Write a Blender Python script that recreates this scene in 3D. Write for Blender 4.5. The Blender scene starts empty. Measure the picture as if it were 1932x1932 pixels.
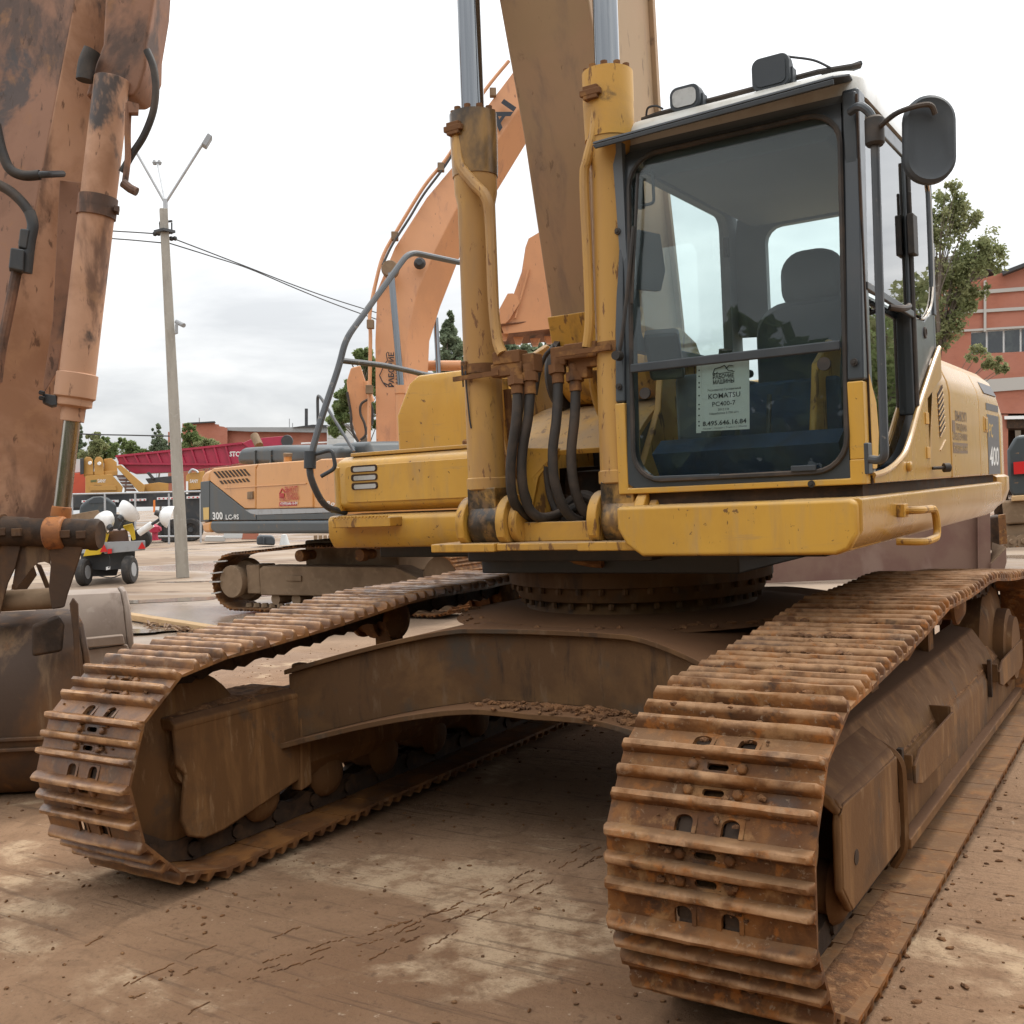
import bpy, math, random
import numpy as np
from mathutils import Vector as V, Matrix
random.seed(7); rng = np.random.default_rng(7)
PI = math.pi
SC = bpy.context.scene
COL = SC.collection
# ------------------------------------------------------------------ camera
CX, CY, CZ, YAW, PITCH, ROLL, FL = 2.53009, -5.21324, 1.63572, 0.56847, -0.01882, -0.04682, 2007.81
F_ = V((-math.sin(YAW)*math.cos(PITCH), math.cos(YAW)*math.cos(PITCH), math.sin(PITCH)))
R0 = V((math.cos(YAW), math.sin(YAW), 0)); U0 = R0.cross(F_)
R_ = R0*math.cos(ROLL) + U0*math.sin(ROLL); U_ = -R0*math.sin(ROLL) + U0*math.cos(ROLL)
CAM = V((CX, CY, CZ))
cam = bpy.data.cameras.new('camera'); co = bpy.data.objects.new('camera', cam); COL.objects.link(co)
co.matrix_world = Matrix(((R_.x, U_.x, -F_.x, CX), (R_.y, U_.y, -F_.y, CY), (R_.z, U_.z, -F_.z, CZ), (0, 0, 0, 1)))
cam.sensor_width = 36; cam.lens = FL*36/1932; cam.clip_start = .05; cam.clip_end = 2000
SC.camera = co
# ------------------------------------------------------------------ view, sky, sun
SC.view_settings.view_transform = 'Standard'; SC.view_settings.look = 'None'
SC.view_settings.exposure = 0.62; SC.view_settings.gamma = 1.0; SC.view_settings.use_curve_mapping = False
SUN_EL, SUN_AZ = math.radians(52), math.radians(18)      # azimuth from +Y towards +X: the sun is behind the machine
W = bpy.data.worlds.new('World'); SC.world = W; W.use_nodes = True
wn = W.node_tree.nodes; wl = W.node_tree.links; wn.clear()
def wnode(t, **k):
    n = wn.new(t)
    for a, b in k.items(): setattr(n, a, b)
    return n
out = wnode('ShaderNodeOutputWorld'); bg = wnode('ShaderNodeBackground'); bg.inputs[1].default_value = 0.1
wl.new(bg.outputs[0], out.inputs[0])
sky = wnode('ShaderNodeTexSky', sky_type='NISHITA', sun_disc=False); sky.sun_elevation = SUN_EL; sky.sun_rotation = SUN_AZ
tc = wnode('ShaderNodeTexCoord'); sep = wnode('ShaderNodeSeparateXYZ'); wl.new(tc.outputs['Generated'], sep.inputs[0])
def wmath(op, a, b=None, c=None, clamp=False):
    n = wnode('ShaderNodeMath', operation=op, use_clamp=clamp)
    for i, x in enumerate((a, b, c)):
        if x is None: continue
        if isinstance(x, (int, float)): n.inputs[i].default_value = x
        else: wl.new(x, n.inputs[i])
    return n.outputs[0]
# clouds: noise on the direction flattened like a cloud layer
zc = wmath('ADD', wmath('MAXIMUM', sep.outputs['Z'], 0.0), 0.16)
cv = wnode('ShaderNodeCombineXYZ'); wl.new(wmath('DIVIDE', sep.outputs['X'], zc), cv.inputs[0]); wl.new(wmath('DIVIDE', sep.outputs['Y'], zc), cv.inputs[1])
cn = wnode('ShaderNodeTexNoise', noise_dimensions='3D'); cn.inputs['Scale'].default_value = 0.95; cn.inputs['Detail'].default_value = 7; cn.inputs['Roughness'].default_value = .55; cn.inputs['Distortion'].default_value = .4
wl.new(cv.outputs[0], cn.inputs['Vector'])
cl = wmath('MULTIPLY_ADD', cn.outputs[0], 4.2, -1.65, True)
el = wmath('MULTIPLY_ADD', sep.outputs['Z'], 1.35, -0.06, True)
glow = wnode('ShaderNodeVectorMath', operation='DOT_PRODUCT'); wl.new(tc.outputs['Generated'], glow.inputs[0])
glow.inputs[1].default_value = (math.sin(SUN_AZ)*math.cos(SUN_EL), math.cos(SUN_AZ)*math.cos(SUN_EL), math.sin(SUN_EL))
gl = wmath('POWER', wmath('MAXIMUM', glow.outputs['Value'], 0.0), 5.0)
br = wmath('ADD', wmath('MULTIPLY_ADD', el, 10.0, 5.1), wmath('MULTIPLY', gl, 7.0))
br = wmath('MULTIPLY', br, wmath('MULTIPLY_ADD', cl, 0.34, 0.82))
ccol = wnode('ShaderNodeMix', data_type='RGBA'); ccol.inputs[6].default_value = (.96, .98, 1.0, 1); ccol.inputs[7].default_value = (1.0, 1.0, .99, 1)
wl.new(cl, ccol.inputs[0])
cm = wnode('ShaderNodeVectorMath', operation='SCALE'); wl.new(ccol.outputs[2], cm.inputs[0]); wl.new(br, cm.inputs['Scale'])
mx = wnode('ShaderNodeMix', data_type='RGBA'); mx.inputs[0].default_value = 0.94
wl.new(sky.outputs[0], mx.inputs[6]); wl.new(cm.outputs[0], mx.inputs[7]); wl.new(mx.outputs[2], bg.inputs[0])
sl = bpy.data.lights.new('sun', 'SUN'); sl.energy = 1.2; sl.angle = math.radians(14); sl.color = (1, .93, .83)
so = bpy.data.objects.new('sun', sl); COL.objects.link(so)
sd = V((math.sin(SUN_AZ)*math.cos(SUN_EL), math.cos(SUN_AZ)*math.cos(SUN_EL), math.sin(SUN_EL)))
so.rotation_euler = sd.to_track_quat('Z', 'Y').to_euler(); so.location = (0, 0, 30)
# ------------------------------------------------------------------ measuring: a sight line of the survey meets a plane of the place
def ray(u, v): return F_ + R_*((u-966)/FL) - U_*((v-966)/FL)
def aX(u, v, x): d = ray(u, v); return CAM + d*((x-CX)/d.x)
def aY(u, v, y): d = ray(u, v); return CAM + d*((y-CY)/d.y)
def aZ(u, v, z): d = ray(u, v); return CAM + d*((z-CZ)/d.z)
def aD(u, v, D): return CAM + ray(u, v)*D
def aP(u, v, P, n): d = ray(u, v); return CAM + d*((P-CAM).dot(n)/d.dot(n))
# ------------------------------------------------------------------ materials
MAT = {}
def surf(name, base, rough=.5, metal=0., layers=(), bump=(), spec=.5, up=None, ridge=None, coat=0., alpha=None):
    m = bpy.data.materials.new(name); m.use_nodes = True; nt = m.node_tree; N = nt.nodes; L = nt.links
    b = N['Principled BSDF']; b.inputs['Metallic'].default_value = metal; b.inputs['Specular IOR Level'].default_value = spec
    if coat: b.inputs['Coat Weight'].default_value = coat; b.inputs['Coat Roughness'].default_value = .12
    geo = N.new('ShaderNodeNewGeometry')
    def math_(op, a, bb=None, cc=None, clamp=False):
        n = N.new('ShaderNodeMath'); n.operation = op; n.use_clamp = clamp
        for i, x in enumerate((a, bb, cc)):
            if x is None: continue
            if isinstance(x, (int, float)): n.inputs[i].default_value = x
            else: L.new(x, n.inputs[i])
        return n.outputs[0]
    def noise(sc, seed, det=5, ro=.6, dist=0.):
        mp = N.new('ShaderNodeMapping'); s = sc if isinstance(sc, tuple) else (sc,)*3
        mp.inputs['Scale'].default_value = s; mp.inputs['Location'].default_value = (seed*3.7, seed*5.1, seed*2.3)
        L.new(geo.outputs['Position'], mp.inputs['Vector'])
        n = N.new('ShaderNodeTexNoise'); n.inputs['Scale'].default_value = 1; n.inputs['Detail'].default_value = det
        n.inputs['Roughness'].default_value = ro; n.inputs['Distortion'].default_value = dist
        L.new(mp.outputs[0], n.inputs['Vector']); return n.outputs[0]
    col = None; rg = None
    def mixc(f, a, c):
        n = N.new('ShaderNodeMix'); n.data_type = 'RGBA'; L.new(f, n.inputs[0])
        if isinstance(a, tuple): n.inputs[6].default_value = (*a, 1)
        else: L.new(a, n.inputs[6])
        n.inputs[7].default_value = (*c, 1); return n.outputs[2]
    col, rg = base, rough
    def mixr(f, a, c):
        n = N.new('ShaderNodeMix'); L.new(f, n.inputs[0])
        if isinstance(a, (int, float)): n.inputs[2].default_value = a
        else: L.new(a, n.inputs[2])
        n.inputs[3].default_value = c; return n.outputs[0]
    sd = len(name)
    for i, ly in enumerate(layers):     # (colour, scale, lo, hi, amount, roughness)
        c, sc, lo, hi, amt, r = ly[:6]
        nz = noise(sc, sd+i*1.37, ly[6] if len(ly) > 6 else 6, .62, .3)
        mr = N.new('ShaderNodeMapRange'); mr.interpolation_type = 'SMOOTHSTEP'; L.new(nz, mr.inputs[0])
        mr.inputs[1].default_value = lo; mr.inputs[2].default_value = hi; mr.inputs[4].default_value = amt
        f = mr.outputs[0]
        col = mixc(f, col, c); rg = mixr(f, rg, r)
    if ridge:   # wear on the raised ribs of a shoe: height in the shoe's own frame
        c, lo, hi, amt, r = ridge
        t = N.new('ShaderNodeTexCoord'); s = N.new('ShaderNodeSeparateXYZ'); L.new(t.outputs['Object'], s.inputs[0])
        mr = N.new('ShaderNodeMapRange'); mr.interpolation_type = 'SMOOTHSTEP'; L.new(s.outputs['Z'], mr.inputs[0]); mr.inputs[1].default_value = lo; mr.inputs[2].default_value = hi
        nz = noise((14, 14, 14), sd+.5); n2 = N.new('ShaderNodeMapRange'); L.new(nz, n2.inputs[0]); n2.inputs[1].default_value = .36; n2.inputs[2].default_value = .62; n2.inputs[4].default_value = amt
        f = math_('MULTIPLY', mr.outputs[0], n2.outputs[0]); col = mixc(f, col, c); rg = mixr(f, rg, r)
    if up:      # dust and mud that has settled on faces looking up
        c, lo, hi, amt, sc, r = up
        s = N.new('ShaderNodeSeparateXYZ'); L.new(geo.outputs['Normal'], s.inputs[0])
        nz = noise(sc, sd+9.1); a = math_('ADD', s.outputs['Z'], math_('MULTIPLY_ADD', nz, 1.2, -.6))
        mr = N.new('ShaderNodeMapRange'); mr.interpolation_type = 'SMOOTHSTEP'; L.new(a, mr.inputs[0]); mr.inputs[1].default_value = lo; mr.inputs[2].default_value = hi; mr.inputs[4].default_value = amt
        col = mixc(mr.outputs[0], col, c); rg = mixr(mr.outputs[0], rg, r)
    if isinstance(col, tuple): b.inputs['Base Color'].default_value = (*col, 1)
    else: L.new(col, b.inputs['Base Color'])
    if isinstance(rg, (int, float)): b.inputs['Roughness'].default_value = rg
    else: L.new(rg, b.inputs['Roughness'])
    nrm = None
    for i, (sc, st, ds) in enumerate(bump):
        bp = N.new('ShaderNodeBump'); bp.inputs['Strength'].default_value = st; bp.inputs['Distance'].default_value = ds
        L.new(noise(sc, sd+20+i, 6, .65), bp.inputs['Height'])
        if nrm: L.new(nrm, bp.inputs['Normal'])
        nrm = bp.outputs[0]
    if nrm: L.new(nrm, b.inputs['Normal'])
    MAT[name] = m; return m
DUST = (.33, .24, .155); RUST = (.13, .055, .022); MUD = (.115, .066, .038); SOOT = (.018, .015, .013)
YEL = (.62, .345, .052)
surf('yellow_paint', YEL, .4, 0, [((.52, .275, .036), 1.3, .42, .65, .8, .5), ((.36, .2, .07), (6, 6, 1.1), .5, .72, .5, .6), (DUST, (14, 14, 2.2), .48, .78, .4, .7), ((.36, .23, .11), (3, 3, 34), .62, .7, .35, .6), ((.1, .045, .02), 22, .655, .685, .85, .7), ((.05, .025, .015), (55, 55, 16), .67, .69, .8, .7)], [(60, .03, .01)], up=(DUST, .5, 1.25, .6, 6, .7), coat=.25)
surf('cylinder_yellow', (.49, .275, .07), .48, 0, [((.38, .205, .07), (4, 4, .9), .42, .64, .8, .55), ((.3, .19, .1), (9, 9, 1.3), .48, .7, .6, .65), ((.16, .07, .03), (30, 30, 8), .605, .65, .85, .7), ((.07, .035, .02), (12, 12, 3), .64, .7, .7, .6)], [(50, .06, .01)])
surf('pale_yellow_paint', (.50, .275, .055), .26, 0, [((.42, .225, .048), 1.1, .42, .66, .8, .36), (DUST, (6, 6, 2), .5, .8, .35, .5), ((.08, .04, .02), 26, .69, .71, .7, .7)], [(3, .05, .02)], up=(DUST, .5, 1.2, .5, 6, .6), coat=.3)
surf('worn_yellow', (.54, .285, .04), .5, 0, [((.36, .2, .06), 3, .45, .7, .7, .6), (RUST, (22, 22, 7), .56, .63, .85, .75), ((.1, .05, .028), (5, 5, 1.4), .55, .72, .7, .75), (SOOT, 7, .62, .72, .6, .6)], [(40, .12, .01)], up=(DUST, .4, 1.1, .75, 6, .8))
surf('greasy_yellow', (.40, .215, .05), .42, 0, [(SOOT, (4, 4, 3), .40, .56, .96, .3), ((.16, .09, .04), 16, .46, .62, .75, .6), (SOOT, 30, .58, .64, .8, .4)], [(30, .15, .01)])
surf('boom_paint', (.39, .25, .15), .6, 0, [((.36, .245, .14), 1.6, .45, .62, .8, .6), ((.24, .17, .125), (6, 6, 1.2), .5, .68, .7, .7), ((.12, .075, .05), (20, 20, 6), .62, .68, .5, .7), ((.09, .06, .045), 4, .66, .74, .6, .6)], [(12, .08, .01)], up=(DUST, .5, 1.2, .6, 6, .8), spec=.3)
surf('oily_head', (.36, .2, .055), .4, 0, [(SOOT, (2.2, 2.2, 1.4), .36, .56, .93, .3), ((.2, .12, .05), 9, .5, .7, .5, .5)], [(30, .1, .01)])
surf('rust_block', (.16, .075, .032), .7, 0, [((.3, .15, .05), 12, .5, .62, .7, .7), ((.05, .03, .02), 9, .55, .7, .8, .5)], [(50, .2, .01)], spec=.18)
surf('chrome', (.19, .2, .212), .09, 1., [((.28, .28, .28), (30, 30, 2), .5, .75, .5, .3)])
surf('dull_chrome', (.42, .38, .33), .24, 1., [((.2, .15, .11), (25, 25, 1.5), .45, .7, .8, .5)])
surf('rubber', (.028, .024, .021), .62, 0, [((.1, .07, .05), 7, .42, .7, .6, .8)], [(90, .1, .005)], up=((.12, .085, .06), .3, 1.2, .7, 8, .85))
surf('black_paint', (.042, .05, .058), .34, 0, [((.06, .062, .066), 5, .45, .75, .6, .55)], up=((.16, .14, .12), .7, 1.3, .5, 8, .7), coat=.3)
surf('black_plastic', (.036, .043, .05), .55, 0, [((.065, .07, .075), 6, .4, .75, .6, .65)], [(120, .05, .003)])
surf('cab_lining', (.12, .137, .153), .75, 0, [((.15, .165, .18), 3, .45, .7, .5, .8)])
surf('seat_cloth', (.055, .064, .075), .9, 0, [((.07, .08, .092), 4, .4, .6, .6, .9)])
surf('blue_floor', (.02, .05, .11), .7, 0, [((.03, .035, .05), 4, .45, .65, .7, .8)])
surf('grey_roof', (.55, .54, .5), .3, 0, [((.38, .34, .27), 5, .5, .72, .6, .5)], coat=.4)
surf('handrail_grey', (.055, .062, .07), .4, 0, [((.25, .22, .19), 20, .62, .68, .6, .6), ((.12, .1, .085), 5, .5, .7, .5, .6)], up=((.2, .19, .18), .6, 1.2, .5, 8, .6))
SH = dict(layers=[((.235, .098, .03), 5, .44, .62, .8, .7), ((.33, .18, .078), (9, 9, 9), .52, .66, .75, .85), ((.28, .10, .022), (16, 16, 16), .53, .64, .8, .75), ((.04, .025, .018), 12, .58, .7, .75, .6), ((.075, .06, .052), 4, .55, .68, .6, .45), ((.30, .22, .15), 42, .6, .68, .6, .8)], bump=[(45, .35, .006), (9, .25, .015)])
surf('track_steel', (.105, .044, .017), .62, 0, ridge=((.38, .215, .11), .018, .034, .9, .4), up=((.2, .115, .06), .45, 1.15, .7, 7, .9), **SH, spec=.18)
surf('wet_track', (.14, .062, .026), .42, 0, [((.26, .115, .036), 5, .42, .6, .85, .45), ((.07, .038, .022), (9, 3, 9), .5, .64, .7, .25), ((.25, .16, .095), 14, .56, .68, .6, .5)], [(40, .3, .006)], ridge=((.44, .24, .11), .02, .034, .85, .28))
surf('track_dark', (.05, .032, .022), .7, 0, [((.1, .055, .03), 9, .45, .65, .7, .8), ((.02, .014, .011), 6, .5, .65, .7, .5)], [(30, .3, .01)], spec=.18)
surf('frame_mud', (.14, .068, .027), .7, 0, [((.23, .117, .046), (7, 7, 1.2), .47, .66, .8, .8), ((.08, .046, .026), 2.2, .48, .68, .8, .7), ((.05, .047, .042), 3.1, .6, .68, .5, .5), ((.31, .195, .105), (18, 18, 4), .56, .7, .5, .8)], [(35, .15, .01), (6, .15, .02)], up=((.095, .048, .025), .35, .9, 1., 7, .95), spec=.18)
surf('hub_steel', (.10, .053, .025), .7, 0, [((.155, .083, .036), 3, .45, .65, .8, .8), ((.05, .05, .045), 2.3, .53, .68, .65, .5), ((.16, .105, .065), (14, 14, 4), .56, .7, .6, .8), ((.03, .022, .018), (8, 8, 2), .55, .7, .7, .6)], [(20, .15, .01)], up=((.145, .074, .037), .35, .95, 1., 7, .95), spec=.18)
surf('mud', (.19, .092, .042), .95, 0, [((.10, .052, .028), 12, .42, .62, .9, .95), ((.30, .165, .08), 30, .52, .66, .7, .95)], [(60, .7, .012), (14, .6, .03)], spec=.18)
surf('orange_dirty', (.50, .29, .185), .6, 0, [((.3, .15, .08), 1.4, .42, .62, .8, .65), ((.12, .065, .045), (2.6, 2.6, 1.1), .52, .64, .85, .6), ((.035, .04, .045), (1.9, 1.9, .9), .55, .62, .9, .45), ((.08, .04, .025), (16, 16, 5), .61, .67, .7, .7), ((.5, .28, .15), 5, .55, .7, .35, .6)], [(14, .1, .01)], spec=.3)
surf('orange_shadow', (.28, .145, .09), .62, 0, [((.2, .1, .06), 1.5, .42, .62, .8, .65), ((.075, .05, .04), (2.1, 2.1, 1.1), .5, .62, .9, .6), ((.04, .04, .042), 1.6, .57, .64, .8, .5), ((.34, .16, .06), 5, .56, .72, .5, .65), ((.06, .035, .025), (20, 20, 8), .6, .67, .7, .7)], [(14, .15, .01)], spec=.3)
surf('orange_rust', (.36, .14, .045), .6, 0, [((.2, .08, .035), 4, .45, .6, .8, .65), ((.04, .025, .02), 5, .52, .62, .9, .5), ((.12, .05, .03), 14, .56, .66, .7, .7)], [(25, .2, .01)], spec=.3)
surf('bucket_steel', (.13, .064, .029), .65, 0, [((.06, .04, .03), 1.3, .42, .6, .9, .6), ((.2, .125, .07), (5, 5, 1), .52, .66, .7, .7), ((.24, .11, .04), 3, .6, .68, .6, .7)], [(14, .2, .01)], spec=.18)
surf('bucket_grey', (.25, .19, .145), .55, 0, [((.19, .135, .1), 1.2, .42, .62, .8, .5), ((.12, .075, .05), (3, 3, 1), .55, .68, .6, .6), ((.33, .27, .22), 9, .55, .7, .5, .6)], [(10, .08, .01)])
surf('orange_paint', (.62, .29, .085), .42, 0, [((.54, .26, .09), 1.3, .45, .65, .7, .5), ((.3, .14, .07), (9, 9, 3), .62, .7, .5, .6), ((.12, .05, .03), 24, .68, .7, .8, .7)], up=(DUST, .6, 1.3, .4, 6, .7), coat=.2)
surf('orange_boom', (.58, .27, .12), .5, 0, [((.5, .235, .11), 1.2, .45, .65, .7, .55), ((.32, .15, .09), (5, 5, 1.6), .58, .7, .5, .6), ((.12, .05, .035), (18, 18, 7), .66, .7, .7, .7)], coat=.1)
surf('charcoal_paint', (.045, .055, .06), .45, 0, [((.1, .09, .075), (3, 3, 1.5), .5, .68, .6, .6), ((.3, .17, .08), 6, .64, .7, .7, .7)], [(20, .05, .01)])
surf('silver_stripe', (.33, .34, .35), .4, 0, [((.22, .2, .18), 6, .5, .7, .6, .5)])
surf('hyu_dust', (.24, .165, .105), .8, 0, [((.17, .115, .072), 2.5, .42, .65, .8, .85), ((.3, .215, .14), 6, .52, .68, .6, .8)], [(20, .1, .01)], spec=.18)
surf('crimson_paint', (.36, .015, .05), .42, 0, [((.28, .012, .04), 1.2, .45, .65, .7, .5)], coat=.2)
surf('crane_yellow', (.47, .25, .06), .5, 0, [((.4, .21, .06), 2, .45, .65, .7, .55)])
surf('red_paint', (.5, .075, .03), .5, 0, [((.42, .06, .03), 1.5, .45, .65, .7, .55)])
surf('dark_steel', (.035, .037, .04), .55, 0, [((.08, .07, .06), 3, .5, .68, .6, .7)])
surf('grey_steel', (.3, .31, .32), .5, 0, [((.22, .21, .2), 4, .5, .7, .6, .6)])
surf('white_lamp', (.78, .78, .77), .28, 0, [((.6, .6, .6), 6, .5, .7, .5, .35)])
surf('trailer_yellow', (.62, .42, .02), .4, 0, [((.5, .33, .03), 3, .5, .7, .6, .5)])
surf('tyre', (.03, .028, .027), .8, 0, [((.09, .075, .06), 5, .45, .7, .6, .9)], [(40, .2, .01)])
surf('concrete_pole', (.36, .335, .29), .85, 0, [((.28, .255, .22), (6, 6, 1.2), .45, .68, .8, .9), ((.44, .42, .38), 12, .55, .7, .5, .85)], [(40, .1, .01)])
surf('galvanised', (.42, .43, .44), .45, .4, [((.3, .3, .3), 6, .5, .7, .5, .5)])
surf('wire_black', (.03, .03, .032), .6)
surf('wood_pale', (.52, .34, .17), .75, 0, [((.36, .22, .11), (3, 3, 14), .45, .68, .7, .8)], [(30, .15, .01)])
surf('wood_wet', (.2, .11, .055), .6, 0, [((.36, .22, .12), 7, .5, .66, .7, .7)], [(30, .3, .01)])
surf('red_brown_plate', (.165, .095, .068), .6, 0, [((.13, .062, .048), 1.3, .42, .62, .8, .5), ((.22, .145, .115), (2, 2, .7), .52, .7, .6, .6), ((.5, .42, .36), (30, 30, 12), .72, .74, .7, .8)], [(8, .05, .01)])
surf('brick_wall', (.36, .135, .085), .9, 0, [((.31, .115, .075), (2, 2, 5), .45, .65, .7, .9), ((.4, .17, .12), .25, .45, .65, .6, .9)])
surf('roof_grey', (.3, .31, .31), .7, 0, [((.24, .25, .25), .5, .45, .65, .7, .7)])
surf('band_grey', (.42, .4, .37), .85)
surf('white_frame', (.78, .78, .77), .5)
surf('pale_block', (.5, .51, .5), .9, 0, [((.42, .43, .42), .6, .45, .65, .7, .9)])
surf('dark_pane', (.02, .025, .03), .08, 0, [((.06, .075, .07), 1.2, .45, .65, .6, .1)], spec=.8)
surf('bark', (.14, .11, .085), .9, 0, [((.3, .28, .25), (4, 4, 12), .55, .68, .6, .9)], [(20, .5, .02)])
def leaf(name, a, b_, sc):
    m = bpy.data.materials.new(name); m.use_nodes = True; nt = m.node_tree; N = nt.nodes; L = nt.links; N.clear(); o = N.new('ShaderNodeOutputMaterial')
    geo = N.new('ShaderNodeNewGeometry'); nz = N.new('ShaderNodeTexNoise'); nz.inputs['Scale'].default_value = sc; nz.inputs['Detail'].default_value = 6; L.new(geo.outputs['Position'], nz.inputs['Vector'])
    mr = N.new('ShaderNodeMapRange'); L.new(nz.outputs[0], mr.inputs[0]); mr.inputs[1].default_value = .35; mr.inputs[2].default_value = .65
    mx = N.new('ShaderNodeMix'); mx.data_type = 'RGBA'; L.new(mr.outputs[0], mx.inputs[0]); mx.inputs[6].default_value = (*a, 1); mx.inputs[7].default_value = (*b_, 1)
    d = N.new('ShaderNodeBsdfDiffuse'); t = N.new('ShaderNodeBsdfTranslucent'); L.new(mx.outputs[2], d.inputs[0]); L.new(mx.outputs[2], t.inputs[0])
    ms = N.new('ShaderNodeMixShader'); ms.inputs[0].default_value = .5; L.new(d.outputs[0], ms.inputs[1]); L.new(t.outputs[0], ms.inputs[2]); L.new(ms.outputs[0], o.inputs[0]); MAT[name] = m
leaf('leaf_birch', (.21, .24, .11), (.33, .34, .18), 1.2); leaf('leaf_green', (.16, .215, .085), (.25, .3, .135), .9); leaf('leaf_blue', (.16, .205, .13), (.24, .28, .18), .7)
surf('paper', (.72, .75, .72), .6); surf('ink', (.02, .025, .035), .6); surf('red_ink', (.42, .03, .03), .6)
surf('white_ink', (.72, .72, .7), .6); surf('faded_ink', (.19, .13, .085), .6); surf('sticker_grey', (.115, .11, .115), .5)
surf('yellow_ink', (.6, .4, .12), .5); surf('orange_lens', (.75, .2, .02), .25, 0, spec=.8); surf('red_lens', (.55, .02, .02), .3)
surf('head_glass', (.45, .45, .43), .2, 0, [((.25, .24, .22), 14, .5, .68, .6, .35)], spec=.8)
def glass(name, tint, f0=.05, dirt=.05, dcol=(.5, .52, .5), fk=.6):
    m = bpy.data.materials.new(name); m.use_nodes = True; nt = m.node_tree; N = nt.nodes; L = nt.links; N.clear()
    o = N.new('ShaderNodeOutputMaterial'); t = N.new('ShaderNodeBsdfTransparent'); t.inputs[0].default_value = (*tint, 1)
    g = N.new('ShaderNodeBsdfGlossy'); g.inputs['Roughness'].default_value = .01
    lw = N.new('ShaderNodeFresnel'); lw.inputs[0].default_value = 1.52
    ad = N.new('ShaderNodeMath'); ad.operation = 'MULTIPLY_ADD'; ad.use_clamp = True; L.new(lw.outputs[0], ad.inputs[0]); ad.inputs[1].default_value = fk; ad.inputs[2].default_value = f0
    d = N.new('ShaderNodeBsdfDiffuse'); d.inputs[0].default_value = (*dcol, 1)
    geo = N.new('ShaderNodeNewGeometry'); nz = N.new('ShaderNodeTexNoise'); nz.inputs['Scale'].default_value = 3; nz.inputs['Detail'].default_value = 5
    L.new(geo.outputs['Position'], nz.inputs['Vector'])
    mr = N.new('ShaderNodeMapRange'); L.new(nz.outputs[0], mr.inputs[0]); mr.inputs[1].default_value = .35; mr.inputs[2].default_value = .7; mr.inputs[3].default_value = dirt*.5; mr.inputs[4].default_value = dirt*1.4
    m1 = N.new('ShaderNodeMixShader'); L.new(mr.outputs[0], m1.inputs[0]); L.new(t.outputs[0], m1.inputs[1]); L.new(d.outputs[0], m1.inputs[2])
    m2 = N.new('ShaderNodeMixShader'); L.new(ad.outputs[0], m2.inputs[0]); L.new(m1.outputs[0], m2.inputs[1]); L.new(g.outputs[0], m2.inputs[2])
    L.new(m2.outputs[0], o.inputs[0]); MAT[name] = m
glass('clear_glass', (.86, .92, .92), .0, .02, (.4, .44, .43), .7); glass('inner_glass', (.95, .98, .97), .0, .01, (.4, .44, .43), .12); glass('side_glass', (.7, .75, .75), .30, .01, (.4, .44, .43), .9)
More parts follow.
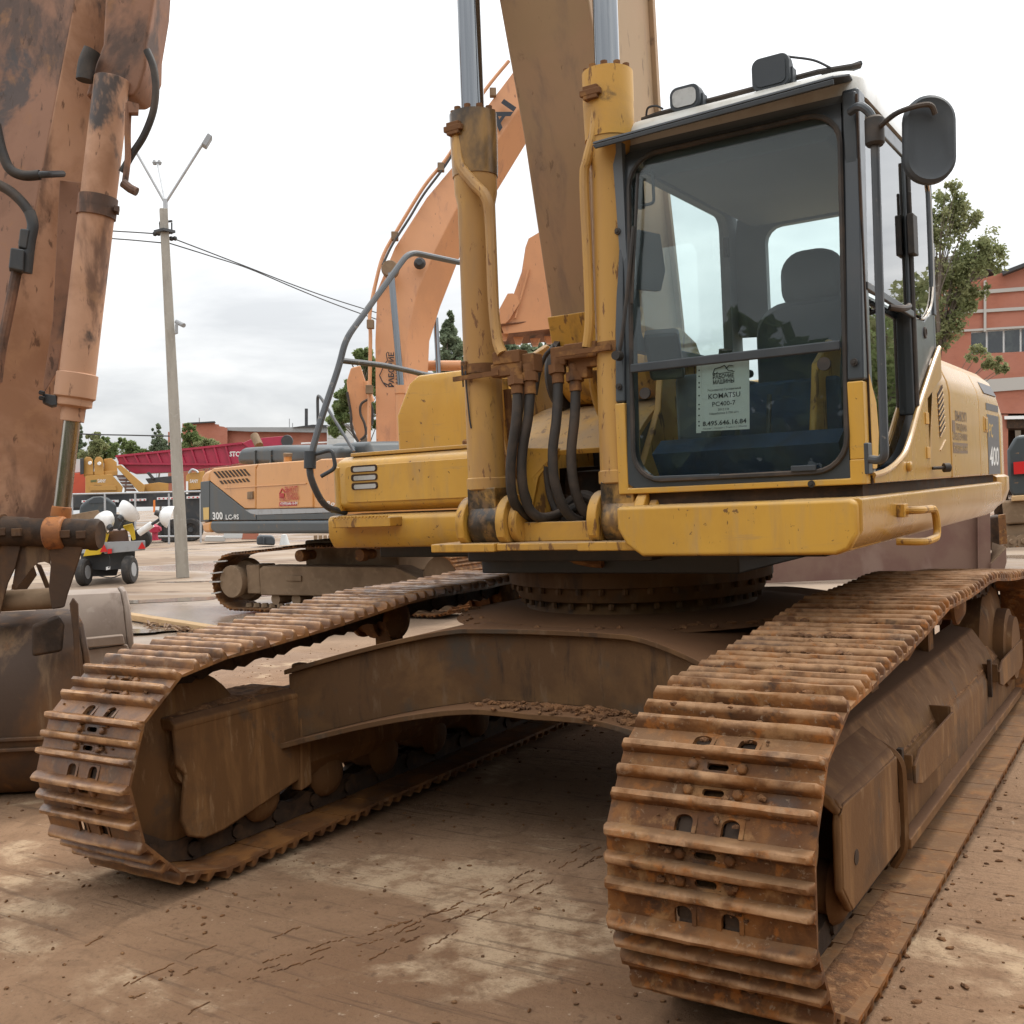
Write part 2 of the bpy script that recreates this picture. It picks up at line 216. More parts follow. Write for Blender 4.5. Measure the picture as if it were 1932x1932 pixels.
# ------------------------------------------------------------------ mesh builder
class MB:
    def __init__(s): s.v = []; s.f = []; s.m = []; s.cm = 0
    def add(s, vs, fs):
        o = len(s.v); s.v += [tuple(x) for x in vs]; s.f += [tuple(i+o for i in f) for f in fs]; s.m += [s.cm]*len(fs); return s
    def box(s, x0, x1, y0, y1, z0, z1):
        return s.add([(x0,y0,z0),(x1,y0,z0),(x1,y1,z0),(x0,y1,z0),(x0,y0,z1),(x1,y0,z1),(x1,y1,z1),(x0,y1,z1)], [(3,2,1,0),(4,5,6,7),(0,1,5,4),(1,2,6,5),(2,3,7,6),(3,0,4,7)])
    def hexa(s, p): return s.add(p, [(3,2,1,0),(4,5,6,7),(0,1,5,4),(1,2,6,5),(2,3,7,6),(3,0,4,7)])
    def obox(s, c, ax, ay, az):     # centre and three half-axes
        c, ax, ay, az = V(c), V(ax), V(ay), V(az)
        return s.hexa([c-ax-ay-az, c+ax-ay-az, c+ax+ay-az, c-ax+ay-az, c-ax-ay+az, c+ax-ay+az, c+ax+ay+az, c-ax+ay+az])
    def bar(s, a, b, w, h, up=(0,0,1)):
        a, b = V(a), V(b); d = (b-a); l = d.length; d.normalize(); x = d.cross(V(up)); x = x if x.length > 1e-3 else d.cross(V((0,1,0))); x.normalize(); y = x.cross(d)
        return s.obox((a+b)/2, d*l/2, x*w/2, y*h/2)
    def prism(s, pts, vec):
        pts = [V(p) for p in pts]; vec = V(vec); n = len(pts); nn = V((0,0,0))
        for i in range(n): nn += pts[i].cross(pts[(i+1) % n])
        if nn.dot(vec) > 0: pts = pts[::-1]
        return s.add(pts+[p+vec for p in pts], [tuple(range(n)), tuple(range(2*n-1, n-1, -1))]+[((i+1) % n, i, n+i, n+(i+1) % n) for i in range(n)])
    def loft(s, rings, close=True, caps=True):
        n = len(rings[0]); vs = [p for r in rings for p in r]; fs = []
        for k in range(len(rings)-1):
            for i in range(n if close else n-1):
                j = (i+1) % n; fs.append((k*n+i, k*n+j, (k+1)*n+j, (k+1)*n+i))
        if caps: fs += [tuple(range(n))[::-1], tuple(range((len(rings)-1)*n, len(rings)*n))]
        return s.add(vs, fs)
    def tube(s, pts, r, n=8, closed=False):
        pts = [V(p) for p in pts]; k = len(pts); rings = []; x = None
        for i in range(k):
            a = pts[(i-1) % k] if closed or i else pts[0]; b = pts[(i+1) % k] if closed or i < k-1 else pts[-1]
            d = (b-a).normalized()
            if x is None: x = d.orthogonal().normalized()
            x = (x - d*x.dot(d)).normalized(); y = d.cross(x); rr = r[i] if isinstance(r, (list, tuple)) else r
            rings.append([pts[i]+(x*math.cos(2*PI*j/n)+y*math.sin(2*PI*j/n))*rr for j in range(n)])
        if closed: rings.append(rings[0])
        return s.loft(rings, True, not closed)
    def cyl(s, a, b, r, n=20, r2=None):
        a, b = V(a), V(b); return s.tube([a, b], [r, r if r2 is None else r2], n)
    def lathe(s, a, d, prof, n=24, ref=None):     # profile: (distance along d, radius)
        a, d = V(a), V(d).normalized(); x = (V(ref) - d*V(ref).dot(d)).normalized() if ref else d.orthogonal().normalized(); y = d.cross(x)
        return s.loft([[a+d*t+(x*math.cos(2*PI*j/n)+y*math.sin(2*PI*j/n))*max(r, 1e-4) for j in range(n)] for t, r in prof])
    def build(s, name, mat, parent=None, bevel=0, ang=35, label=None, kind=None, seg=2):
        me = bpy.data.meshes.new(name); off = V((0,0,0)); p = parent
        while p: off += p.location; p = p.parent
        me.from_pydata([tuple(V(v)-off) for v in s.v], [], s.f)
        for m in (mat if isinstance(mat, (list, tuple)) else [mat]): me.materials.append(MAT[m])
        if len(me.materials) > 1: me.polygons.foreach_set('material_index', s.m)
        me.validate(); me.shade_smooth(); me.set_sharp_from_angle(angle=math.radians(ang)); me.update()
        o = bpy.data.objects.new(name, me); COL.objects.link(o)
        if parent: o.parent = parent
        if bevel:
            b = o.modifiers.new('bevel', 'BEVEL'); b.width = bevel; b.segments = seg; b.limit_method = 'ANGLE'; b.angle_limit = math.radians(40); b.harden_normals = True
        if label: o['label'] = label
        if kind: o['kind'] = kind
        return o
def tag(o, label, cat, group=None):
    o['label'] = label; o['category'] = cat
    if group: o['group'] = group
    return o
def thing(name, label, cat, loc=(0,0,0), group=None):
    o = bpy.data.objects.new(name, None); o.empty_display_size = .2; COL.objects.link(o); o.location = loc; return tag(o, label, cat, group)
def smooth(pts, n=6, closed=False):
    pts = [V(p) for p in pts]; o = []; k = len(pts)
    for i in range(k if closed else k-1):
        p0, p1, p2, p3 = (pts[(i-1) % k], pts[i], pts[(i+1) % k], pts[(i+2) % k]) if closed else (pts[max(i-1,0)], pts[i], pts[i+1], pts[min(i+2,k-1)])
        for j in range(n):
            t = j/n; o.append(.5*((2*p1)+(p2-p0)*t+(2*p0-5*p1+4*p2-p3)*t*t+(3*p1-p0-3*p2+p3)*t**3))
    if not closed: o.append(pts[-1])
    return o
def bend(pts, r=.06, n=5):      # a pipe's corners rounded
    pts = [V(p) for p in pts]; o = [pts[0]]
    for i in range(1, len(pts)-1):
        a, b, c = pts[i-1], pts[i], pts[i+1]; d1 = min(r, (a-b).length*.45); d2 = min(r, (c-b).length*.45)
        s, e = b+(a-b).normalized()*d1, b+(c-b).normalized()*d2
        for k in range(n+1): t = k/n; o.append(s*(1-t)**2+b*2*t*(1-t)+e*t*t)
    return o+[pts[-1]]
def rrect(w, h, r, n=5):    # rounded rectangle, centred
    o = []
    for cx, cy, a0 in ((w/2-r, h/2-r, 0), (-w/2+r, h/2-r, 90), (-w/2+r, -h/2+r, 180), (w/2-r, -h/2+r, 270)):
        for k in range(n+1): a = math.radians(a0+90*k/n); o.append((cx+r*math.cos(a), cy+r*math.sin(a)))
    return o
def text(s, name, P, right, up, h, mat, parent, align='LEFT', thick=.0008, sx=1., shear=0., bold=0., label=None, width=None):
    c = bpy.data.curves.new('lettering', 'FONT'); c.body = s; c.size = 1; c.align_x = align; c.extrude = 0; c.shear = shear; c.offset = bold; c.resolution_u = 2
    o = bpy.data.objects.new('lettering_source', c); COL.objects.link(o); dg = bpy.context.evaluated_depsgraph_get()
    me = bpy.data.meshes.new_from_object(o.evaluated_get(dg)); bpy.data.objects.remove(o)
    right, up = V(right).normalized(), V(up).normalized(); nrm = right.cross(up)
    if width:
        xs = [v.co.x for v in me.vertices]; sx = width/max(1e-6, (max(xs)-min(xs))*h/.72)
    k = h/.72; off = V((0,0,0)); p = parent
    while p: off += p.location; p = p.parent
    for v in me.vertices: v.co = V(P)+right*(v.co.x*k*sx)+up*(v.co.y*k)+nrm*thick-off
    me.materials.clear(); me.materials.append(MAT[mat]); me.name = name
    ob = bpy.data.objects.new(name, me); COL.objects.link(ob); ob.parent = parent
    if label: ob['label'] = label
    return ob
def copy_tree(o, parent=None):
    c = o.copy(); COL.objects.link(c); c.parent = parent
    for ch in o.children: copy_tree(ch, c)
    return c
def put(name, mesh, mw, parent, mat=None):
    o = bpy.data.objects.new(name, mesh); COL.objects.link(o); o.parent = parent; o.matrix_local = mw; return o
# ================================================================== GROUND
def ground_material():
    m = bpy.data.materials.new('yard_concrete'); m.use_nodes = True; nt = m.node_tree; N = nt.nodes; L = nt.links; b = N['Principled BSDF']
    geo = N.new('ShaderNodeNewGeometry')
    def nz(sc, det=6, ro=.6, dist=0., rot=0., loc=(0,0,0)):
        mp = N.new('ShaderNodeMapping'); mp.inputs['Scale'].default_value = sc if isinstance(sc, tuple) else (sc,)*3; mp.inputs['Rotation'].default_value = (0,0,rot); mp.inputs['Location'].default_value = loc
        L.new(geo.outputs['Position'], mp.inputs[0]); n = N.new('ShaderNodeTexNoise'); n.inputs['Scale'].default_value = 1; n.inputs['Detail'].default_value = det; n.inputs['Roughness'].default_value = ro; n.inputs['Distortion'].default_value = dist
        L.new(mp.outputs[0], n.inputs['Vector']); return n.outputs[0]
    def step(x, lo, hi, amt=1., a0=0.):
        r = N.new('ShaderNodeMapRange'); r.interpolation_type = 'SMOOTHSTEP'; L.new(x, r.inputs[0]); r.inputs[1].default_value = lo; r.inputs[2].default_value = hi; r.inputs[3].default_value = a0; r.inputs[4].default_value = amt; return r.outputs[0]
    def mth(op, a, c):
        n = N.new('ShaderNodeMath'); n.operation = op
        for i, x in enumerate((a, c)):
            if isinstance(x, (int, float)): n.inputs[i].default_value = x
            else: L.new(x, n.inputs[i])
        return n.outputs[0]
    def mix(f, a, c):
        n = N.new('ShaderNodeMix'); n.data_type = 'RGBA'; L.new(f, n.inputs[0])
        for i, x in ((6, a), (7, c)):
            if isinstance(x, tuple): n.inputs[i].default_value = (*x, 1)
            else: L.new(x, n.inputs[i])
        return n.outputs[2]
    col = mix(step(nz(.55, 6), .4, .62), (.25, .15, .088), (.31, .197, .122))
    col = mix(step(nz((.35, .35, 1), 7, .65, .8), .44, .66, .75), col, (.17, .092, .05))
    # scraped places where the pale slab shows through, drawn out along the traffic
    pm = nz((.75, 1.15, 1), 7, .6, .4, .35, (3.1, 1.7, 0))
    for (pu, pv, rad, amt) in ((1000, 1760, .75, .13), (960, 1850, .5, .09), (800, 1640, .55, .1), (1020, 1655, .5, .11), (40, 1700, .55, .11), (120, 1740, .4, .08), (700, 1800, .5, .06), (1750, 1800, .5, .09), (420, 1770, .4, .06)):
        pd = N.new('ShaderNodeVectorMath'); pd.operation = 'DISTANCE'; L.new(geo.outputs['Position'], pd.inputs[0]); pd.inputs[1].default_value = tuple(aZ(pu, pv, 0)); pm = mth('ADD', pm, step(pd.outputs['Value'], rad, 0, amt))
    pale = step(pm, .56, .635, .75)
    pf = step(nz(6, 6, .62), .36, .6); pale = mth('MULTIPLY', pale, pf); col = mix(pale, col, (.50, .365, .235))
    fl = step(nz(24, 3), .67, .73, .7); col = mix(fl, col, (.4, .3, .21))
    dk = step(nz(13, 6, .7), .58, .7, .6); col = mix(dk, col, (.085, .05, .032)); gn = step(nz(60, 4, .7), .5, .72, .5); col = mix(gn, col, (.13, .08, .048)); g2 = step(nz((3.2, 3.2, 1), 8, .72, 1.2), .5, .68, .6); col = mix(g2, col, (.16, .095, .056))
    # tyre and track rubs: fine streaks that run one way
    st = step(nz((1.2, 26, 1), 4, .6, .2, -.92), .55, .68, .45); col = mix(st, col, (.1, .062, .042))
    # farther out the slab is washed by rain: grey beige and damp
    ds = N.new('ShaderNodeVectorMath'); ds.operation = 'DISTANCE'; L.new(geo.outputs['Position'], ds.inputs[0]); ds.inputs[1].default_value = (1.5, -3.5, 0)
    far = step(ds.outputs['Value'], 6.5, 15)
    fcol = mix(step(nz((.12, .3, 1), 6, .6, .6, -.5), .4, .62), (.215, .155, .11), (.31, .24, .18))
    fcol = mix(step(nz((.5, 1.6, 1), 5, .6, .3, -.5), .56, .68, .8), fcol, (.13, .092, .068))
    col = mix(far, col, fcol); L.new(col, b.inputs['Base Color'])
    wet = mth('MULTIPLY', step(nz((.10, .22, 1), 5, .55, .5, -.5, (5, 2, 0)), .47, .58), far)
    rg = N.new('ShaderNodeMix'); L.new(wet, rg.inputs[0]); rg.inputs[2].default_value = .88; rg.inputs[3].default_value = .2; L.new(rg.outputs[0], b.inputs['Roughness'])
    h = mth('ADD', mth('MULTIPLY', nz(5, 10, .75), .8), mth('MULTIPLY', nz(38, 6, .75), .3)); h = mth('ADD', h, mth('MULTIPLY', pale, .16)); h = mth('SUBTRACT', h, mth('MULTIPLY', st, .3))
    bp = N.new('ShaderNodeBump'); bp.inputs['Distance'].default_value = .03; L.new(h, bp.inputs['Height'])
    sg = N.new('ShaderNodeMath'); sg.operation = 'MULTIPLY_ADD'; L.new(far, sg.inputs[0]); sg.inputs[1].default_value = -.6; sg.inputs[2].default_value = .8; L.new(sg.outputs[0], bp.inputs['Strength'])
    L.new(bp.outputs[0], b.inputs['Normal']); sp = N.new('ShaderNodeMath'); sp.operation = 'MULTIPLY_ADD'; L.new(wet, sp.inputs[0]); sp.inputs[1].default_value = .5; sp.inputs[2].default_value = .12; L.new(sp.outputs[0], b.inputs['Specular IOR Level'])
    MAT['yard_concrete'] = m
ground_material()
m = MB()
# one sheet, finer near the machine, gently uneven there
xs = sorted(set([-900, -400, -200, -100, -60, -40, -25, -16] + [round(-10+i*.25, 2) for i in range(61)] + [7, 9, 12, 20, 40, 80, 160, 350, 900])); ys = sorted(set([-900, -300, -100, -40, -20, -12] + [round(-7+i*.25, 2) for i in range(53)] + [8, 10, 13, 18, 25, 40, 70, 120, 220, 450, 900]))
def gz(x, y):
    w = 1 if (-10 <= x <= 5 and -7 <= y <= 6) else 0
    return w*.012*(math.sin(x*1.7+y*.6)+math.sin(y*2.3-x*.9))-.014*w
vs = [(x, y, gz(x, y)) for y in ys for x in xs]; nx = len(xs)
m.add(vs, [(j*nx+i, j*nx+i+1, (j+1)*nx+i+1, (j+1)*nx+i) for j in range(len(ys)-1) for i in range(nx-1)])
gr = m.build('yard_ground', 'yard_concrete', ang=80); gr['kind'] = 'structure'
# puddles
pm_ = bpy.data.materials.new('puddle_water'); pm_.use_nodes = True; b = pm_.node_tree.nodes['Principled BSDF']; b.inputs['Base Color'].default_value = (.2, .16, .125, 1); b.inputs['Roughness'].default_value = .12; b.inputs['Specular IOR Level'].default_value = .6; MAT['puddle_water'] = pm_
def puddle(c, rx, ry, rot, seed):
    r = random.Random(seed); n = 40; ph = [r.uniform(0, 6.28) for _ in range(4)]; m = MB(); pts = []
    for i in range(n):
        a = 2*PI*i/n; k = 1+.22*math.sin(2*a+ph[0])+.16*math.sin(3*a+ph[1])+.1*math.sin(5*a+ph[2])+.05*math.sin(9*a+ph[3])
        x, y = rx*k*math.cos(a), ry*k*math.sin(a); pts.append((c[0]+x*math.cos(rot)-y*math.sin(rot), c[1]+x*math.sin(rot)+y*math.cos(rot), .006))
    m.add(pts, [tuple(range(n))]); o = m.build('puddle', 'puddle_water'); o['kind'] = 'structure'
for (u, v, rx, ry, rot, sd) in [(352, 1098, .6, .18, .2, 1), (330, 1132, 1.5, .35, .45, 2), (272, 1190, .9, .3, .5, 4)]:
    puddle(aZ(u, v, 0), rx, ry, rot, sd)
# loose grit, stones and dried clods lying on the slab
def lumps(m, pts, smin, smax, flat=.6, seed=3):
    r = random.Random(seed); ico = [(0,0,1), (.894,0,.447), (.276,.851,.447), (-.724,.526,.447), (-.724,-.526,.447), (.276,-.851,.447), (.724,.526,-.447), (-.276,.851,-.447), (-.894,0,-.447), (-.276,-.851,-.447), (.724,-.526,-.447), (0,0,-1)]
    fc = [(0,1,2),(0,2,3),(0,3,4),(0,4,5),(0,5,1),(1,6,2),(2,7,3),(3,8,4),(4,9,5),(5,10,1),(6,7,2),(7,8,3),(8,9,4),(9,10,5),(10,6,1),(11,7,6),(11,8,7),(11,9,8),(11,10,9),(11,6,10)]
    for p in pts:
        s = smin+(smax-smin)*r.random()**2.2; a = r.uniform(0, 6.28); ca, sa = math.cos(a), math.sin(a); ex = r.uniform(.6, 1.5); vs = []
        for x, y, z in ico:
            k = s*r.uniform(.72, 1.2); x, y, z = x*k*ex, y*k/ex, z*k*flat; vs.append((p[0]+x*ca-y*sa, p[1]+x*sa+y*ca, p[2]+z))
        m.add(vs, fc)
m = MB(); r = random.Random(5); pts = []
for _ in range(5200):
    x, y = r.uniform(-6, 4.5), -5+9*r.random()**1.4
    pts.append((x, y, gz(x, y)+.002))
lumps(m, pts, .002, .012, .7); pts = []
for _ in range(420):    # fallen mud beside the tracks
    s = r.choice([(1.75, .12), (1.0, .12), (-1.0, .12), (-1.75, .12), (2.0, .3)]); x = r.gauss(s[0], s[1]); y = r.uniform(-2.4, 2); pts.append((x, y, gz(x, y)+.003))
lumps(m, pts, .004, .017, .5, 9)
g = m.build('loose_grit', 'mud', ang=20); g['kind'] = 'stuff'
# raised crumbs of mud that tyres pressed out of their tread, in broken parallel lines
m = MB(); r = random.Random(11)
def print_line(a, b, n, wob, sz):
    a, b = V(a), V(b); d = (b-a).normalized(); s = V((-d.y, d.x, 0)); k = 0
    while k < n:
        run = r.randint(2, 9)
        for i in range(run):
            p = a.lerp(b, min(1, (k+i)/n))+s*r.uniform(-wob, wob); p.z = gz(p.x, p.y)+.001; L_ = sz*r.uniform(.8, 1.9)
            m.obox(p, d*L_+s*L_*r.uniform(-.2, .5), s*sz*r.uniform(.18, .4), (0, 0, sz*r.uniform(.15, .42)))
        k += run+r.randint(1, 8)
for (u0, v0, u1, v1) in [(240, 1850, 420, 1772), (500, 1805, 905, 1695), (490, 1822, 940, 1678), (470, 1838, 900, 1712), (770, 1770, 1130, 1590), (745, 1755, 1110, 1583), (800, 1785, 1130, 1608), (255, 1872, 380, 1815), (165, 1782, 190, 1768), (300, 1925, 420, 1865), (520, 1762, 560, 1745), (700, 1800, 800, 1755), (1100, 1625, 1135, 1600)]:
    a, b = aZ(u0, v0, 0), aZ(u1, v1, 0); print_line(a, b, int((b-a).length/.022), .007, .008)
g = m.build('tyre_print_crumbs', 'mud'); g['kind'] = 'stuff'
# ================================================================== THE YELLOW EXCAVATOR: undercarriage (machine frame = world frame, origin under the slew centre)
EX = thing('excavator', 'yellow crawler excavator with glazed cab, rusty muddy tracks and twin upright boom cylinders', 'excavator')
def shoe_mesh(name, P, hw, gh, seed, detail=True):
    r = random.Random(seed); gs = [.012, .012+P*.315, .012+P*.61]; T = []
    for c in gs: T += [(c-.018, 0), (c-.0125, gh*.86), (c-.007, gh*1.05), (c+.007, gh*1.04), (c+.0125, gh*.84), (c+.019, 0)]
    sl = [((gs[q]+gs[q+1])/2+e, 'a') for q in (0, 1) for e in (-.013, .013)]
    nt0 = gs[2]+.026
    T += [(t, 0) for t, _ in sl]+[(nt0, 0), (P-.002, -.004)]; T.sort()
    Wd = [-hw, -hw+.012, -hw*.68, -.108, -.044, -.03, .03, .044, .108, hw*.68, hw-.012, hw]
    nt, nw = len(T), len(Wd); jt = {}
    top, bot = [], []
    for i, (t, h) in enumerate(T):
        for j, w in enumerate(Wd):
            e = (.55 if j in (0, nw-1) else 1); hh = h*e + (r.uniform(-.003, .0015) if h > 0 else r.uniform(-.0012, .0012)); tt = t+r.uniform(-.0012, .0012)
            top.append((tt, w, hh)); bot.append((tt, w, -.014))
    mids = [(gs[0]+gs[1])/2, (gs[1]+gs[2])/2]
    def ok(i, j):
        tm = (T[i][0]+T[i+1][0])/2; wm = (Wd[j]+Wd[j+1])/2
        if abs(wm) < .044 and any(abs(tm-q) < .0125 for q in mids): return False
        if tm > nt0 and .030 < abs(wm) < .108: return False
        return True
    if not detail: ok = lambda i, j: True
    n0 = nt*nw; vs = top+bot; fs = []
    for i in range(nt-1):
        for j in range(nw-1):
            if not ok(i, j): continue
            a, b, c, d = i*nw+j, (i+1)*nw+j, (i+1)*nw+j+1, i*nw+j+1
            fs.append((a, b, c, d)); fs.append((d+n0, c+n0, b+n0, a+n0))
            for (ii, jj, p, q) in ((i-1, j, d, a), (i+1, j, b, c), (i, j-1, a, b), (i, j+1, c, d)):
                if ii < 0 or jj < 0 or ii > nt-2 or jj > nw-2 or not ok(ii, jj): fs.append((q, p, p+n0, q+n0))
    m = MB(); m.add(vs, fs)
    if detail:
        def rim(inn, ou_, closed):
            k = len(inn); V_ = [(t, w, 0) for t, w in ou_]+[(t, w, 0) for t, w in inn]+[(t, w, -.014) for t, w in ou_]+[(t, w, -.014) for t, w in inn]; F2 = []
            for i in range(k if closed else k-1): j = (i+1) % k; F2 += [(i, j, k+j, k+i), (2*k+j, 2*k+i, 3*k+i, 3*k+j), (k+i, k+j, 3*k+j, 3*k+i)]
            m.add(V_, F2)
        for q in mids:
            inn = []
            for k in range(16): an = 2*PI*k/16; c_, s_ = math.cos(an), math.sin(an); inn.append((q+.0105*c_, (.022 if s_ > 0 else -.022)+.0105*s_))
            inn = [(t, w) for t, w in inn]; ou_ = []
            for t, w in inn: dt, dw = t-q, w; k_ = min(.013/abs(dt) if abs(dt) > 1e-6 else 9e9, .044/abs(dw) if abs(dw) > 1e-6 else 9e9); ou_.append((q+dt*k_, dw*k_))
            rim(inn, ou_, True)
        te = P-.002
        for s_ in (-1, 1):
            wc = s_*.069; wa, wb = wc-.039, wc+.039; r0 = .026; cy_ = nt0+.006+r0*.7; inn = [(te, wc-r0)]+[(cy_-r0*.7*math.sin(PI*k/8), wc-r0*math.cos(PI*k/8)) for k in range(9)]+[(te, wc+r0)]
            ou_ = [(te, wa)]+[((cy_ if k in (0, 8) else nt0), (wa if k < 3 else (wb if k > 5 else wc+(k-4)*.015))) for k in range(9)]+[(te, wb)]; rim(inn, ou_, False)
        for q in (0, 1):
            for s in (-1, 1): c = ((gs[q]+gs[q+1])/2, s*.074); m.lathe((c[0], c[1], -.004), (0, 0, 1), [(0, .017), (.014, .0165), (.018, .011), (.018, 0)], 6)
    me = bpy.data.meshes.new(name); me.from_pydata(m.v, [], m.f); me.validate(); me.shade_smooth(); me.set_sharp_from_angle(angle=math.radians(50)); return me
def link_mesh(name, P):
    m = MB()
    for s in (-1, 1):
        pts = [(-.03, -.055), (-.02, -.10), (.03, -.125), (.09, -.105), (.14, -.105), (.2, -.125), (.245, -.1), (.25, -.06), (.22, -.018), (0, -.018)]
        m.prism([(x*P/.228, s*.068-.02, z) for x, z in pts], (0, .04, 0))
    m.cyl((0, -.1, -.07), (0, .1, -.07), .032, 10)
    me = bpy.data.meshes.new(name); me.from_pydata(m.v, [], m.f); me.materials.append(MAT['track_dark']); me.shade_smooth(); me.set_sharp_from_angle(angle=math.radians(40)); return me
def track_path(ci, ri, cs, rs, mids):
    pts = []
    def arc(c, r, a0, a1, n=26):
        for k in range(n+1): a = math.radians(a0+(a1-a0)*k/n); pts.append((c[0]+r*math.cos(a), c[1]+r*math.sin(a)))
    arc(cs, rs, 270, 450-4, 30)                     # up round the rear sprocket (rear is +Y)
    top = [(pts[-1])]+mids
    for k, q in enumerate(mids):
        a = pts[-1]
        for t in range(1, 9): f = t/8; pts.append((a[0]+(q[0]-a[0])*f, a[1]+(q[1]-a[1])*f-.012*math.sin(PI*f)))
    a0 = 90+7; arc(ci, ri, a0, 270, 30)
    return pts
def resample(pts, n, s0):
    P = [V((p[0], p[1], 0)) for p in pts]; P.append(P[0]); d = [0]
    for a, b in zip(P, P[1:]): d.append(d[-1]+(b-a).length)
    Lt = d[-1]
    def at(s):
        s %= Lt; k = max(i for i in range(len(d)) if d[i] <= s+1e-9); k = min(k, len(P)-2); return P[k].lerp(P[k+1], (s-d[k])/max(1e-9, d[k+1]-d[k]))
    pit = Lt/n; return [(at(s0+i*pit), at(s0+(i+1)*pit)) for i in range(n)], pit
TP = track_path((-2.05, .505), .465, (1.97, .53), .45, [(.62, 1.088), (-.55, 1.08), (-2.08, .968)])
def track(xc, n, s0, mat, parent, shoes, link, base, ux=V((1,0,0)), uy=V((0,1,0)), path=None, hz=0., only=None):
    seq, pit = resample(path or TP, n, s0); r = random.Random(int(abs(xc)*100)+n)
    for i, (a, b) in enumerate(seq):
        A = base+uy*a.x+ux*xc; A.z = a.y+hz; B = base+uy*b.x+ux*xc; B.z = b.y+hz
        t = (B-A).normalized(); w = ux.copy(); nrm = t.cross(w)
        if only and not only(A): continue
        M = Matrix(((t.x, w.x, nrm.x, A.x), (t.y, w.y, nrm.y, A.y), (t.z, w.z, nrm.z, A.z), (0,0,0,1)))
        if nrm.dot(V((0, 0, 1))*(A.z-.5)+uy*(uy.dot(A-base))*.0) < 0 and False: pass
        pm = Matrix.Translation(parent.location).inverted() @ M
        o = put('track_shoe', r.choice(shoes), pm, parent)
        if link: put('track_link', link, Matrix.Identity(4), o)
    return pit
SHOES = [shoe_mesh('track_shoe', .2503, .305, .036, k) for k in range(4)]; SHOES_WET = [x.copy() for x in SHOES]
for x in SHOES: x.materials.append(MAT['track_steel'])
for x in SHOES_WET: x.materials.append(MAT['wet_track'])
LINK = link_mesh('track_link', .2503)
NS = 42
def phase(z):      # a shoe's leading rib stands at this height on the front of the idler
    P_ = [V((q[0], q[1], 0)) for q in TP]; d = 0.; Lt = sum((P_[(i+1) % len(P_)]-P_[i]).length for i in range(len(P_)))
    for a, b in zip(P_, P_[1:]):
        if a.x < -2.05 and a.y >= z > b.y: return (d+(a.y-z)/(a.y-b.y)*(b-a).length-.012) % (Lt/NS)
        d += (b-a).length
PH_R, PH_L = phase(.645), phase(.521)
pit = track(1.37, NS, PH_R, 0, EX, SHOES, LINK, V((0,0,0)))
def packed(xc, s0, seed, name, k0):      # dried mud packed round the bolts and between the ribs
    seq, pt = resample(TP, NS, s0); r = random.Random(seed); m = MB()
    for a, b in seq:
        if a.y < .3 or a.x > .9: continue
        A, B = V((xc, a.x, a.y)), V((xc, b.x, b.y)); t = (B-A).normalized(); n = t.cross(V((1,0,0))); pts = []
        for _ in range(k0):
            tt = r.choice((.052, .128, .205, .03, .1))+r.gauss(0, .012); ww = r.choice((-.1, .1, -.075, .075, r.uniform(-.28, .28)))+r.gauss(0, .03)
            if abs(ww) < .295: p = A+t*tt+n*.003; p.x += ww; pts.append(p)
        lumps(m, pts, .004, .02, .7, r.randint(0, 9999))
    return m.build(name, 'mud', EX, ang=20, kind='stuff')
packed(1.37, PH_R, 3, 'packed_mud', 26); packed(-1.37, PH_L, 4, 'packed_mud', 16); track(-1.37, NS, PH_L, 0, EX, SHOES_WET, LINK, V((0,0,0)))
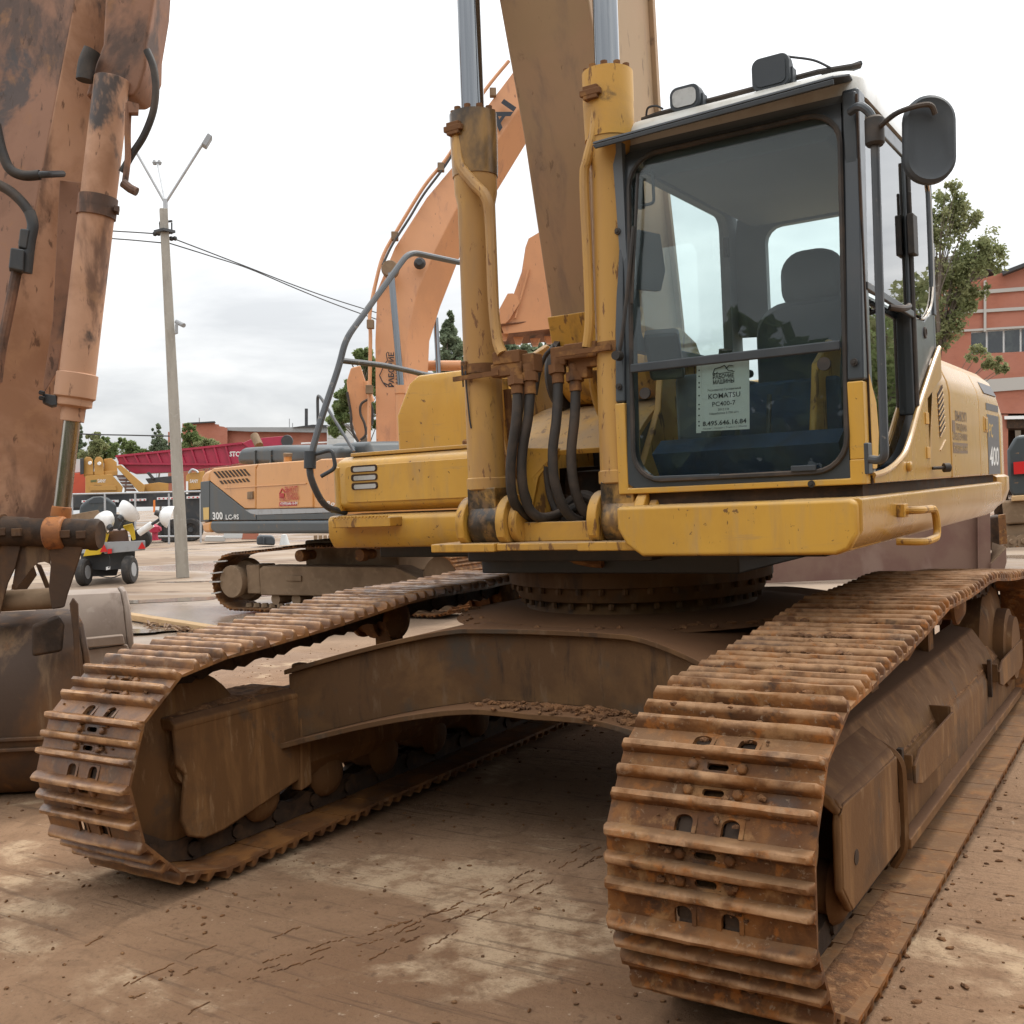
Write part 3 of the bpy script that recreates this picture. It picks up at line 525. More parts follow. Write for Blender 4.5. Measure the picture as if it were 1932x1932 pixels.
def side_frame(s):        # s = +1: under the cab, -1: the other side
    xc = 1.37*s
    f = MB()      # box beam between idler and sprocket, roof-shaped so mud slides off
    sec = [(-.17, .34), (-.145, .62), (-.09, .72), (.04, .70), (.12, .58), (.15, .49), (.15, .24), (.10, .22), (-.12, .26)]
    f.loft([[(xc+s*a, y, z) for a, z in (sec if s > 0 else sec[::-1])] for y in (-1.45, -.6, .4, 1.55)])
    fr = f.build('track_frame', 'frame_mud', EX, .012)
    g = MB()      # idler guard: a rounded hood with open front
    pr = [(-.17, .2), (-.17, .62), (-.13, .68), (.1, .69), (.145, .66), (.16, .6), (.16, .24), (.13, .2)]
    o1 = [(xc+s*a, -2.30, z+.02) for a, z in pr]; o2 = [(xc+s*a, -1.42, z) for a, z in pr]
    inn = [(xc+s*a*.86, -2.30, .45+(z-.45)*.9+.02) for a, z in pr]; inn2 = [(xc+s*a*.86, -1.9, .45+(z-.45)*.9) for a, z in pr]
    if s < 0: o1, o2, inn, inn2 = o1[::-1], o2[::-1], inn[::-1], inn2[::-1]
    # the side cheeks
    for sx, xo in ((1, .165), (-1, -.165)):
        cheek = [(-2.17, .69), (-2.165, .52), (-2.12, .47), (-2.14, .36), (-2.155, .28), (-2.12, .2), (-2.03, .165), (-1.92, .17), (-1.40, .28), (-1.36, .38), (-1.36, .69)]
        if s > 0 and sx > 0: cheek = [(-1.79, .56), (-1.815, .52), (-1.82, .30), (-1.72, .2), (-1.08, .2), (-1.08, .56)]
        g.prism([(xc+s*xo-.014, y, z) for y, z in cheek], (.028, 0, 0))
    (g.prism([(xc+s*a, -2.17, z) for a, z in ((-.182, .67), (.18, .67), (.18, .70), (.15, .725), (-.15, .725), (-.182, .70))], (0, .78, 0)) if s < 0 else g.prism([(xc+a, -1.80, z) for a, z in ((-.182, .66), (.0, .66), (.17, .53), (.18, .555), (.15, .60), (.02, .70), (-.182, .70))], (0, .76, 0))); g.box(xc-.05, xc+.05, -2.22, -1.9, .42, .6); g.prism([(xc-s*.195, y, z) for y, z in ((-1.44, .22), (-1.36, .24), (-1.34, .84), (-1.40, .84))], (s*.07, 0, 0))
    g.build('idler_guard', 'frame_mud', fr, .012)
    i_ = MB(); i_.lathe((xc-.10, -2.05, .505), (1, 0, 0), [(0, 0), (0, .2), (.02, .30), (.03, .36), (.055, .405), (.145, .405), (.17, .36), (.18, .30), (.2, .2), (.2, 0)], 36)
    i_.lathe((xc-.15, -2.05, .505), (1, 0, 0), [(0, 0), (0, .1), (.3, .1), (.3, 0)], 20); i_.build('idler', 'frame_mud', EX)
    k = MB(); k.lathe((xc-.12, 1.97, .53), (1, 0, 0), [(0, 0), (0, .26), (.02, .36), (.05, .40), (.19, .40), (.22, .36), (.24, .26), (.24, 0)], 30); k.build('sprocket', 'frame_mud', EX)
    cov = MB(); cov.lathe((xc+s*.1, 1.97, .53), (s, 0, 0), [(0, 0), (0, .24), (.08, .24), (.09, .2), (.12, .19), (.12, 0)], 26); cov.build('travel_motor', 'frame_mud', EX)
    for y in (-.55, .62):
        c = MB(); c.lathe((xc-.16, y, .955), (1, 0, 0), [(0, 0), (0, .055), (.03, .11), (.05, .11), (.052, .085), (.12, .085), (.122, .115), (.2, .115), (.202, .085), (.27, .085), (.272, .11), (.29, .11), (.32, .06), (.32, 0)], 20)
        c.box(xc-s*.06-.05, xc-s*.06+.05, y-.06, y+.06, .66, .9); c.build('carrier_roller', 'rust_block', EX)
    for y in [-1.62+.46*q for q in range(8)]:
        c = MB(); c.lathe((xc-.15, y, .235), (1, 0, 0), [(0, 0), (0, .06), (.03, .11), (.05, .12), (.055, .095), (.245, .095), (.25, .12), (.27, .11), (.3, .06), (.3, 0)], 16); c.build('track_roller', 'frame_mud', EX)
    return fr
FR, FLc = side_frame(1), side_frame(-1)
# outer side of the near frame: folded side skin, strap, steps, lower rail, all under crusted mud
xo = 1.535
m = MB(); sec = [(xo, .21), (xo, .45), (xo-.012, .49), (xo-.05, .525), (xo-.30, .66), (xo-.30, .21)]
m.loft([[(x, y, z) for x, z in sec] for y in (-1.06, -.3, .8, 2.35)]); m.build('side_skin', 'frame_mud', FR, .015)
m = MB(); m.prism([(xo+.002, y, z) for y, z in ((-1.77, .575), (-1.80, .55), (-1.812, .31), (-1.71, .205), (-1.03, .205), (-1.03, .56))], (.016, 0, 0))
m.prism([(x, -1.79, z) for x, z in ((xo+.017, .56), (xo+.0, .59), (xo-.03, .605), (xo-.28, .70), (xo-.28, .67), (xo-.03, .575))], (0, .74, 0)); m.build('side_guard', 'frame_mud', FR, .014)
m = MB(); m.tube([(xo+.008, -1.654, .366), (xo+.0205, -1.654, .366)], .026, 14); m.build('lift_hole', 'track_dark', FR)
m = MB(); m.tube(bend([(xo-.28, -1.01, .70), (xo-.06, -1.01, .60), (xo+.03, -1.01, .545), (xo+.03, -1.01, .2), (xo-.02, -1.0, .12)], .06), .017, 6); m.build('frame_strap', 'frame_mud', FR)
m = MB(); m.bar((xo+.02, -.98, .205), (xo+.02, 2.3, .205), .05, .045); m.build('lower_rail', 'frame_mud', FR, .008)
def step_bracket(y0, y1):
    m = MB(); m.prism([(xo+.05, y, z) for y, z in ((y0, .50), (y0+.12, .545), (y1, .55), (y1, .42), (y1-.1, .38), (y0+.12, .40), (y0, .43))], (.012, 0, 0)); m.box(xo-.06, xo+.05, y0, y0+.012, .44, .54); m.box(xo-.06, xo+.05, y1-.012, y1, .44, .575); st = m.build('step', 'frame_mud', FR, .004)
    m = MB(); m.box(xo-.0, xo+.022, y0-.04, y0-.006, .36, .57); m.build('step_stay', 'track_dark', st, .003)
step_bracket(-.93, -.12); step_bracket(1.25, 2.2)
# crusts of mud on the frame tops and shoes
m = MB(); r = random.Random(21); pts = []
for _ in range(260):
    y = r.uniform(-1.7, 1.9); a = r.random(); x = xo-.03-a*.27; z = .53+a*.15; pts.append((x, y, z))
lumps(m, pts, .004, .018, .5, 4); pts = []
for _ in range(160):
    y = r.uniform(-2.2, -1.42); x = -1.37+r.uniform(-.15, .15); pts.append((x, y, .722))
lumps(m, pts, .008, .03, .5, 5); m.build('mud_crust', 'mud', EX, ang=20, kind='stuff')
from mathutils import noise as mn_
def crust(y0, y1, ny, prof, seed, amp, thin=0.):     # caked mud: a lumpy sheet lying on the frame's top
    m = MB(); nx_ = len(prof); vs = []
    for j in range(ny+1):
        y = y0+(y1-y0)*j/ny
        for i, (x, z) in enumerate(prof):
            q = V((x*9, y*9, seed)); h = mn_.fractal(q, 1., 2.2, 5)*amp+mn_.noise(q*.35)*amp*.9; e = min(1, min(i, nx_-1-i)/2., min(j, ny-j)/3.)
            vs.append((x, y, z+(h+amp*.9)*e-.012*(1-e)))
    m.add(vs, [(j*nx_+i, j*nx_+i+1, (j+1)*nx_+i+1, (j+1)*nx_+i) for j in range(ny) for i in range(nx_-1)]); return m
pr_ = [(xo-.31+.0225*k, .685-.0118*k-.004*max(0, k-10)) for k in range(14)]
crust(-.99, 2.3, 150, pr_, 3, .02).build('mud_crust', 'mud', EX, ang=80, kind='stuff')
crust(-1.77, -1.05, 36, [(xo-.30+.02*k, .712-.0075*k) for k in range(14)], 8, .014).build('mud_crust', 'mud', EX, ang=80, kind='stuff')
crust(-2.2, 1.6, 130, [(1.475+.019*k, .057) for k in range(11)], 5, .008).build('mud_crust', 'mud', EX, ang=80, kind='stuff')
crust(-2.14, -1.42, 30, [(-1.53+.022*k, .727) for k in range(15)], 12, .012).build('mud_crust', 'mud', EX, ang=80, kind='stuff')
m = MB(); pts = []; r = random.Random(8)
cl = [(1.25, -1.95, .6), (1.5, -1.95, .5), (1.37, -1.6, .9), (1.3, -1.2, .9), (1.5, -1.35, .8), (1.2, -.8, .9), (1.45, -.6, 1.0), (1.3, -.2, 1.0), (1.5, -.1, .6)]
for cx, cy, w in cl:
    for _ in range(int(60*w)):
        x = r.gauss(cx, .1); y = r.gauss(cy, .12)
        if not 1.08 < x < 1.66: continue
        z = .972+(y+2.08)*(1.08-.968)/1.53 if y < -.55 else 1.082
        pts.append((x, y, z+.006))
lumps(m, pts, .008, .03, .62, 6); m.build('mud_clods', 'mud', EX, ang=20, kind='stuff')
# car body: hub with four legs that sweep out to the frames
def leg_wall(sy):
    pl = [(-1.22, 1.44), (-1.0, 1.30), (-.75, 1.15), (-.45, 1.03), (-.2, .985), (0, .975), (.2, .985), (.45, 1.03), (.75, 1.15), (1.0, 1.30), (1.22, 1.44)]
    return [(p.x, sy*p.y) for p in smooth([(x, y, 0) for x, y in pl], 4)]
m = MB(); fr_, bk = leg_wall(-1), leg_wall(1)
def ztop(x): return .965-.17*max(0, (abs(x)-.45)/.77)**1.35
def zbot(x): return .645-.17*max(0, (abs(x)-.25)/.97)**1.5
rings = []
for (x, y), (x2, y2) in zip(fr_, bk): rings.append([(x, y, zbot(x)), (x, y2, zbot(x)), (x, y2, ztop(x)), (x, y, ztop(x))])
m.loft(rings); cb = m.build('car_body', 'hub_steel', EX, ang=20)
m = MB(); rings = []
for (x, y), (x2, y2) in zip(fr_, bk): rings.append([(x, y-.035, ztop(x)+.002), (x, y2+.035, ztop(x)+.002), (x, y2+.035, ztop(x)+.026), (x, y-.035, ztop(x)+.026)])
m.loft(rings); m.build('top_plate', 'hub_steel', cb, .004, 20); m = MB(); m.lathe((0,0,.97), (0,0,1), [(0, 0), (0, 1.0), (.012, .98), (.045, .72), (.045, 0)], 48); m.build('hub_cone', 'hub_steel', cb)
m = MB(); rings = []
for (x, y), (x2, y2) in zip(fr_, bk): q = .13+.10*max(0, 1-abs(x)/.9); rings.append([(x, y-q, zbot(x)-.03), (x, y2+q, zbot(x)-.03), (x, y2+q, zbot(x)-.003), (x, y-q, zbot(x)-.003)])
m.loft(rings); m.build('bottom_plate', 'hub_steel', cb, .004, 20)
m = MB(); pts = []; r = random.Random(33)
for _ in range(240):
    x = r.gauss(.35, .35); y = -1.0-abs(r.gauss(0, .09))
    if abs(x) < .9: pts.append((x, y-.02, zbot(x)+.004))
for _ in range(160): a = r.uniform(3.3, 6.1); q = r.uniform(.68, 1.0); pts.append((q*math.cos(a), q*math.sin(a), .988))
lumps(m, pts, .006, .03, .55, 3); m.build('mud_clods', 'mud', EX, ang=20, kind='stuff')
# slew ring
m = MB(); m.lathe((0,0,.985), (0,0,1), [(0, 0), (0, .68), (.02, .62), (.09, .60), (.09, 0)], 48); m.build('hub_drum', 'hub_steel', EX)
m = MB(); m.lathe((0,0,1.075), (0,0,1), [(0, 0), (0, .655), (.02, .665), (.07, .675), (.075, .705), (.15, .705), (.15, 0)], 56); sr = m.build('slew_ring', 'hub_steel', EX)
m = MB(); m.lathe((0,0,0), (0,0,1), [(0, 0), (0, .016), (.022, .016), (.03, .01), (.03, 0)], 6); bm_ = m.build('bolt', 'hub_steel', sr)
bme = bm_.data; bpy.data.objects.remove(bm_)
for k in range(36):
    a = 2*PI*k/36; put('bolt', bme, Matrix.Translation((.685*math.cos(a), .685*math.sin(a), 1.118)), sr)
    put('bolt', bme, Matrix.Translation((.63*math.cos(a+.05), .63*math.sin(a+.05), 1.042)), sr)
# ================================================================== upper structure
m = MB(); m.box(-.50, .86, -.78, .9, 1.232, 1.36); m.box(.86, 1.15, -.45, .9, 1.28, 1.36); m.box(-1.35, -.50, -.55, .9, 1.30, 1.38); m.box(-.5, .5, -.9, 2.6, 1.30, 1.36); m.build('revolving_frame', 'dark_steel', EX, .01)
m = MB(); m.tube(smooth([(-.05, -.79, 1.31), (.05, -.80, 1.30), (.13, -.80, 1.285), (.2, -.80, 1.28)]), [.012]*6+[.02]*13, 8); m.build('cable_end', 'rust_block', EX)
# left front deck under the cab
m = MB(); m.prism([(x, -1.21, z) for x, z in ((.49, 1.553), (1.46, 1.553), (1.488, 1.54), (1.488, 1.42), (1.45, 1.36), (1.40, 1.342), (.60, 1.342), (.53, 1.39), (.49, 1.46))], (0, .5, 0)); m.build('deck_front', 'yellow_paint', EX, .018, seg=3)
m = MB(); sk = [(1.5, 1.548), (1.487, 1.556), (1.2, 1.556), (1.2, 1.345), (1.41, 1.345), (1.455, 1.366), (1.497, 1.43)]
m.loft([[(x, y, z) for x, z in sk] for y in (-1.185, .4, 1.6, 2.2)]+[[(x, 2.31, min(z, 1.553) if z > 1.4 else z+.03) for x, z in sk]])
m.build('side_skirt', 'pale_yellow_paint', EX, .008)
m = MB(); m.box(.52, 1.462, -1.02, 2.2, 1.55, 1.60); m.build('deck_gap', 'track_dark', EX)
m = MB(); m.tube(bend([(1.50, -.60, 1.482), (1.585, -.60, 1.482), (1.585, -.30, 1.478), (1.585, -.26, 1.35), (1.585, -.52, 1.345), (1.47, -.54, 1.35)], .07), .0165, 10); h = m.build('grab_handle', 'worn_yellow', EX)
m = MB(); m.box(1.498, 1.53, -.64, -.565, 1.455, 1.51); m.build('mount_plate', 'worn_yellow', h, .003)
# cab ------------------------------------------------------------
XL, XR, YR = .43, 1.492, .40
def yf(z): return -1.055+max(0, z-2.2)*.10
CB = MB()
def skin(name, mat, polys, bev=.006, par=EX):
    m = MB()
    for pts, v in polys: m.prism(pts, v)
    return m.build(name, mat, par, bev)
def ring_panel(name, mat, outer, inner, vec, par, bev=.004):     # plate with an opening; outer & inner same count
    m = MB(); n = len(outer); vec = V(vec); o = [V(p) for p in outer]; i = [V(p) for p in inner]
    vs = o+i+[p+vec for p in o]+[p+vec for p in i]; fs = []
    for k in range(n):
        j = (k+1) % n; fs += [(k, j, n+j, n+k), (2*n+j, 2*n+k, 3*n+k, 3*n+j), (j, k, 2*n+k, 2*n+j), (n+k, n+j, 3*n+j, 3*n+k)]
    m.add(vs, fs); o = m.build(name, mat, par, 0); return o
cab = MB(); cab.box(XL+.02, XR-.02, -1.0, YR, 1.602, 1.64); cab = cab.build('cab', 'black_paint', EX)
F = lambda x, z, dy=0: (x, yf(z)+dy, z)
# windscreen surround
rr = [(.965+x, 2.36+z) for x, z in rrect(.905, 1.40, .13, 6)]
def to_outer(x, z, x0, x1, z0, z1):
    dx, dz = x-(x0+x1)/2, z-(z0+z1)/2; k = min(((x1-x0)/2)/abs(dx) if dx else 9e9, ((z1-z0)/2)/abs(dz) if dz else 9e9); return (x0+x1)/2+dx*k, (z0+z1)/2+dz*k
ou = [to_outer(x, z, .478, 1.425, 1.628, 3.09) for x, z in rr]
ring_panel('windscreen_frame', 'black_paint', [F(x, z) for x, z in ou], [F(x, z) for x, z in rr], (0, .05, 0), cab)
m = MB(); m.tube([F(.965+x, 2.36+z, -.006) for x, z in rrect(.91, 1.405, .13, 6)], .011, 6, True); m.build('windscreen_seal', 'rubber', cab)
skin('front_pillar', 'black_paint', [([F(XL, 2.0), F(.478, 2.0), F(.478, 3.12), F(XL, 3.12)], (0, .09, 0))], .012, cab)
skin('front_pillar', 'black_paint', [([F(1.425, 2.0), F(XR, 2.0), F(XR, 3.14), F(1.425, 3.14)], (0, .10, 0))], .012, cab)
skin('front_sill', 'yellow_paint', [([F(XL, 1.602, -.004), F(XR-.004, 1.602, -.004), F(XR-.004, 1.70, -.004), F(1.425, 1.70, -.004), F(1.425, 1.628, -.004), F(.478, 1.628, -.004), F(.478, 1.998, -.004), F(XL, 1.998, -.004)], (0, .07, 0)), ([F(1.427, 1.698, -.004), F(XR-.004, 1.698, -.004), F(XR-.004, 1.998, -.004), F(1.427, 1.998, -.004)], (0, .08, 0))], .006, cab)
for x, z in ((1.275, 1.612), (1.458, 2.07), (.455, 2.07), (.455, 2.75)):
    m = MB(); m.lathe((x, yf(z)-.003, z), (0, -1, 0), [(0, 0), (0, .015), (.006, .014), (.006, .007), (.012, .006), (.012, 0)], 12); m.build('rubber_stop', 'rubber', cab)
m = MB(); m.bar(F(.52, 2.14, -.012), F(1.41, 2.14, -.012), .022, .038); m.build('windscreen_rail', 'black_plastic', cab, .006)
m = MB(); m.prism([F(x, z, .012) for x, z in ((.515, 2.155), (1.415, 2.155), (1.415, 3.06), (.515, 3.06))], (0, .005, 0)); m.build('windscreen_pane', 'clear_glass', cab)
m = MB(); m.prism([F(x, z, .006) for x, z in ((.515, 1.67), (1.415, 1.67), (1.415, 2.125), (.515, 2.125))], (0, .005, 0)); m.build('lower_windscreen_pane', 'clear_glass', cab)
m = MB(); m.cyl(F(1.345, 2.075, -.0), F(1.345, 2.075, -.014), .026, 20); m.build('pane_lock', 'rubber', cab); m = MB(); m.cyl(F(.58, 2.03, 0), F(.58, 2.03, -.014), .024, 20); m.build('pane_lock', 'rubber', cab)
m = MB(); m.bar(F(1.20, 1.675, -.012), F(1.30, 1.675, -.012), .02, .024); m.bar(F(.6, 1.668, -.01), F(.9, 1.664, -.01), .012, .014); m.build('pane_latch', 'black_plastic', cab, .004)
# sun and rain visor
m = MB(); vz = [(.40, -1.10, 3.115), (1.44, -1.12, 3.135), (1.475, -1.02, 3.165), (1.44, -.80, 3.205), (.43, -.80, 3.185)]
m.prism(vz, (0, .004, .012)); m.prism([(.40, -1.10, 3.114), (1.44, -1.12, 3.134), (1.44, -1.118, 3.112), (.41, -1.098, 3.095)], (0, .01, 0)); m.build('rain_visor', 'black_plastic', cab, .004)
m = MB(); m.prism([F(x, z, .03) for x, z in ((.48, 3.03), (1.42, 3.03), (1.42, 3.13), (.48, 3.13))], (0, .03, 0)); m.build('header_panel', 'cab_lining', cab)
# roof
m = MB(); rf = rrect(1.06, 1.30, .10, 5); m.loft([[(.962+x, -.28+y, 3.13) for x, y in rf], [(.962+x, -.28+y, 3.20) for x, y in rf], [(.962+x*.96, -.28+y*.97, 3.235) for x, y in rf], [(.962+x*.86, -.28+y*.88, 3.25) for x, y in rf]])
m.build('roof', 'grey_roof', cab, 0, 50)
m = MB(); m.box(XL+.05, XR-.05, -.88, YR-.06, 3.08, 3.128); m.prism([(x, -.86, z) for x, z in ((XL+.06, 3.08), (XL+.16, 2.99), (XR-.16, 2.99), (XR-.06, 3.08))], (0, 1.2, 0)); m.build('headliner', 'cab_lining', cab, .01)
# right hand wall (towards the boom)
def wallX(x, t, outer, holes_inner, mat, name): return ring_panel(name, mat, [(x, y, z) for y, z in outer], [(x, y, z) for y, z in holes_inner], (t, 0, 0), cab)
wi = [(-.32+y, 2.66+z) for y, z in rrect(1.13, .77, .07, 4)]; wo = [to_outer(y, z, -1.0, YR, 1.64, 3.13) for y, z in wi]
wallX(XL+.01, .05, wo, wi, 'cab_lining', 'side_wall')
m = MB(); m.box(XL+.03, XL+.036, -.88, .24, 2.28, 3.05); m.build('side_pane', 'inner_glass', cab)
m = MB(); m.box(XL+.06, XL+.085, .165, .19, 2.82, 2.92); m.build('pane_latch', 'rubber', cab)
# rear wall
ri = [(.995+x, 2.69+z) for x, z in rrect(.68, .58, .08, 4)]; ro = [to_outer(x, z, XL, XR, 1.64, 3.13) for x, z in ri]
ring_panel('rear_wall', 'cab_lining', [(x, YR-.05, z) for x, z in ro], [(x, YR-.05, z) for x, z in ri], (0, .05, 0), cab)
m = MB(); m.box(.64, 1.35, YR-.03, YR-.024, 2.39, 2.99); m.build('rear_pane', 'inner_glass', cab)
# door side
x = XR
m = MB(); m.box(x-.06, x-.006, -.985, -.90, 1.62, 3.12); m.box(x-.06, x-.006, -.165, -.10, 1.9, 3.1); m.box(x-.06, x-.006, .36, YR, 2.2, 3.12); m.box(x-.06, x-.006, -.9, .36, 3.055, 3.12); m.build('door_frame', 'black_paint', cab, .008)
m = MB(); m.prism([(x-.02, y, z) for y, z in ((-.92, 2.36), (-.15, 2.36), (-.15, 3.06), (-.90, 3.06))], (.006, 0, 0)); m.build('door_pane', 'side_glass', cab)
m = MB(); m.prism([(x-.016, y, z) for y, z in ((-.11, 2.37), (.12, 2.37), (.27, 2.42), (.345, 2.54), (.365, 2.75), (.365, 2.98), (.33, 3.05), (-.11, 3.055))], (.006, 0, 0)); m.build('quarter_pane', 'side_glass', cab)
m = MB(); m.tube(bend([(x-.004, .03, 2.355), (x-.004, .14, 2.365), (x-.004, .30, 2.44), (x-.004, .37, 2.56), (x-.004, .375, 2.98), (x-.004, .33, 3.065)], .08), .007, 6); m.build('pane_trim', 'dull_chrome', cab)
sw = smooth([(-1.0, 1.640), (-.833, 1.651), (-.667, 1.674), (-.529, 1.705), (-.435, 1.735), (-.36, 1.775), (-.284, 1.825), (-.119, 1.945), (.09, 2.075), (.255, 2.175), (.40, 2.255)], 4)
m = MB(); m.prism([(x-.045, p.x, p.y) for p in sw if p.x < -.14]+[(x-.045, -.14, 2.36), (x-.045, -.93, 2.36), (x-.045, -.95, 1.65)], (.006, 0, 0)); m.build('lower_door_pane', 'side_glass', cab)
m = MB(); m.prism([(x-.05, p.x, p.y) for p in sw if p.x > -.13]+[(x-.05, .40, 2.56), (x-.05, .30, 2.41), (x-.05, .14, 2.355), (x-.05, -.13, 2.355)], (.042, 0, 0)); qp = m.build('quarter_panel', 'black_paint', cab, .006)
m = MB(); m.lathe((x-.008, .14, 2.30), (1, 0, 0), [(0, .012), (0, .028), (.006, .028), (.008, .02), (.0, .012)], 16); m.build('panel_plug', 'rubber', qp)
m = MB(); m.bar((x-.002, -.965, 2.372), (x-.002, -.12, 2.352), .018, .032); m.build('door_rail', 'handrail_grey', cab, .005)
m = MB(); m.tube([(x+.0, -.135, 3.04), (x+.0, -.135, 1.94)], .012, 8); m.build('door_seal', 'rubber', cab)
m = MB(); m.box(x-.002, x+.026, -.185, -.095, 2.62, 2.80); m.tube([(x+.012, -.165, 2.9), (x+.012, -.165, 2.78)], .007, 6); m.build('window_slide', 'rubber', cab, .006)
m = MB(); m.tube(smooth([(x+.002, -.60, 2.33), (x+.035, -.56, 2.325), (x+.04, -.43, 2.345), (x+.025, -.34, 2.365)]), .013, 8); m.build('door_handle', 'rubber', cab)
m = MB(); m.box(x-.09, x-.06, -.80, -.30, 2.20, 2.235); m.prism([(x-.30, y, z) for y, z in ((-.80, 1.80), (-.72, 2.12), (-.50, 2.24), (-.34, 2.22), (-.40, 2.05), (-.52, 1.80))], (.03, 0, 0)); m.build('arm_rest', 'worn_yellow', cab, .01)
# yellow lower door skin with its curved upper edge
m = MB(); m.prism([(x-.008, p.x, p.y) for p in sw]+[(x-.008, .42, 2.255), (x-.008, .42, 2.1), (x-.008, .06, 1.98), (x-.008, .056, 1.604), (x-.008, -.985, 1.604)], (.018, 0, 0)); dr = m.build('door_skin', 'pale_yellow_paint', cab, .005)
m = MB(); m.tube([(x+.006, p.x, p.y-.005) for p in sw], .012, 8); m.build('door_lip', 'pale_yellow_paint', dr)
m = MB(); m.prism([(x-.012, y, z) for y, z in ((-.995, 1.66), (-.93, 1.66), (-.90, 1.72), (-.88, 1.80), (-.90, 1.92), (-.995, 2.03))], (.018, 0, 0)); m.build('door_edge', 'yellow_paint', cab, .004)
m = MB(); m.box(x-.004, x+.004, -1.0, -.985, 1.6, 3.1); m.build('door_gap', 'track_dark', cab)
m = MB(); m.lathe((x+.012, -.42, 1.665), (1, 0, 0), [(0, 0), (0, .022), (.012, .022), (.018, .014), (.018, 0)], 12); m.build('door_lock', 'pale_yellow_paint', dr)
m = MB(); m.cyl((x+.008, .12, 1.655), (x+.055, .16, 1.655), .008, 8); m.lathe((x+.05, .16, 1.655), (.8, .6, 0), [(0, 0), (0, .022), (.028, .022), (.034, .014), (.034, 0)], 14); m.build('door_stop', 'rubber', dr)
for z in (1.70, 1.86): m = MB(); m.box(x+.008, x+.015, -.02, .05, z, z+.055); m.build('hinge', 'worn_yellow', dr, .003)
# hand rail beside the door, carrying the mirror
hx = XR+.075
m = MB(); m.tube(bend([(XR-.01, -1.03, 1.70), (hx, -1.10, 1.685), (hx, -1.10, 1.76), (hx, -1.05, 2.98), (XR+.03, -1.06, 3.035), (XR-.02, -1.02, 3.03)], .06), .0165, 10); m.build('door_handrail', 'handrail_grey', EX)
m = MB(); m.box(XR-.012, XR+.006, -1.06, -1.0, 1.64, 1.76); m.build('rail_foot', 'handrail_grey', EX, .004)
m = MB(); m.lathe((hx, -1.055, 2.87), (0, .04, 1), [(0, 0), (0, .028), (.01, .036), (.10, .036), (.11, .026), (.11, 0)], 16); c = m.build('mirror_clamp', 'rubber', EX)
m = MB(); mc = V((1.765, -1.09, 2.84)); mr_ = V((.84, .54, -.0)).normalized(); mn = V((.54, -.84, .05)).normalized(); mu = V((.02, .03, 1))
m.tube(smooth([(hx+.02, -1.06, 2.935), mc+mr_*-.12+mu*.095+mn*.03, mc+mr_*-.02+mu*.112+mn*.045, mc+mr_*.01+mu*.08+mn*.035]), .010, 8); m.build('mirror_arm', 'rubber', c)
m = MB(); sh = [(.19, .325, .088), (.19, .325, .088), (.178, .312, .084), (.12, .24, .058)]; rings = []
for (w, h, q), d in zip(((.182, .312, .088), (.19, .322, .093), (.188, .318, .092), (.165, .295, .08), (.13, .255, .063)), (-.018, -.008, .012, .02, .014)):
    rings.append([mc+mr_*a+mu*b+mn*d for a, b in rrect(w, h, q, 8)])
m.loft(rings); mi = m.build('mirror', 'black_plastic', c, 0, 40)
m = MB(); m.prism([mc+mr_*a+mu*b-mn*.0185 for a, b in rrect(.17, .30, .08, 8)], mn*-.002); m.build('mirror_glass', 'chrome', mi)
# work lamps and bar on the roof
m = MB(); m.tube([(.52, -.84, 3.262), (.60, -.84, 3.27), (1.30, -.82, 3.285), (1.46, -.78, 3.285)], .012, 8); lb = m.build('lamp_bar', 'rubber', EX)
def work_lamp(cx, cz, w, h, lens):
    m = MB(); rings = [[(cx+a*k, y, cz+b*k) for a, b in rrect(w, h, .035, 5)] for k, y in ((1, -.905), (1.0, -.86), (.9, -.82), (.6, -.78))]; m.loft(rings)
    o = m.build('work_lamp', 'black_plastic', lb, .004, 45); m = MB(); m.prism([(cx+a, -.9055, cz+b) for a, b in rrect(w-.03, h-.03, .024, 4)], (0, -.004, 0)); m.build('lamp_lens', lens, o)
    m = MB(); m.box(cx-w*.48, cx+w*.48, -.90, -.80, cz-h/2-.085, cz-h/2-.055); m.box(cx+w/2-.006, cx+w/2+.006, -.88, -.83, cz-h/2-.08, cz+.01); m.build('lamp_bracket', 'black_plastic', o)
P1, P2 = aY(1291, 184, -.905), aY(1453, 136, -.905); work_lamp(P1.x, P1.z, .137, .104, 'head_glass'); work_lamp(P2.x, P2.z, .158, .135, 'black_plastic')
m = MB(); m.tube(smooth([(P2.x-.02, -.84, P2.z+.066), (P2.x+.02, -.82, P2.z+.085), (P2.x+.08, -.84, P2.z+.06), (P2.x+.16, -.83, P2.z+.03), (P2.x+.22, -.82, 3.29)]), .005, 5); m.tube(smooth([(.54, -.84, 3.27), (.56, -.86, 3.30), (.60, -.86, 3.30), (.63, -.86, 3.28)]), .005, 5); m.build('lamp_cable', 'wire_black', lb)
m = MB(); m.bar((1.30, -.78, 3.27), (1.45, -.72, 3.31), .05, .02); m.build('wiper_motor_cover', 'black_plastic', EX, .006)
# wiper
m = MB(); a = F(.468, 2.20, -.02); m.tube(smooth([a, F(.50, 2.35, -.03), F(.545, 2.75, -.03)]), .009, 6); m.tube([F(.53, 2.42, -.018), F(.56, 2.98, -.018)], .007, 6); m.lathe(a, (0, -1, 0), [(-.01, 0), (-.01, .022), (.03, .02), (.03, 0)], 12); m.build('wiper', 'rubber', cab)
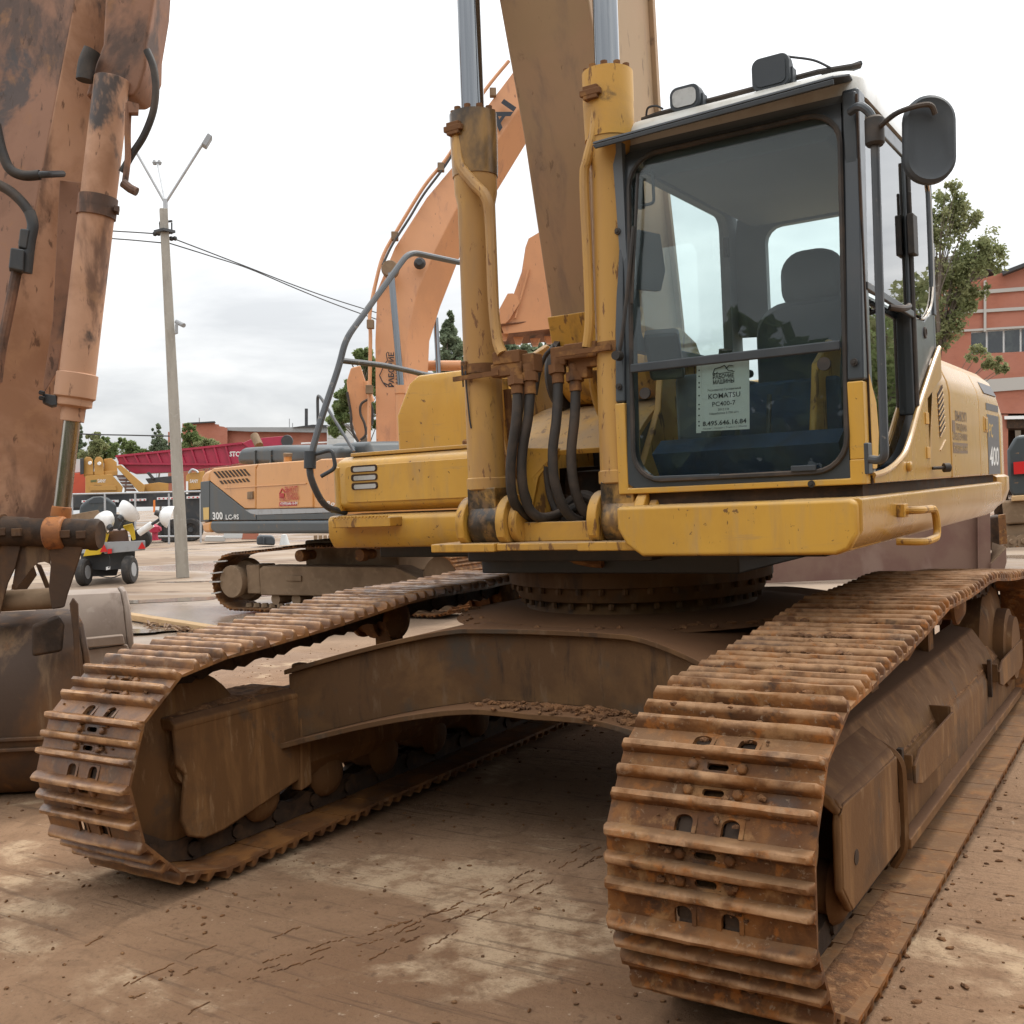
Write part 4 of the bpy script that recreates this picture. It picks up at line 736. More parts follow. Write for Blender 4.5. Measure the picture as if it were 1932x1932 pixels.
# cab interior
m = MB(); hd = rrect(.29, .29, .11, 6); m.loft([[(1.0+a*k, y, 2.60+b*k+dz) for a, b in hd] for k, y, dz in ((.8, -.06, .0), (1, -.03, 0), (1, .05, .01), (.8, .09, .01))]); bk_ = rrect(.54, .66, .15, 6); m.loft([[(1.0+a*k, y, 2.17+b*k) for a, b in bk_] for k, y in ((.9, -.12), (1, -.06), (1, .06), (.9, .12))])
m.loft([[(1.0+a*k, -.28+b*k, z) for a, b in rrect(.54, .56, .12, 5)] for k, z in ((.95, 1.86), (1, 1.90), (1, 2.0), (.92, 2.03))]); m.build('seat', 'seat_cloth', cab, 0, 45)
m = MB(); m.box(.56, .74, -.72, .25, 1.66, 2.13); m.box(1.27, 1.42, -.55, .2, 1.66, 2.06); m.box(.70, 1.32, .1, .34, 1.64, 2.10); m.build('console', 'cab_lining', cab, .03)
m = MB(); m.tube(smooth([(.72, -.52, 2.06), (.735, -.54, 2.15), (.755, -.56, 2.24)]), [.022]*4+[.028]*4+[.03]*5, 10); m.tube(smooth([(1.33, -.42, 2.0), (1.33, -.44, 2.1), (1.33, -.45, 2.18)]), [.02]*4+[.026]*9, 10); m.build('joystick', 'rubber', cab)
m = MB(); m.obox((.56, -.80, 2.22), (.07, .03, 0), (-.02, .05, .02), (0, -.03, .10)); m.obox((.84, -.62, 2.115), (.055, 0, 0), (0, .045, .0), (0, 0, .018)); m.obox((.79, -.66, 2.07), (.06, 0, 0), (0, .045, .0), (0, 0, .018)); m.build('monitor', 'black_plastic', cab, .015)
m = MB(); m.box(.47, 1.44, -.99, .1, 1.642, 1.66); m.obox((.97, -.9, 1.73), (.40, 0, 0), (0, .05, .03), (0, -.05, .07)); m.build('floor_mat', 'blue_floor', cab)
m = MB(); m.obox((.98, -.60, 1.90), (.30, 0, 0), (0, .02, .0), (0, 0, .17)); m.build('seat_cover', 'blue_floor', cab, .02)
for xx in (.88, 1.02): m = MB(); m.tube([(xx, -.72, 1.66), (xx, -.80, 1.80), (xx, -.76, 2.0)], .011, 8); m.obox((xx, -.85, 1.74), (.045, 0, 0), (0, .07, .05), (0, -.005, .008)); m.build('travel_lever', 'black_plastic', cab)
m = MB(); m.box(.50, .53, -.95, -.87, 2.86, 3.0); m.tube(bend([(.50, -.93, 3.0), (.60, -.93, 3.0), (.60, -.93, 2.86), (.50, -.93, 2.86)], .02), .008, 6); m.build('cab_mirror', 'black_plastic', cab, .004)
m = MB(); m.prism([(.49, y, z) for y, z in ((-.93, 2.5), (-.72, 2.52), (-.66, 2.62), (-.7, 2.78), (-.93, 2.76))], (.03, 0, 0)); m.build('sun_blind', 'cab_lining', cab)
# engine hood and side door panels behind the cab
prof = [(.0, 1.602), (.0, 2.04), (-.012, 2.10), (-.05, 2.19), (-.12, 2.255), (-.3, 2.29), (-.9, 2.30), (-.9, 1.602)]
def hood(y0, y1, name, dz=0., mat='pale_yellow_paint', fr=0.):
    m = MB(); m.loft([[(1.5+a, y, z+(dz if z > 2 else 0)) for a, z in prof] for y in (y0, y1)]); return m.build(name, mat, EX, .012)
m = MB(); cut = smooth([(.34, 2.262), (.25, 2.19), (.20, 2.10)], 3)
m.loft([[(1.496+a, y+(.30 if z > 2.05 else (.14 if z > 1.9 else 0)) if y < .3 else y, z) for a, z in prof] for y in (.062, .62)]); d1 = m.build('side_door', 'pale_yellow_paint', EX, .012)
d2 = hood(.628, 1.505, 'side_door'); d3 = hood(1.513, 2.262, 'side_door')
for k in range(8):
    z0 = 2.045-k*.0275; y0 = .315+k*.003
    m = MB(); m.prism([(1.494, y0, z0-.026), (1.494, y0+.135, z0+.026), (1.494, y0+.135, z0+.006), (1.494, y0, z0-.048)], (.0045, 0, 0)); v = m.build('vent_slot', 'track_dark', d1)
    m = MB(); m.tube([(1.5, y0, z0-.049), (1.5, y0+.135, z0+.004)], .0035, 5); m.build('vent_lip', 'pale_yellow_paint', v)
for (y0, z0) in ((.30, 2.09), (.335, 1.76)): m = MB(); m.tube([(1.498, y0, z0-.02), (1.498, y0+.14, z0+.034)], .004, 5); m.build('vent_lip', 'pale_yellow_paint', d1)
m = MB(); m.box(1.4985, 1.503, 1.66, 1.80, 1.86, 1.955); lt = m.build('door_latch', 'worn_yellow', d3, .003); m = MB(); m.box(1.502, 1.509, 1.69, 1.77, 1.875, 1.945); m.build('latch_lever', 'pale_yellow_paint', lt, .003)
yy, zz = (0, 1, 0), (0, 0, 1)
for (z0, h, ya, yb) in ((1.602, .37, 1.78, 2.24), (1.995, .045, 1.76, 2.24)): m = MB(); m.prism([(1.5004, ya, z0+.004), (1.5004, yb, z0+.004), (1.5004, yb, z0+h), (1.5004, ya, z0+h)], (.0015, 0, 0)); m.build('decal_stripe', 'sticker_grey', d3)
m = MB(); m.hexa([(1.4905+a, y, z) for a, z in ((0, 2.10),) for y in ()] or [V((1.489, 1.76, 2.1))+V((q*.0015, 0, 0))+V((0, yq, 0))+V((-.034*zq, 0, .07*zq)) for zq in (0, 1) for q, yq in ((0, 0), (0, .48), (3, .48), (3, 0))]); m.build('decal_stripe', 'sticker_grey', d3)
text('PC', 'lettering', (1.5022, 1.815, 1.835), yy, zz, .085, 'yellow_ink', d3, width=.17, bold=.01, shear=.2); text('400', 'lettering', (1.5022, 1.815, 1.66), yy, zz, .12, 'white_ink', d3, width=.36, bold=.015, shear=.15)
text('ВЫКУП', 'lettering', (1.5008, .74, 1.902), yy, zz, .05, 'faded_ink', d2, width=.33, bold=.02); text('ПРОДАЖА', 'lettering', (1.5008, .76, 1.85), yy, zz, .036, 'faded_ink', d2, width=.31, bold=.02)
text('СПЕЦТЕХНИКИ', 'lettering', (1.5008, .655, 1.80), yy, zz, .036, 'faded_ink', d2, width=.42, bold=.02)
m = MB(); m.prism([(1.5004, .655, 1.73), (1.5004, 1.08, 1.73), (1.5004, 1.08, 1.785), (1.5004, .655, 1.785)], (.001, 0, 0)); m.build('sticker', 'faded_ink', d2)
text('+7(495)646-16-84', 'lettering', (1.5018, .665, 1.743), yy, zz, .03, 'pale_yellow_paint', d2, width=.40, bold=.01)
m = MB(); m.prism([(1.5004, .655, 1.84), (1.5004, .735, 1.84), (1.5004, .735, 1.90), (1.5004, .655, 1.90)], (.001, 0, 0)); m.build('sticker', 'faded_ink', d2)
# counterweight, round in plan
m = MB(); plan = [(1.47, 2.27), (1.495, 2.32), (1.495, 2.62), (1.44, 2.86), (1.28, 3.08), (.95, 3.28), (.5, 3.42), (0, 3.46), (-.5, 3.42), (-.95, 3.28), (-1.28, 3.08), (-1.44, 2.86), (-1.495, 2.62), (-1.495, 2.32), (-1.47, 2.27)]
def pl_(k, z, d=0): return [(x*k, 2.27+(y-2.27)*(k-d) if y > 2.3 else y, z) for x, y in plan]
m.loft([pl_(.94, 1.37, .02), pl_(.985, 1.42), pl_(1.003, 1.50), pl_(1.003, 1.585), pl_(.985, 1.60), pl_(.985, 1.98), pl_(.965, 2.1), pl_(.91, 2.21), pl_(.83, 2.27)][::1]); m.build('counterweight', 'pale_yellow_paint', EX, 0, 40)
m = MB(); m.box(-1.45, .55, .95, 2.26, 1.38, 2.24); m.build('engine_hood', 'pale_yellow_paint', EX, .03)
# right hand side: hood with vents, skirt, step, fuel tank
m = MB(); m.loft([[(x, y, z) for y, z in ((-.70, 1.565), (-.765, 1.60), (-.765, 1.80), (-.745, 1.845), (-.68, 1.872), (.9, 1.872), (.9, 1.565))] for x in (-1.47, -.47)]); hf = m.build('front_hood', 'yellow_paint', EX, .02, seg=3)
m = MB(); m.loft([[(-1.5-d, -.68+e, z) for e, z in ()] or [(x, y, z) for x, y in ((-1.505, -.68), (-1.48, -.755), (-1.455, -.775), (-1.43, -.775), (-1.43, -.4), (-1.505, -.4))] for z in (1.568, 1.82)]); m.build('hood_corner', 'yellow_paint', hf, .012)
m = MB(); m.box(-1.40, -.46, -.70, .2, 1.872, 1.892); m.build('hood_lid', 'pale_yellow_paint', hf, .004)
m = MB(); m.prism([(x, -.7665, z) for x, z in [(-.955+a, 1.718+b) for a, b in rrect(.86, .20, .03, 3)]], (0, -.006, 0)); hp = m.build('hood_panel', 'yellow_paint', hf, .003)
for k in range(3):
    z = 1.80-k*.047
    m = MB(); m.prism([(-1.245+a, -.770, z+b) for a, b in rrect(.185, .037, .014, 4)], (0, -.006, 0)); s = m.build('vent_slot', 'track_dark', hf); m = MB(); m.prism([(-1.24+a, -.7765, z-.003+b) for a, b in rrect(.155, .024, .01, 3)], (0, -.003, 0)); m.build('head_lamp', 'head_glass', s)
m = MB(); m.loft([[(x, y, z) for y, z in ((-.78, 1.548), (-.80, 1.53), (-.80, 1.43), (-.76, 1.37), (-.5, 1.36), (-.5, 1.555))] for x in (-1.505, -.44)]); m.build('right_skirt', 'yellow_paint', EX, .02, seg=3)
m = MB(); m.box(-1.38, -.98, -.90, -.79, 1.485, 1.535); st_ = m.build('boarding_step', 'worn_yellow', EX, .006)
m = MB()
for k in range(16): m.obox((-1.365+k*.024, -.895, 1.538), (.007, 0, 0), (0, .006, 0), (0, 0, .006))
m.build('step_teeth', 'worn_yellow', st_)
m = MB(); m.loft([[(x, y, z) for x, y in ((-1.47, -.18), (-1.45, -.2), (-.48, -.2), (-.48, .7), (-1.47, .7))] for z in (1.89, 2.12)]+[[(x+(.10 if x < -1 else 0), y, z) for x, y in ((-1.47, -.18), (-1.45, -.2), (-.48, -.2), (-.48, .7), (-1.47, .7))] for z in (2.30,)]+[[(x+(.16 if x < -1 else 0), y+.02, z) for x, y in ((-1.47, -.18), (-1.45, -.2), (-.48, -.2), (-.48, .7), (-1.47, .7))] for z in (2.35,)]); m.build('fuel_tank', 'yellow_paint', EX, .02, seg=3)
hr = [aX(u, v, -1.45) for u, v in ((652, 966), (612, 958), (586, 905), (583, 872), (606, 790), (640, 690), (652, 640), (772, 475), (866, 495))]
m = MB(); m.tube(bend(hr, .09), .0185, 10); hrail = m.build('handrail', 'handrail_grey', EX)
m = MB(); m.tube(bend([aX(u, v, -1.45) for u, v in ((642, 680), (722, 689), (775, 700), (805, 708), (852, 709))], .08), .0165, 10); m.build('rail_branch', 'handrail_grey', hrail)
a = aX(584, 868, -1.45); m = MB(); m.lathe(a+V((0,0,-.045)), (0, .1, 1), [(0, 0), (0, .032), (.09, .034), (.09, 0)], 14); m.tube(bend([a+V((.02,.02,.03)), a+V((.12,.05,.05)), a+V((.13,.06,-.05)), a+V((.05,.03,-.09))], .03), .011, 8); m.build('mirror_bracket', 'black_plastic', hrail)
m = MB(); m.lathe((-.8, -.4, 1.885), (0,0,1), [(0, 0), (0, .04), (.04, .04), (.05, .03), (.05, 0)], 12); m.build('hose_bracket', 'rust_block', EX)
# ================================================================== boom, cylinders, hoses, foot brackets
bx = .235
fe = [(-.36, 2.30), (-.40, 2.40), (-.62, 3.43), (-.79, 4.03), (-1.3, 5.6)]; be = [(.14, 2.28), (.12, 2.5), (-.06, 3.6), (-.075, 4.15), (-.5, 5.9)]
m = MB(); m.loft([[(-bx, fy, fz), (bx, fy, fz), (bx, by, bz), (-bx, by, bz)] for (fy, fz), (by, bz) in zip(fe, be)]); bo = m.build('boom', 'boom_paint', EX, .012)
m = MB()
for s in (-1, 1): m.loft([[(s*bx-.01, by-.004, bz), (s*bx+s*.024, by-.004, bz), (s*bx+s*.024, by+.03, bz), (s*bx-.01, by+.03, bz)] if s > 0 else [(-bx-.024, by-.004, bz), (-bx+.01, by-.004, bz), (-bx+.01, by+.03, bz), (-bx-.024, by+.03, bz)] for (by, bz) in be])
m.build('boom_flange', 'boom_paint', bo, .003)
m = MB(); m.loft([[(-bx-.012, fy-.016, fz), (bx+.012, fy-.016, fz), (bx+.012, fy+.1, fz), (-bx-.012, fy+.1, fz)] for fy, fz in ((-.37, 2.30), (-.385, 2.36), (-.415, 2.47), (-.43, 2.53))]); m.build('boom_foot_plate', 'worn_yellow', bo, .008)
m = MB(); m.lathe((-.19, -.32, 2.235), (1, 0, 0), [(0, 0), (0, .13), (.015, .158), (.03, .165), (.50, .165), (.52, .15), (.54, .15), (.54, 0)], 40); m.build('boom_boss', 'worn_yellow', bo, 0, 30)
m = MB(); m.lathe((-.245, -.31, 2.23), (1, 0, 0), [(0, 0), (0, .19), (.02, .205), (.05, .2), (.055, 0)], 34); m.build('boss_seal', 'rubber', bo)
# side plates of the boom foot bracket
for s in (-1, 1):
    m = MB(); m.prism([(s*.385-.018, y, z) for y, z in ((-.95, 1.40), (-.93, 1.62), (-.72, 1.74), (-.52, 2.0), (-.47, 2.2), (-.38, 2.36), (-.24, 2.42), (-.04, 2.36), (.1, 2.2), (.3, 1.6), (.3, 1.38))], (.036, 0, 0)); m.build('foot_bracket', 'worn_yellow', EX, .008)
m = MB(); m.box(-.37, .37, .22, .26, 1.38, 2.2); m.build('bracket_back', 'dark_steel', EX)
# sloping cover and the dark bay of the swing motor below it
m = MB(); cv = smooth([(-.12, 2.10, 0), (-.36, 2.055, 0), (-.56, 1.97, 0), (-.77, 1.825, 0)], 4); m.loft([[(x, p.x, p.y) for p in cv]+[(x, p.x+.01, p.y-.025) for p in cv[::-1]] for x in (-.36, .36)]); m.build('swing_cover', 'worn_yellow', EX, .004)
m = MB(); m.prism([(-.36, -.76, 1.86), (-.02, -.775, 1.835), (-.05, -.79, 1.79), (-.13, -.80, 1.70), (-.17, -.80, 1.56), (-.17, -.80, 1.44), (-.36, -.78, 1.44)], (0, .02, 0)); m.prism([(-.17, -.80, 1.70), (-.05, -.80, 1.80), (-.02, -.78, 1.81), (-.10, -.76, 1.66), (-.10, -.74, 1.5), (-.17, -.78, 1.5)], (0, .02, 0)); m.build('cover_flap', 'worn_yellow', EX, .004)
m = MB(); m.lathe((-.02, -.42, 1.40), (0,0,1), [(0, 0), (0, .19), (.2, .19), (.21, .16), (.32, .15), (.33, 0)], 24); m.lathe((.2, -.55, 1.65), (0, -1, 0), [(0, 0), (0, .10), (.03, .10), (.03, .065), (.05, .065), (.05, 0)], 20); m.box(-.3, .3, -.3, -.1, 1.38, 1.75); m.build('swing_motor', 'track_dark', EX, .005)
# lower cross plate and lugs
m = MB(); m.box(-.55, -.185, -1.13, -.75, 1.362, 1.402); m.box(.25, .60, -1.13, -.75, 1.362, 1.402); m.box(-.183, .248, -1.115, -.75, 1.366, 1.40); m.box(-.14, .27, -.98, -.95, 1.40, 1.49); m.build('foot_plate', 'worn_yellow', EX, .006)
for xc, w in ((-.32, 1), (.39, 1)):
    xc += .03
    for sx in (-.112, .115):
        m = MB(); c = [(-.965+.135*math.cos(a), 1.49+.135*math.sin(a)) for a in [math.radians(-20+k*13) for k in range(18)]]; m.prism([(xc+sx-.024, y, z) for y, z in c+[(-1.09, 1.43), (-1.06, 1.40), (-.78, 1.40), (-.82, 1.42)]], (.048, 0, 0)); m.build('cylinder_lug', 'worn_yellow', EX, .008)
    m = MB(); m.lathe((xc-.14, -.965, 1.49), (1, 0, 0), [(0, 0), (0, .07), (.015, .085), (.28, .085), (.285, .10), (.315, .10), (.322, .09), (.322, 0)], 28); m.build('pin', 'worn_yellow', EX)
# boom cylinders
def boom_cylinder(xc, ytop, zh, zh0, rod_top):
    f = V((xc, -.965, 1.49)); t = V((xc, ytop, 4.0)); d = (t-f).normalized()
    def at(z): return f+d*((z-f.z)/d.z)
    m = MB(); m.lathe(f+V((.03,0,0)), (1, 0, 0), [(-.083, 0), (-.083, .105), (-.07, .112), (.07, .112), (.083, .105), (.083, 0)], 28); m.prism([f+V((q+.02, 0, 0))+V((0, -d.z, d.y))*-e+d*h for q, e, h in ((-.08, -.085, .03), (-.08, .085, .03), (-.08, .085, .17), (-.08, -.085, .17))], (.16, 0, 0)); eye = m.build('cylinder_eye', 'greasy_yellow', EX, .006)
    L = (at(zh0)-f).length; LT = (at(zh)-f).length
    m = MB(); m.lathe(f, d, [(.16, 0), (.16, .093), (.165, .098), (.215, .098), (.22, .0905), (L, .0905), (L+.05, .102), (LT-.16, .108), (LT-.155, .103), (LT-.09, .103), (LT-.085, .112), (LT, .112), (LT+.004, .06), (LT+.004, 0)], 40); cy = m.build('boom_cylinder', 'cylinder_yellow', EX, 0, 30)
    m = MB()
    for k in range(10): a = 2*PI*k/10; m.lathe(f+d*LT+V((math.cos(a)*.092, math.sin(a)*.092, 0)), d, [(0, 0), (0, .016), (.022, .016), (.022, 0)], 8)
    m.build('head_bolts', 'rust_block', cy)
    m = MB(); m.cyl(f+d*(LT-.05), f+d*(rod_top-f.z), .056, 28); m.build('rod', 'chrome', cy)
    m = MB(); m.lathe(f+d*(LT-.30), d, [(0, .1), (0, .109), (.17, .1135), (.30, .1135), (.302, .1)], 40); m.build('cylinder_head', 'oily_head' if xc < 0 else 'worn_yellow', cy)
    return cy, at
c1, at1 = boom_cylinder(-.32, -.925, 3.45, 3.02, 5.2); c2, at2 = boom_cylinder(.395, -.90, 3.475, 3.04, 5.2)
def lines(pxs, y, r, name, mat, par, n=10):
    m = MB(); m.tube(smooth([aY(u, v, y[i] if isinstance(y, (list, tuple)) else y) for i, (u, v) in enumerate(pxs)], 6), r, n); return m.build(name, mat, par)
lines([(862, 250), (868, 310), (893, 345), (918, 375), (925, 430), (930, 560), (938, 640), (948, 668)], [-1.03, -1.045, -1.05, -1.05, -1.04, -1.05, -1.06, -1.07], .026, 'cylinder_pipe', 'cylinder_yellow', c1)
lines([(1120, 178), (1122, 240), (1108, 300), (1102, 340), (1108, 480), (1112, 600), (1107, 655)], [-1.0, -1.01, -1.02, -1.02, -1.02, -1.02, -1.02], .022, 'cylinder_pipe', 'cylinder_yellow', c2)
for (u, v, y) in ((862, 245, -1.03), (1120, 178, -1.01)): p = aY(u, v, y); m = MB(); m.obox(p, (.035, 0, 0), (0, .04, 0), (0, 0, .03)); m.obox(p+V((.0, -.03, .0)), (.05, 0, 0), (0, .012, 0), (0, 0, .014)); m.build('pipe_flange', 'rust_block', c1 if v > 200 else c2, .004)
# clamp bands and hose manifolds
def clampband(cy, p, dx, z):
    m = MB(); m.lathe(p+V((0,0,-.06)), (0, .02, 1), [(0, .085), (0, .096), (.045, .096), (.045, .085)], 32)
    o = m.build('clamp_band', 'rust_block', cy); return o
q1, q2 = at1(2.215), at2(2.24)
k1 = clampband(c1, q1+V((0,0,.05)), 0, 0); k2 = clampband(c2, q2+V((0,0,.05)), 0, 0)
def blocks(par, lst):
    for (u0, v0, u1, v1, y, d) in lst:
        a, b = aY(u0, v0, y), aY(u1, v1, y); m = MB(); m.box(min(a.x, b.x), max(a.x, b.x), y, y+d, min(a.z, b.z), max(a.z, b.z)); m.build('manifold_block', 'rust_block', par, .006)
blocks(k1, [(928, 665, 980, 683, -1.08, .08), (925, 688, 984, 706, -1.075, .07), (868, 682, 880, 708, -1.05, .05)])
blocks(k1, [(983, 668, 1008, 700, -1.06, .08)])
blocks(k2, [(1037, 656, 1066, 688, -1.02, .08), (1062, 650, 1125, 672, -1.02, .07), (1070, 672, 1128, 690, -1.0, .06), (1072, 694, 1108, 712, -1.0, .06)])
m = MB(); m.bar(q1+V((-.1, -.105, -.03)), q1+V((.17, -.12, -.025)), .012, .022); m.build('clamp_rod', 'rust_block', k1); m = MB(); m.bar(q2+V((-.25, -.11, .0)), q2+V((.03, -.11, .005)), .012, .022); m.build('clamp_rod', 'rust_block', k2)
lines([(878, 700), (881, 740), (886, 790), (889, 808)], -1.05, .004, 'loose_wire', 'wire_black', k1, 5); lines([(872, 690), (874, 730)], -1.05, .004, 'loose_wire', 'wire_black', k1, 5)
HS = [([(974, 708), (976, 740), (974, 790), (966, 850), (963, 900), (968, 940), (982, 965), (1005, 980)], [-1.08, -1.09, -1.1, -1.1, -1.09, -1.06, -1.0, -.9]),
      ([(998, 700), (1000, 740), (996, 790), (986, 850), (985, 905), (996, 955), (1018, 976), (1050, 972), (1068, 960)], [-1.05, -1.06, -1.07, -1.07, -1.06, -1.02, -.97, -.88, -.8]),
      ([(1051, 686), (1053, 720), (1050, 790), (1043, 850), (1046, 905), (1062, 955), (1085, 980), (1115, 985)], [-1.0, -1.01, -1.03, -1.04, -1.03, -.99, -.93, -.86]),
      ([(1084, 700), (1086, 735), (1084, 790), (1078, 850), (1081, 905), (1093, 948), (1110, 972), (1135, 978)], [-.98, -.99, -1.0, -1.0, -.99, -.96, -.92, -.86])]
for pts, y in HS:
    h = lines(pts, y, .0235, 'hydraulic_hose', 'rubber', EX, 12); m = MB()
    a, b, c = (aY(*pts[0], y[0]), aY(*pts[1], y[1]), aY(*pts[2], y[2])); m.cyl(a+V((0,0,.03)), a.lerp(b, 1.1), .0285, 12); m.lathe(a.lerp(b, .1), b-a, [(0, 0), (0, .042), (.04, .042), (.04, 0)], 6); m.build('hose_ferrule', 'rust_block', h)
lines([(957, 735), (962, 790), (972, 850), (968, 890), (956, 930)], -.86, .02, 'steel_pipe', 'rust_block', EX); lines([(1118, 700), (1122, 740), (1135, 780), (1148, 800)], -.8, .022, 'steel_pipe', 'worn_yellow', EX)
lines([(950, 715), (952, 770), (958, 830), (975, 900)], -.78, .025, 'steel_pipe', 'worn_yellow', EX); lines([(1020, 985), (1050, 975), (1070, 965), (1090, 955)], -.75, .025, 'hydraulic_hose', 'rubber', EX); lines([(1030, 880), (1036, 930), (1050, 965), (1075, 985), (1100, 990)], -.78, .016, 'hydraulic_hose', 'rubber', EX); lines([(990, 700), (985, 750), (978, 820), (985, 900), (1000, 950)], -.8, .016, 'hydraulic_hose', 'rubber', EX); lines([(1060, 960), (1085, 940), (1105, 935), (1125, 945)], -.72, .026, 'hydraulic_hose', 'rubber', EX); lines([(1010, 745), (1018, 700), (1030, 670), (1046, 655)], -.6, .012, 'hydraulic_hose', 'rubber', EX)
# the paper notice behind the lower windscreen
PN = thing('paper_notice', 'white printed paper notice in a punched plastic sleeve hanging behind the lower windscreen', 'notice', (.92, -1.036, 1.99))
a, b, c, d = (.815, 1.852), (1.025, 1.846), (1.036, 2.128), (.83, 2.128)
m = MB(); m.prism([(x, -1.036, z) for x, z in (a, b, c, d)], (0, .001, 0)); m.build('sheet', 'paper', PN)
m = MB(); m.prism([(x, -1.0365, z) for x, z in ((.793, 1.845), (.815, 1.845), (.829, 2.125), (.808, 2.125))], (0, .001, 0)); sl_ = m.build('sleeve_strip', 'paper', PN)
m = MB()
for z in (1.875, 1.892, 1.918, 1.945, 1.963, 2.0, 2.035, 2.053, 2.08, 2.105): m.lathe((.806+(z-1.85)*.05, -1.0367, z), (0, -1, 0), [(0, 0), (0, .0035), (.0006, .0035), (.0006, 0)], 10)
m.build('punch_holes', 'ink', sl_)
rx, uz = (1, 0, 0), (.035, 0, 1)
def tx(s, x, z, h, w, bold=0.): text(s, 'lettering', (x, -1.0366, z), rx, uz, h, 'ink', PN, width=w, bold=bold)
tx('РАБОЧИЕ', .876, 2.062, .017, .092, .03); tx('МАШИНЫ', .876, 2.041, .017, .092, .03); tx('Экскаватор Гусеничный', .850, 2.013, .009, .145, .005)
tx('KOMATSU', .852, 1.982, .021, .138, .01); tx('PC400-7', .868, 1.950, .019, .10, .005); tx('2012 г/в', .893, 1.931, .010, .048); tx('Наработка 5 730 м/ч', .855, 1.916, .009, .125)
tx('8.495.646.16.84', .823, 1.872, .019, .19, .02); tx('Лизинг | Кредит | Trade-in | Обмен', .823, 1.857, .007, .19)
m = MB()
for q in (((.878, 2.085), (.888, 2.105), (.912, 2.108), (.93, 2.115)), ((.93, 2.115), (.945, 2.092), (.965, 2.090)), ((.88, 2.088), (.89, 2.083), (.9, 2.09)), ((.935, 2.1), (.95, 2.112), (.968, 2.108))):
    m.tube([(x, -1.0364, z) for x, z in q], .0022, 4)
m.bar((.876, -1.0364, 2.082), (.972, -1.0364, 2.085), .001, .003); m.build('printed_emblem', 'ink', PN)
# ================================================================== the stained orange arm beside the yellow machine
FH = V((F_.x, F_.y, 0)).normalized(); RH = V((FH.y, -FH.x, 0))
def sight(uv):      # level direction from the camera towards a measured outline
    c = sum((aD(u, v, 10) for u, v in uv), V((0,0,0)))/len(uv)-CAM; c.z = 0; return c.normalized()
def slab(m, uv, D, thick, dirn=None): return m.prism([aD(u, v, D) for u, v in uv], (dirn or sight(uv))*thick)
def pipe(m, uv, D, r, n=10, k=6):
    Ds = D if isinstance(D, (list, tuple)) else [D]*len(uv); return m.tube(smooth([aD(u, v, d) for (u, v), d in zip(uv, Ds)], k), r, n)
AR = thing('excavator', 'faded orange excavator, only its oil stained arm, chromed rod and grounded bucket in view', 'excavator', tuple(aZ(60, 1480, 0)))
m = MB()     # box section standing with one corner towards us
Ls = [(150, -60), (141, 0), (110, 160), (80, 320), (65, 405), (35, 514), (2, 640), (-32, 770), (-46, 1010)]
rings = []
for (u, v), wr in zip(Ls, (.52, .50, .42, .42, .44, .46, .48, .48, .44)):
    c = aD(u, v, 6.35); r_ = (RH*.80+FH*.60).normalized(); l_ = (-RH*.93+FH*.37).normalized(); rings.append([c, c+r_*wr, c+r_*wr+l_*.66, c+l_*.66])
m.loft(rings); m.cm = 0
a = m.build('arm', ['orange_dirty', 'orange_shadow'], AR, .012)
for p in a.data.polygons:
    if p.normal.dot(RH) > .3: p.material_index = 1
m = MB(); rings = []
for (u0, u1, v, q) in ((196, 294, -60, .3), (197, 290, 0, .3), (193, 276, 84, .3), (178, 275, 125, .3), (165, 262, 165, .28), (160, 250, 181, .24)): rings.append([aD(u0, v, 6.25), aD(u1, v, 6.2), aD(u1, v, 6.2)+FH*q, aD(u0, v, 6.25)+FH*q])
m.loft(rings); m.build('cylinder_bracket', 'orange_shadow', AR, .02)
m = MB(); pipe(m, [(160, 152), (164, 120), (174, 95)], 6.18, .05, 12); m.build('grease_boss', 'rubber', AR)
D0 = 6.2
def axis(v): return 206+(v-200)*(147-206)/500.
m = MB(); A0, A1, A2 = aD(axis(150), 150, D0), aD(axis(705), 705, D0), aD(axis(962), 962, D0)
m.lathe(A0, A1-A0, [(0, 0), (0, .10), ((A1-A0).length, .10), ((A1-A0).length+.002, .115), ((A1-A0).length+.14, .115), ((A1-A0).length+.15, .1), ((A1-A0).length+.19, .1), ((A1-A0).length+.20, .068), ((A1-A0).length+.28, .066), ((A1-A0).length+.28, 0)], 32); cy = m.build('bucket_cylinder', 'orange_dirty', AR, .003)
m = MB(); m.cyl(A1, A2, .048, 24); rod = m.build('rod', 'dull_chrome', cy)
m = MB(); m.lathe(A2, A2-A1, [(-.02, 0), (-.02, .055), (.03, .058), (.09, .045), (.12, .045), (.12, 0)], 20); m.lathe(aD(106, 1006, 6.13)-RH*.055, RH, [(0, 0), (0, .085), (.01, .096), (.1, .096), (.11, .085), (.11, 0)], 24); m.bar(A2+(A2-A1).normalized()*.06, aD(106, 992, 6.18), .07, .08); m.build('rod_eye', 'orange_rust', rod, .006)
m = MB(); slab(m, [(113, 340), (160, 345), (150, 420), (118, 640), (108, 700), (84, 740), (82, 720), (100, 600)], 6.28, .03); m.build('guard_plate', 'orange_shadow', AR, .004)
m = MB(); slab(m, [(80, 742), (106, 746), (108, 764), (98, 766), (80, 758)], 6.12, .12); m.tube([aD(74, 740, 6.1), aD(84, 742, 6.1)], .014, 8); m.tube([aD(74, 750, 6.1), aD(84, 752, 6.1)], .014, 8); m.build('port_block', 'dark_steel', AR, .006)
for (v, h) in ((372, 20), (392, 17)):
    m = MB(); c = aD(axis(v), v, D0); d = (A1-A0).normalized(); m.lathe(c, d, [(0, .098), (0, .11), (h/309, .11), (h/309, .098)], 30); k = m.build('clamp_band', 'orange_shadow', cy)
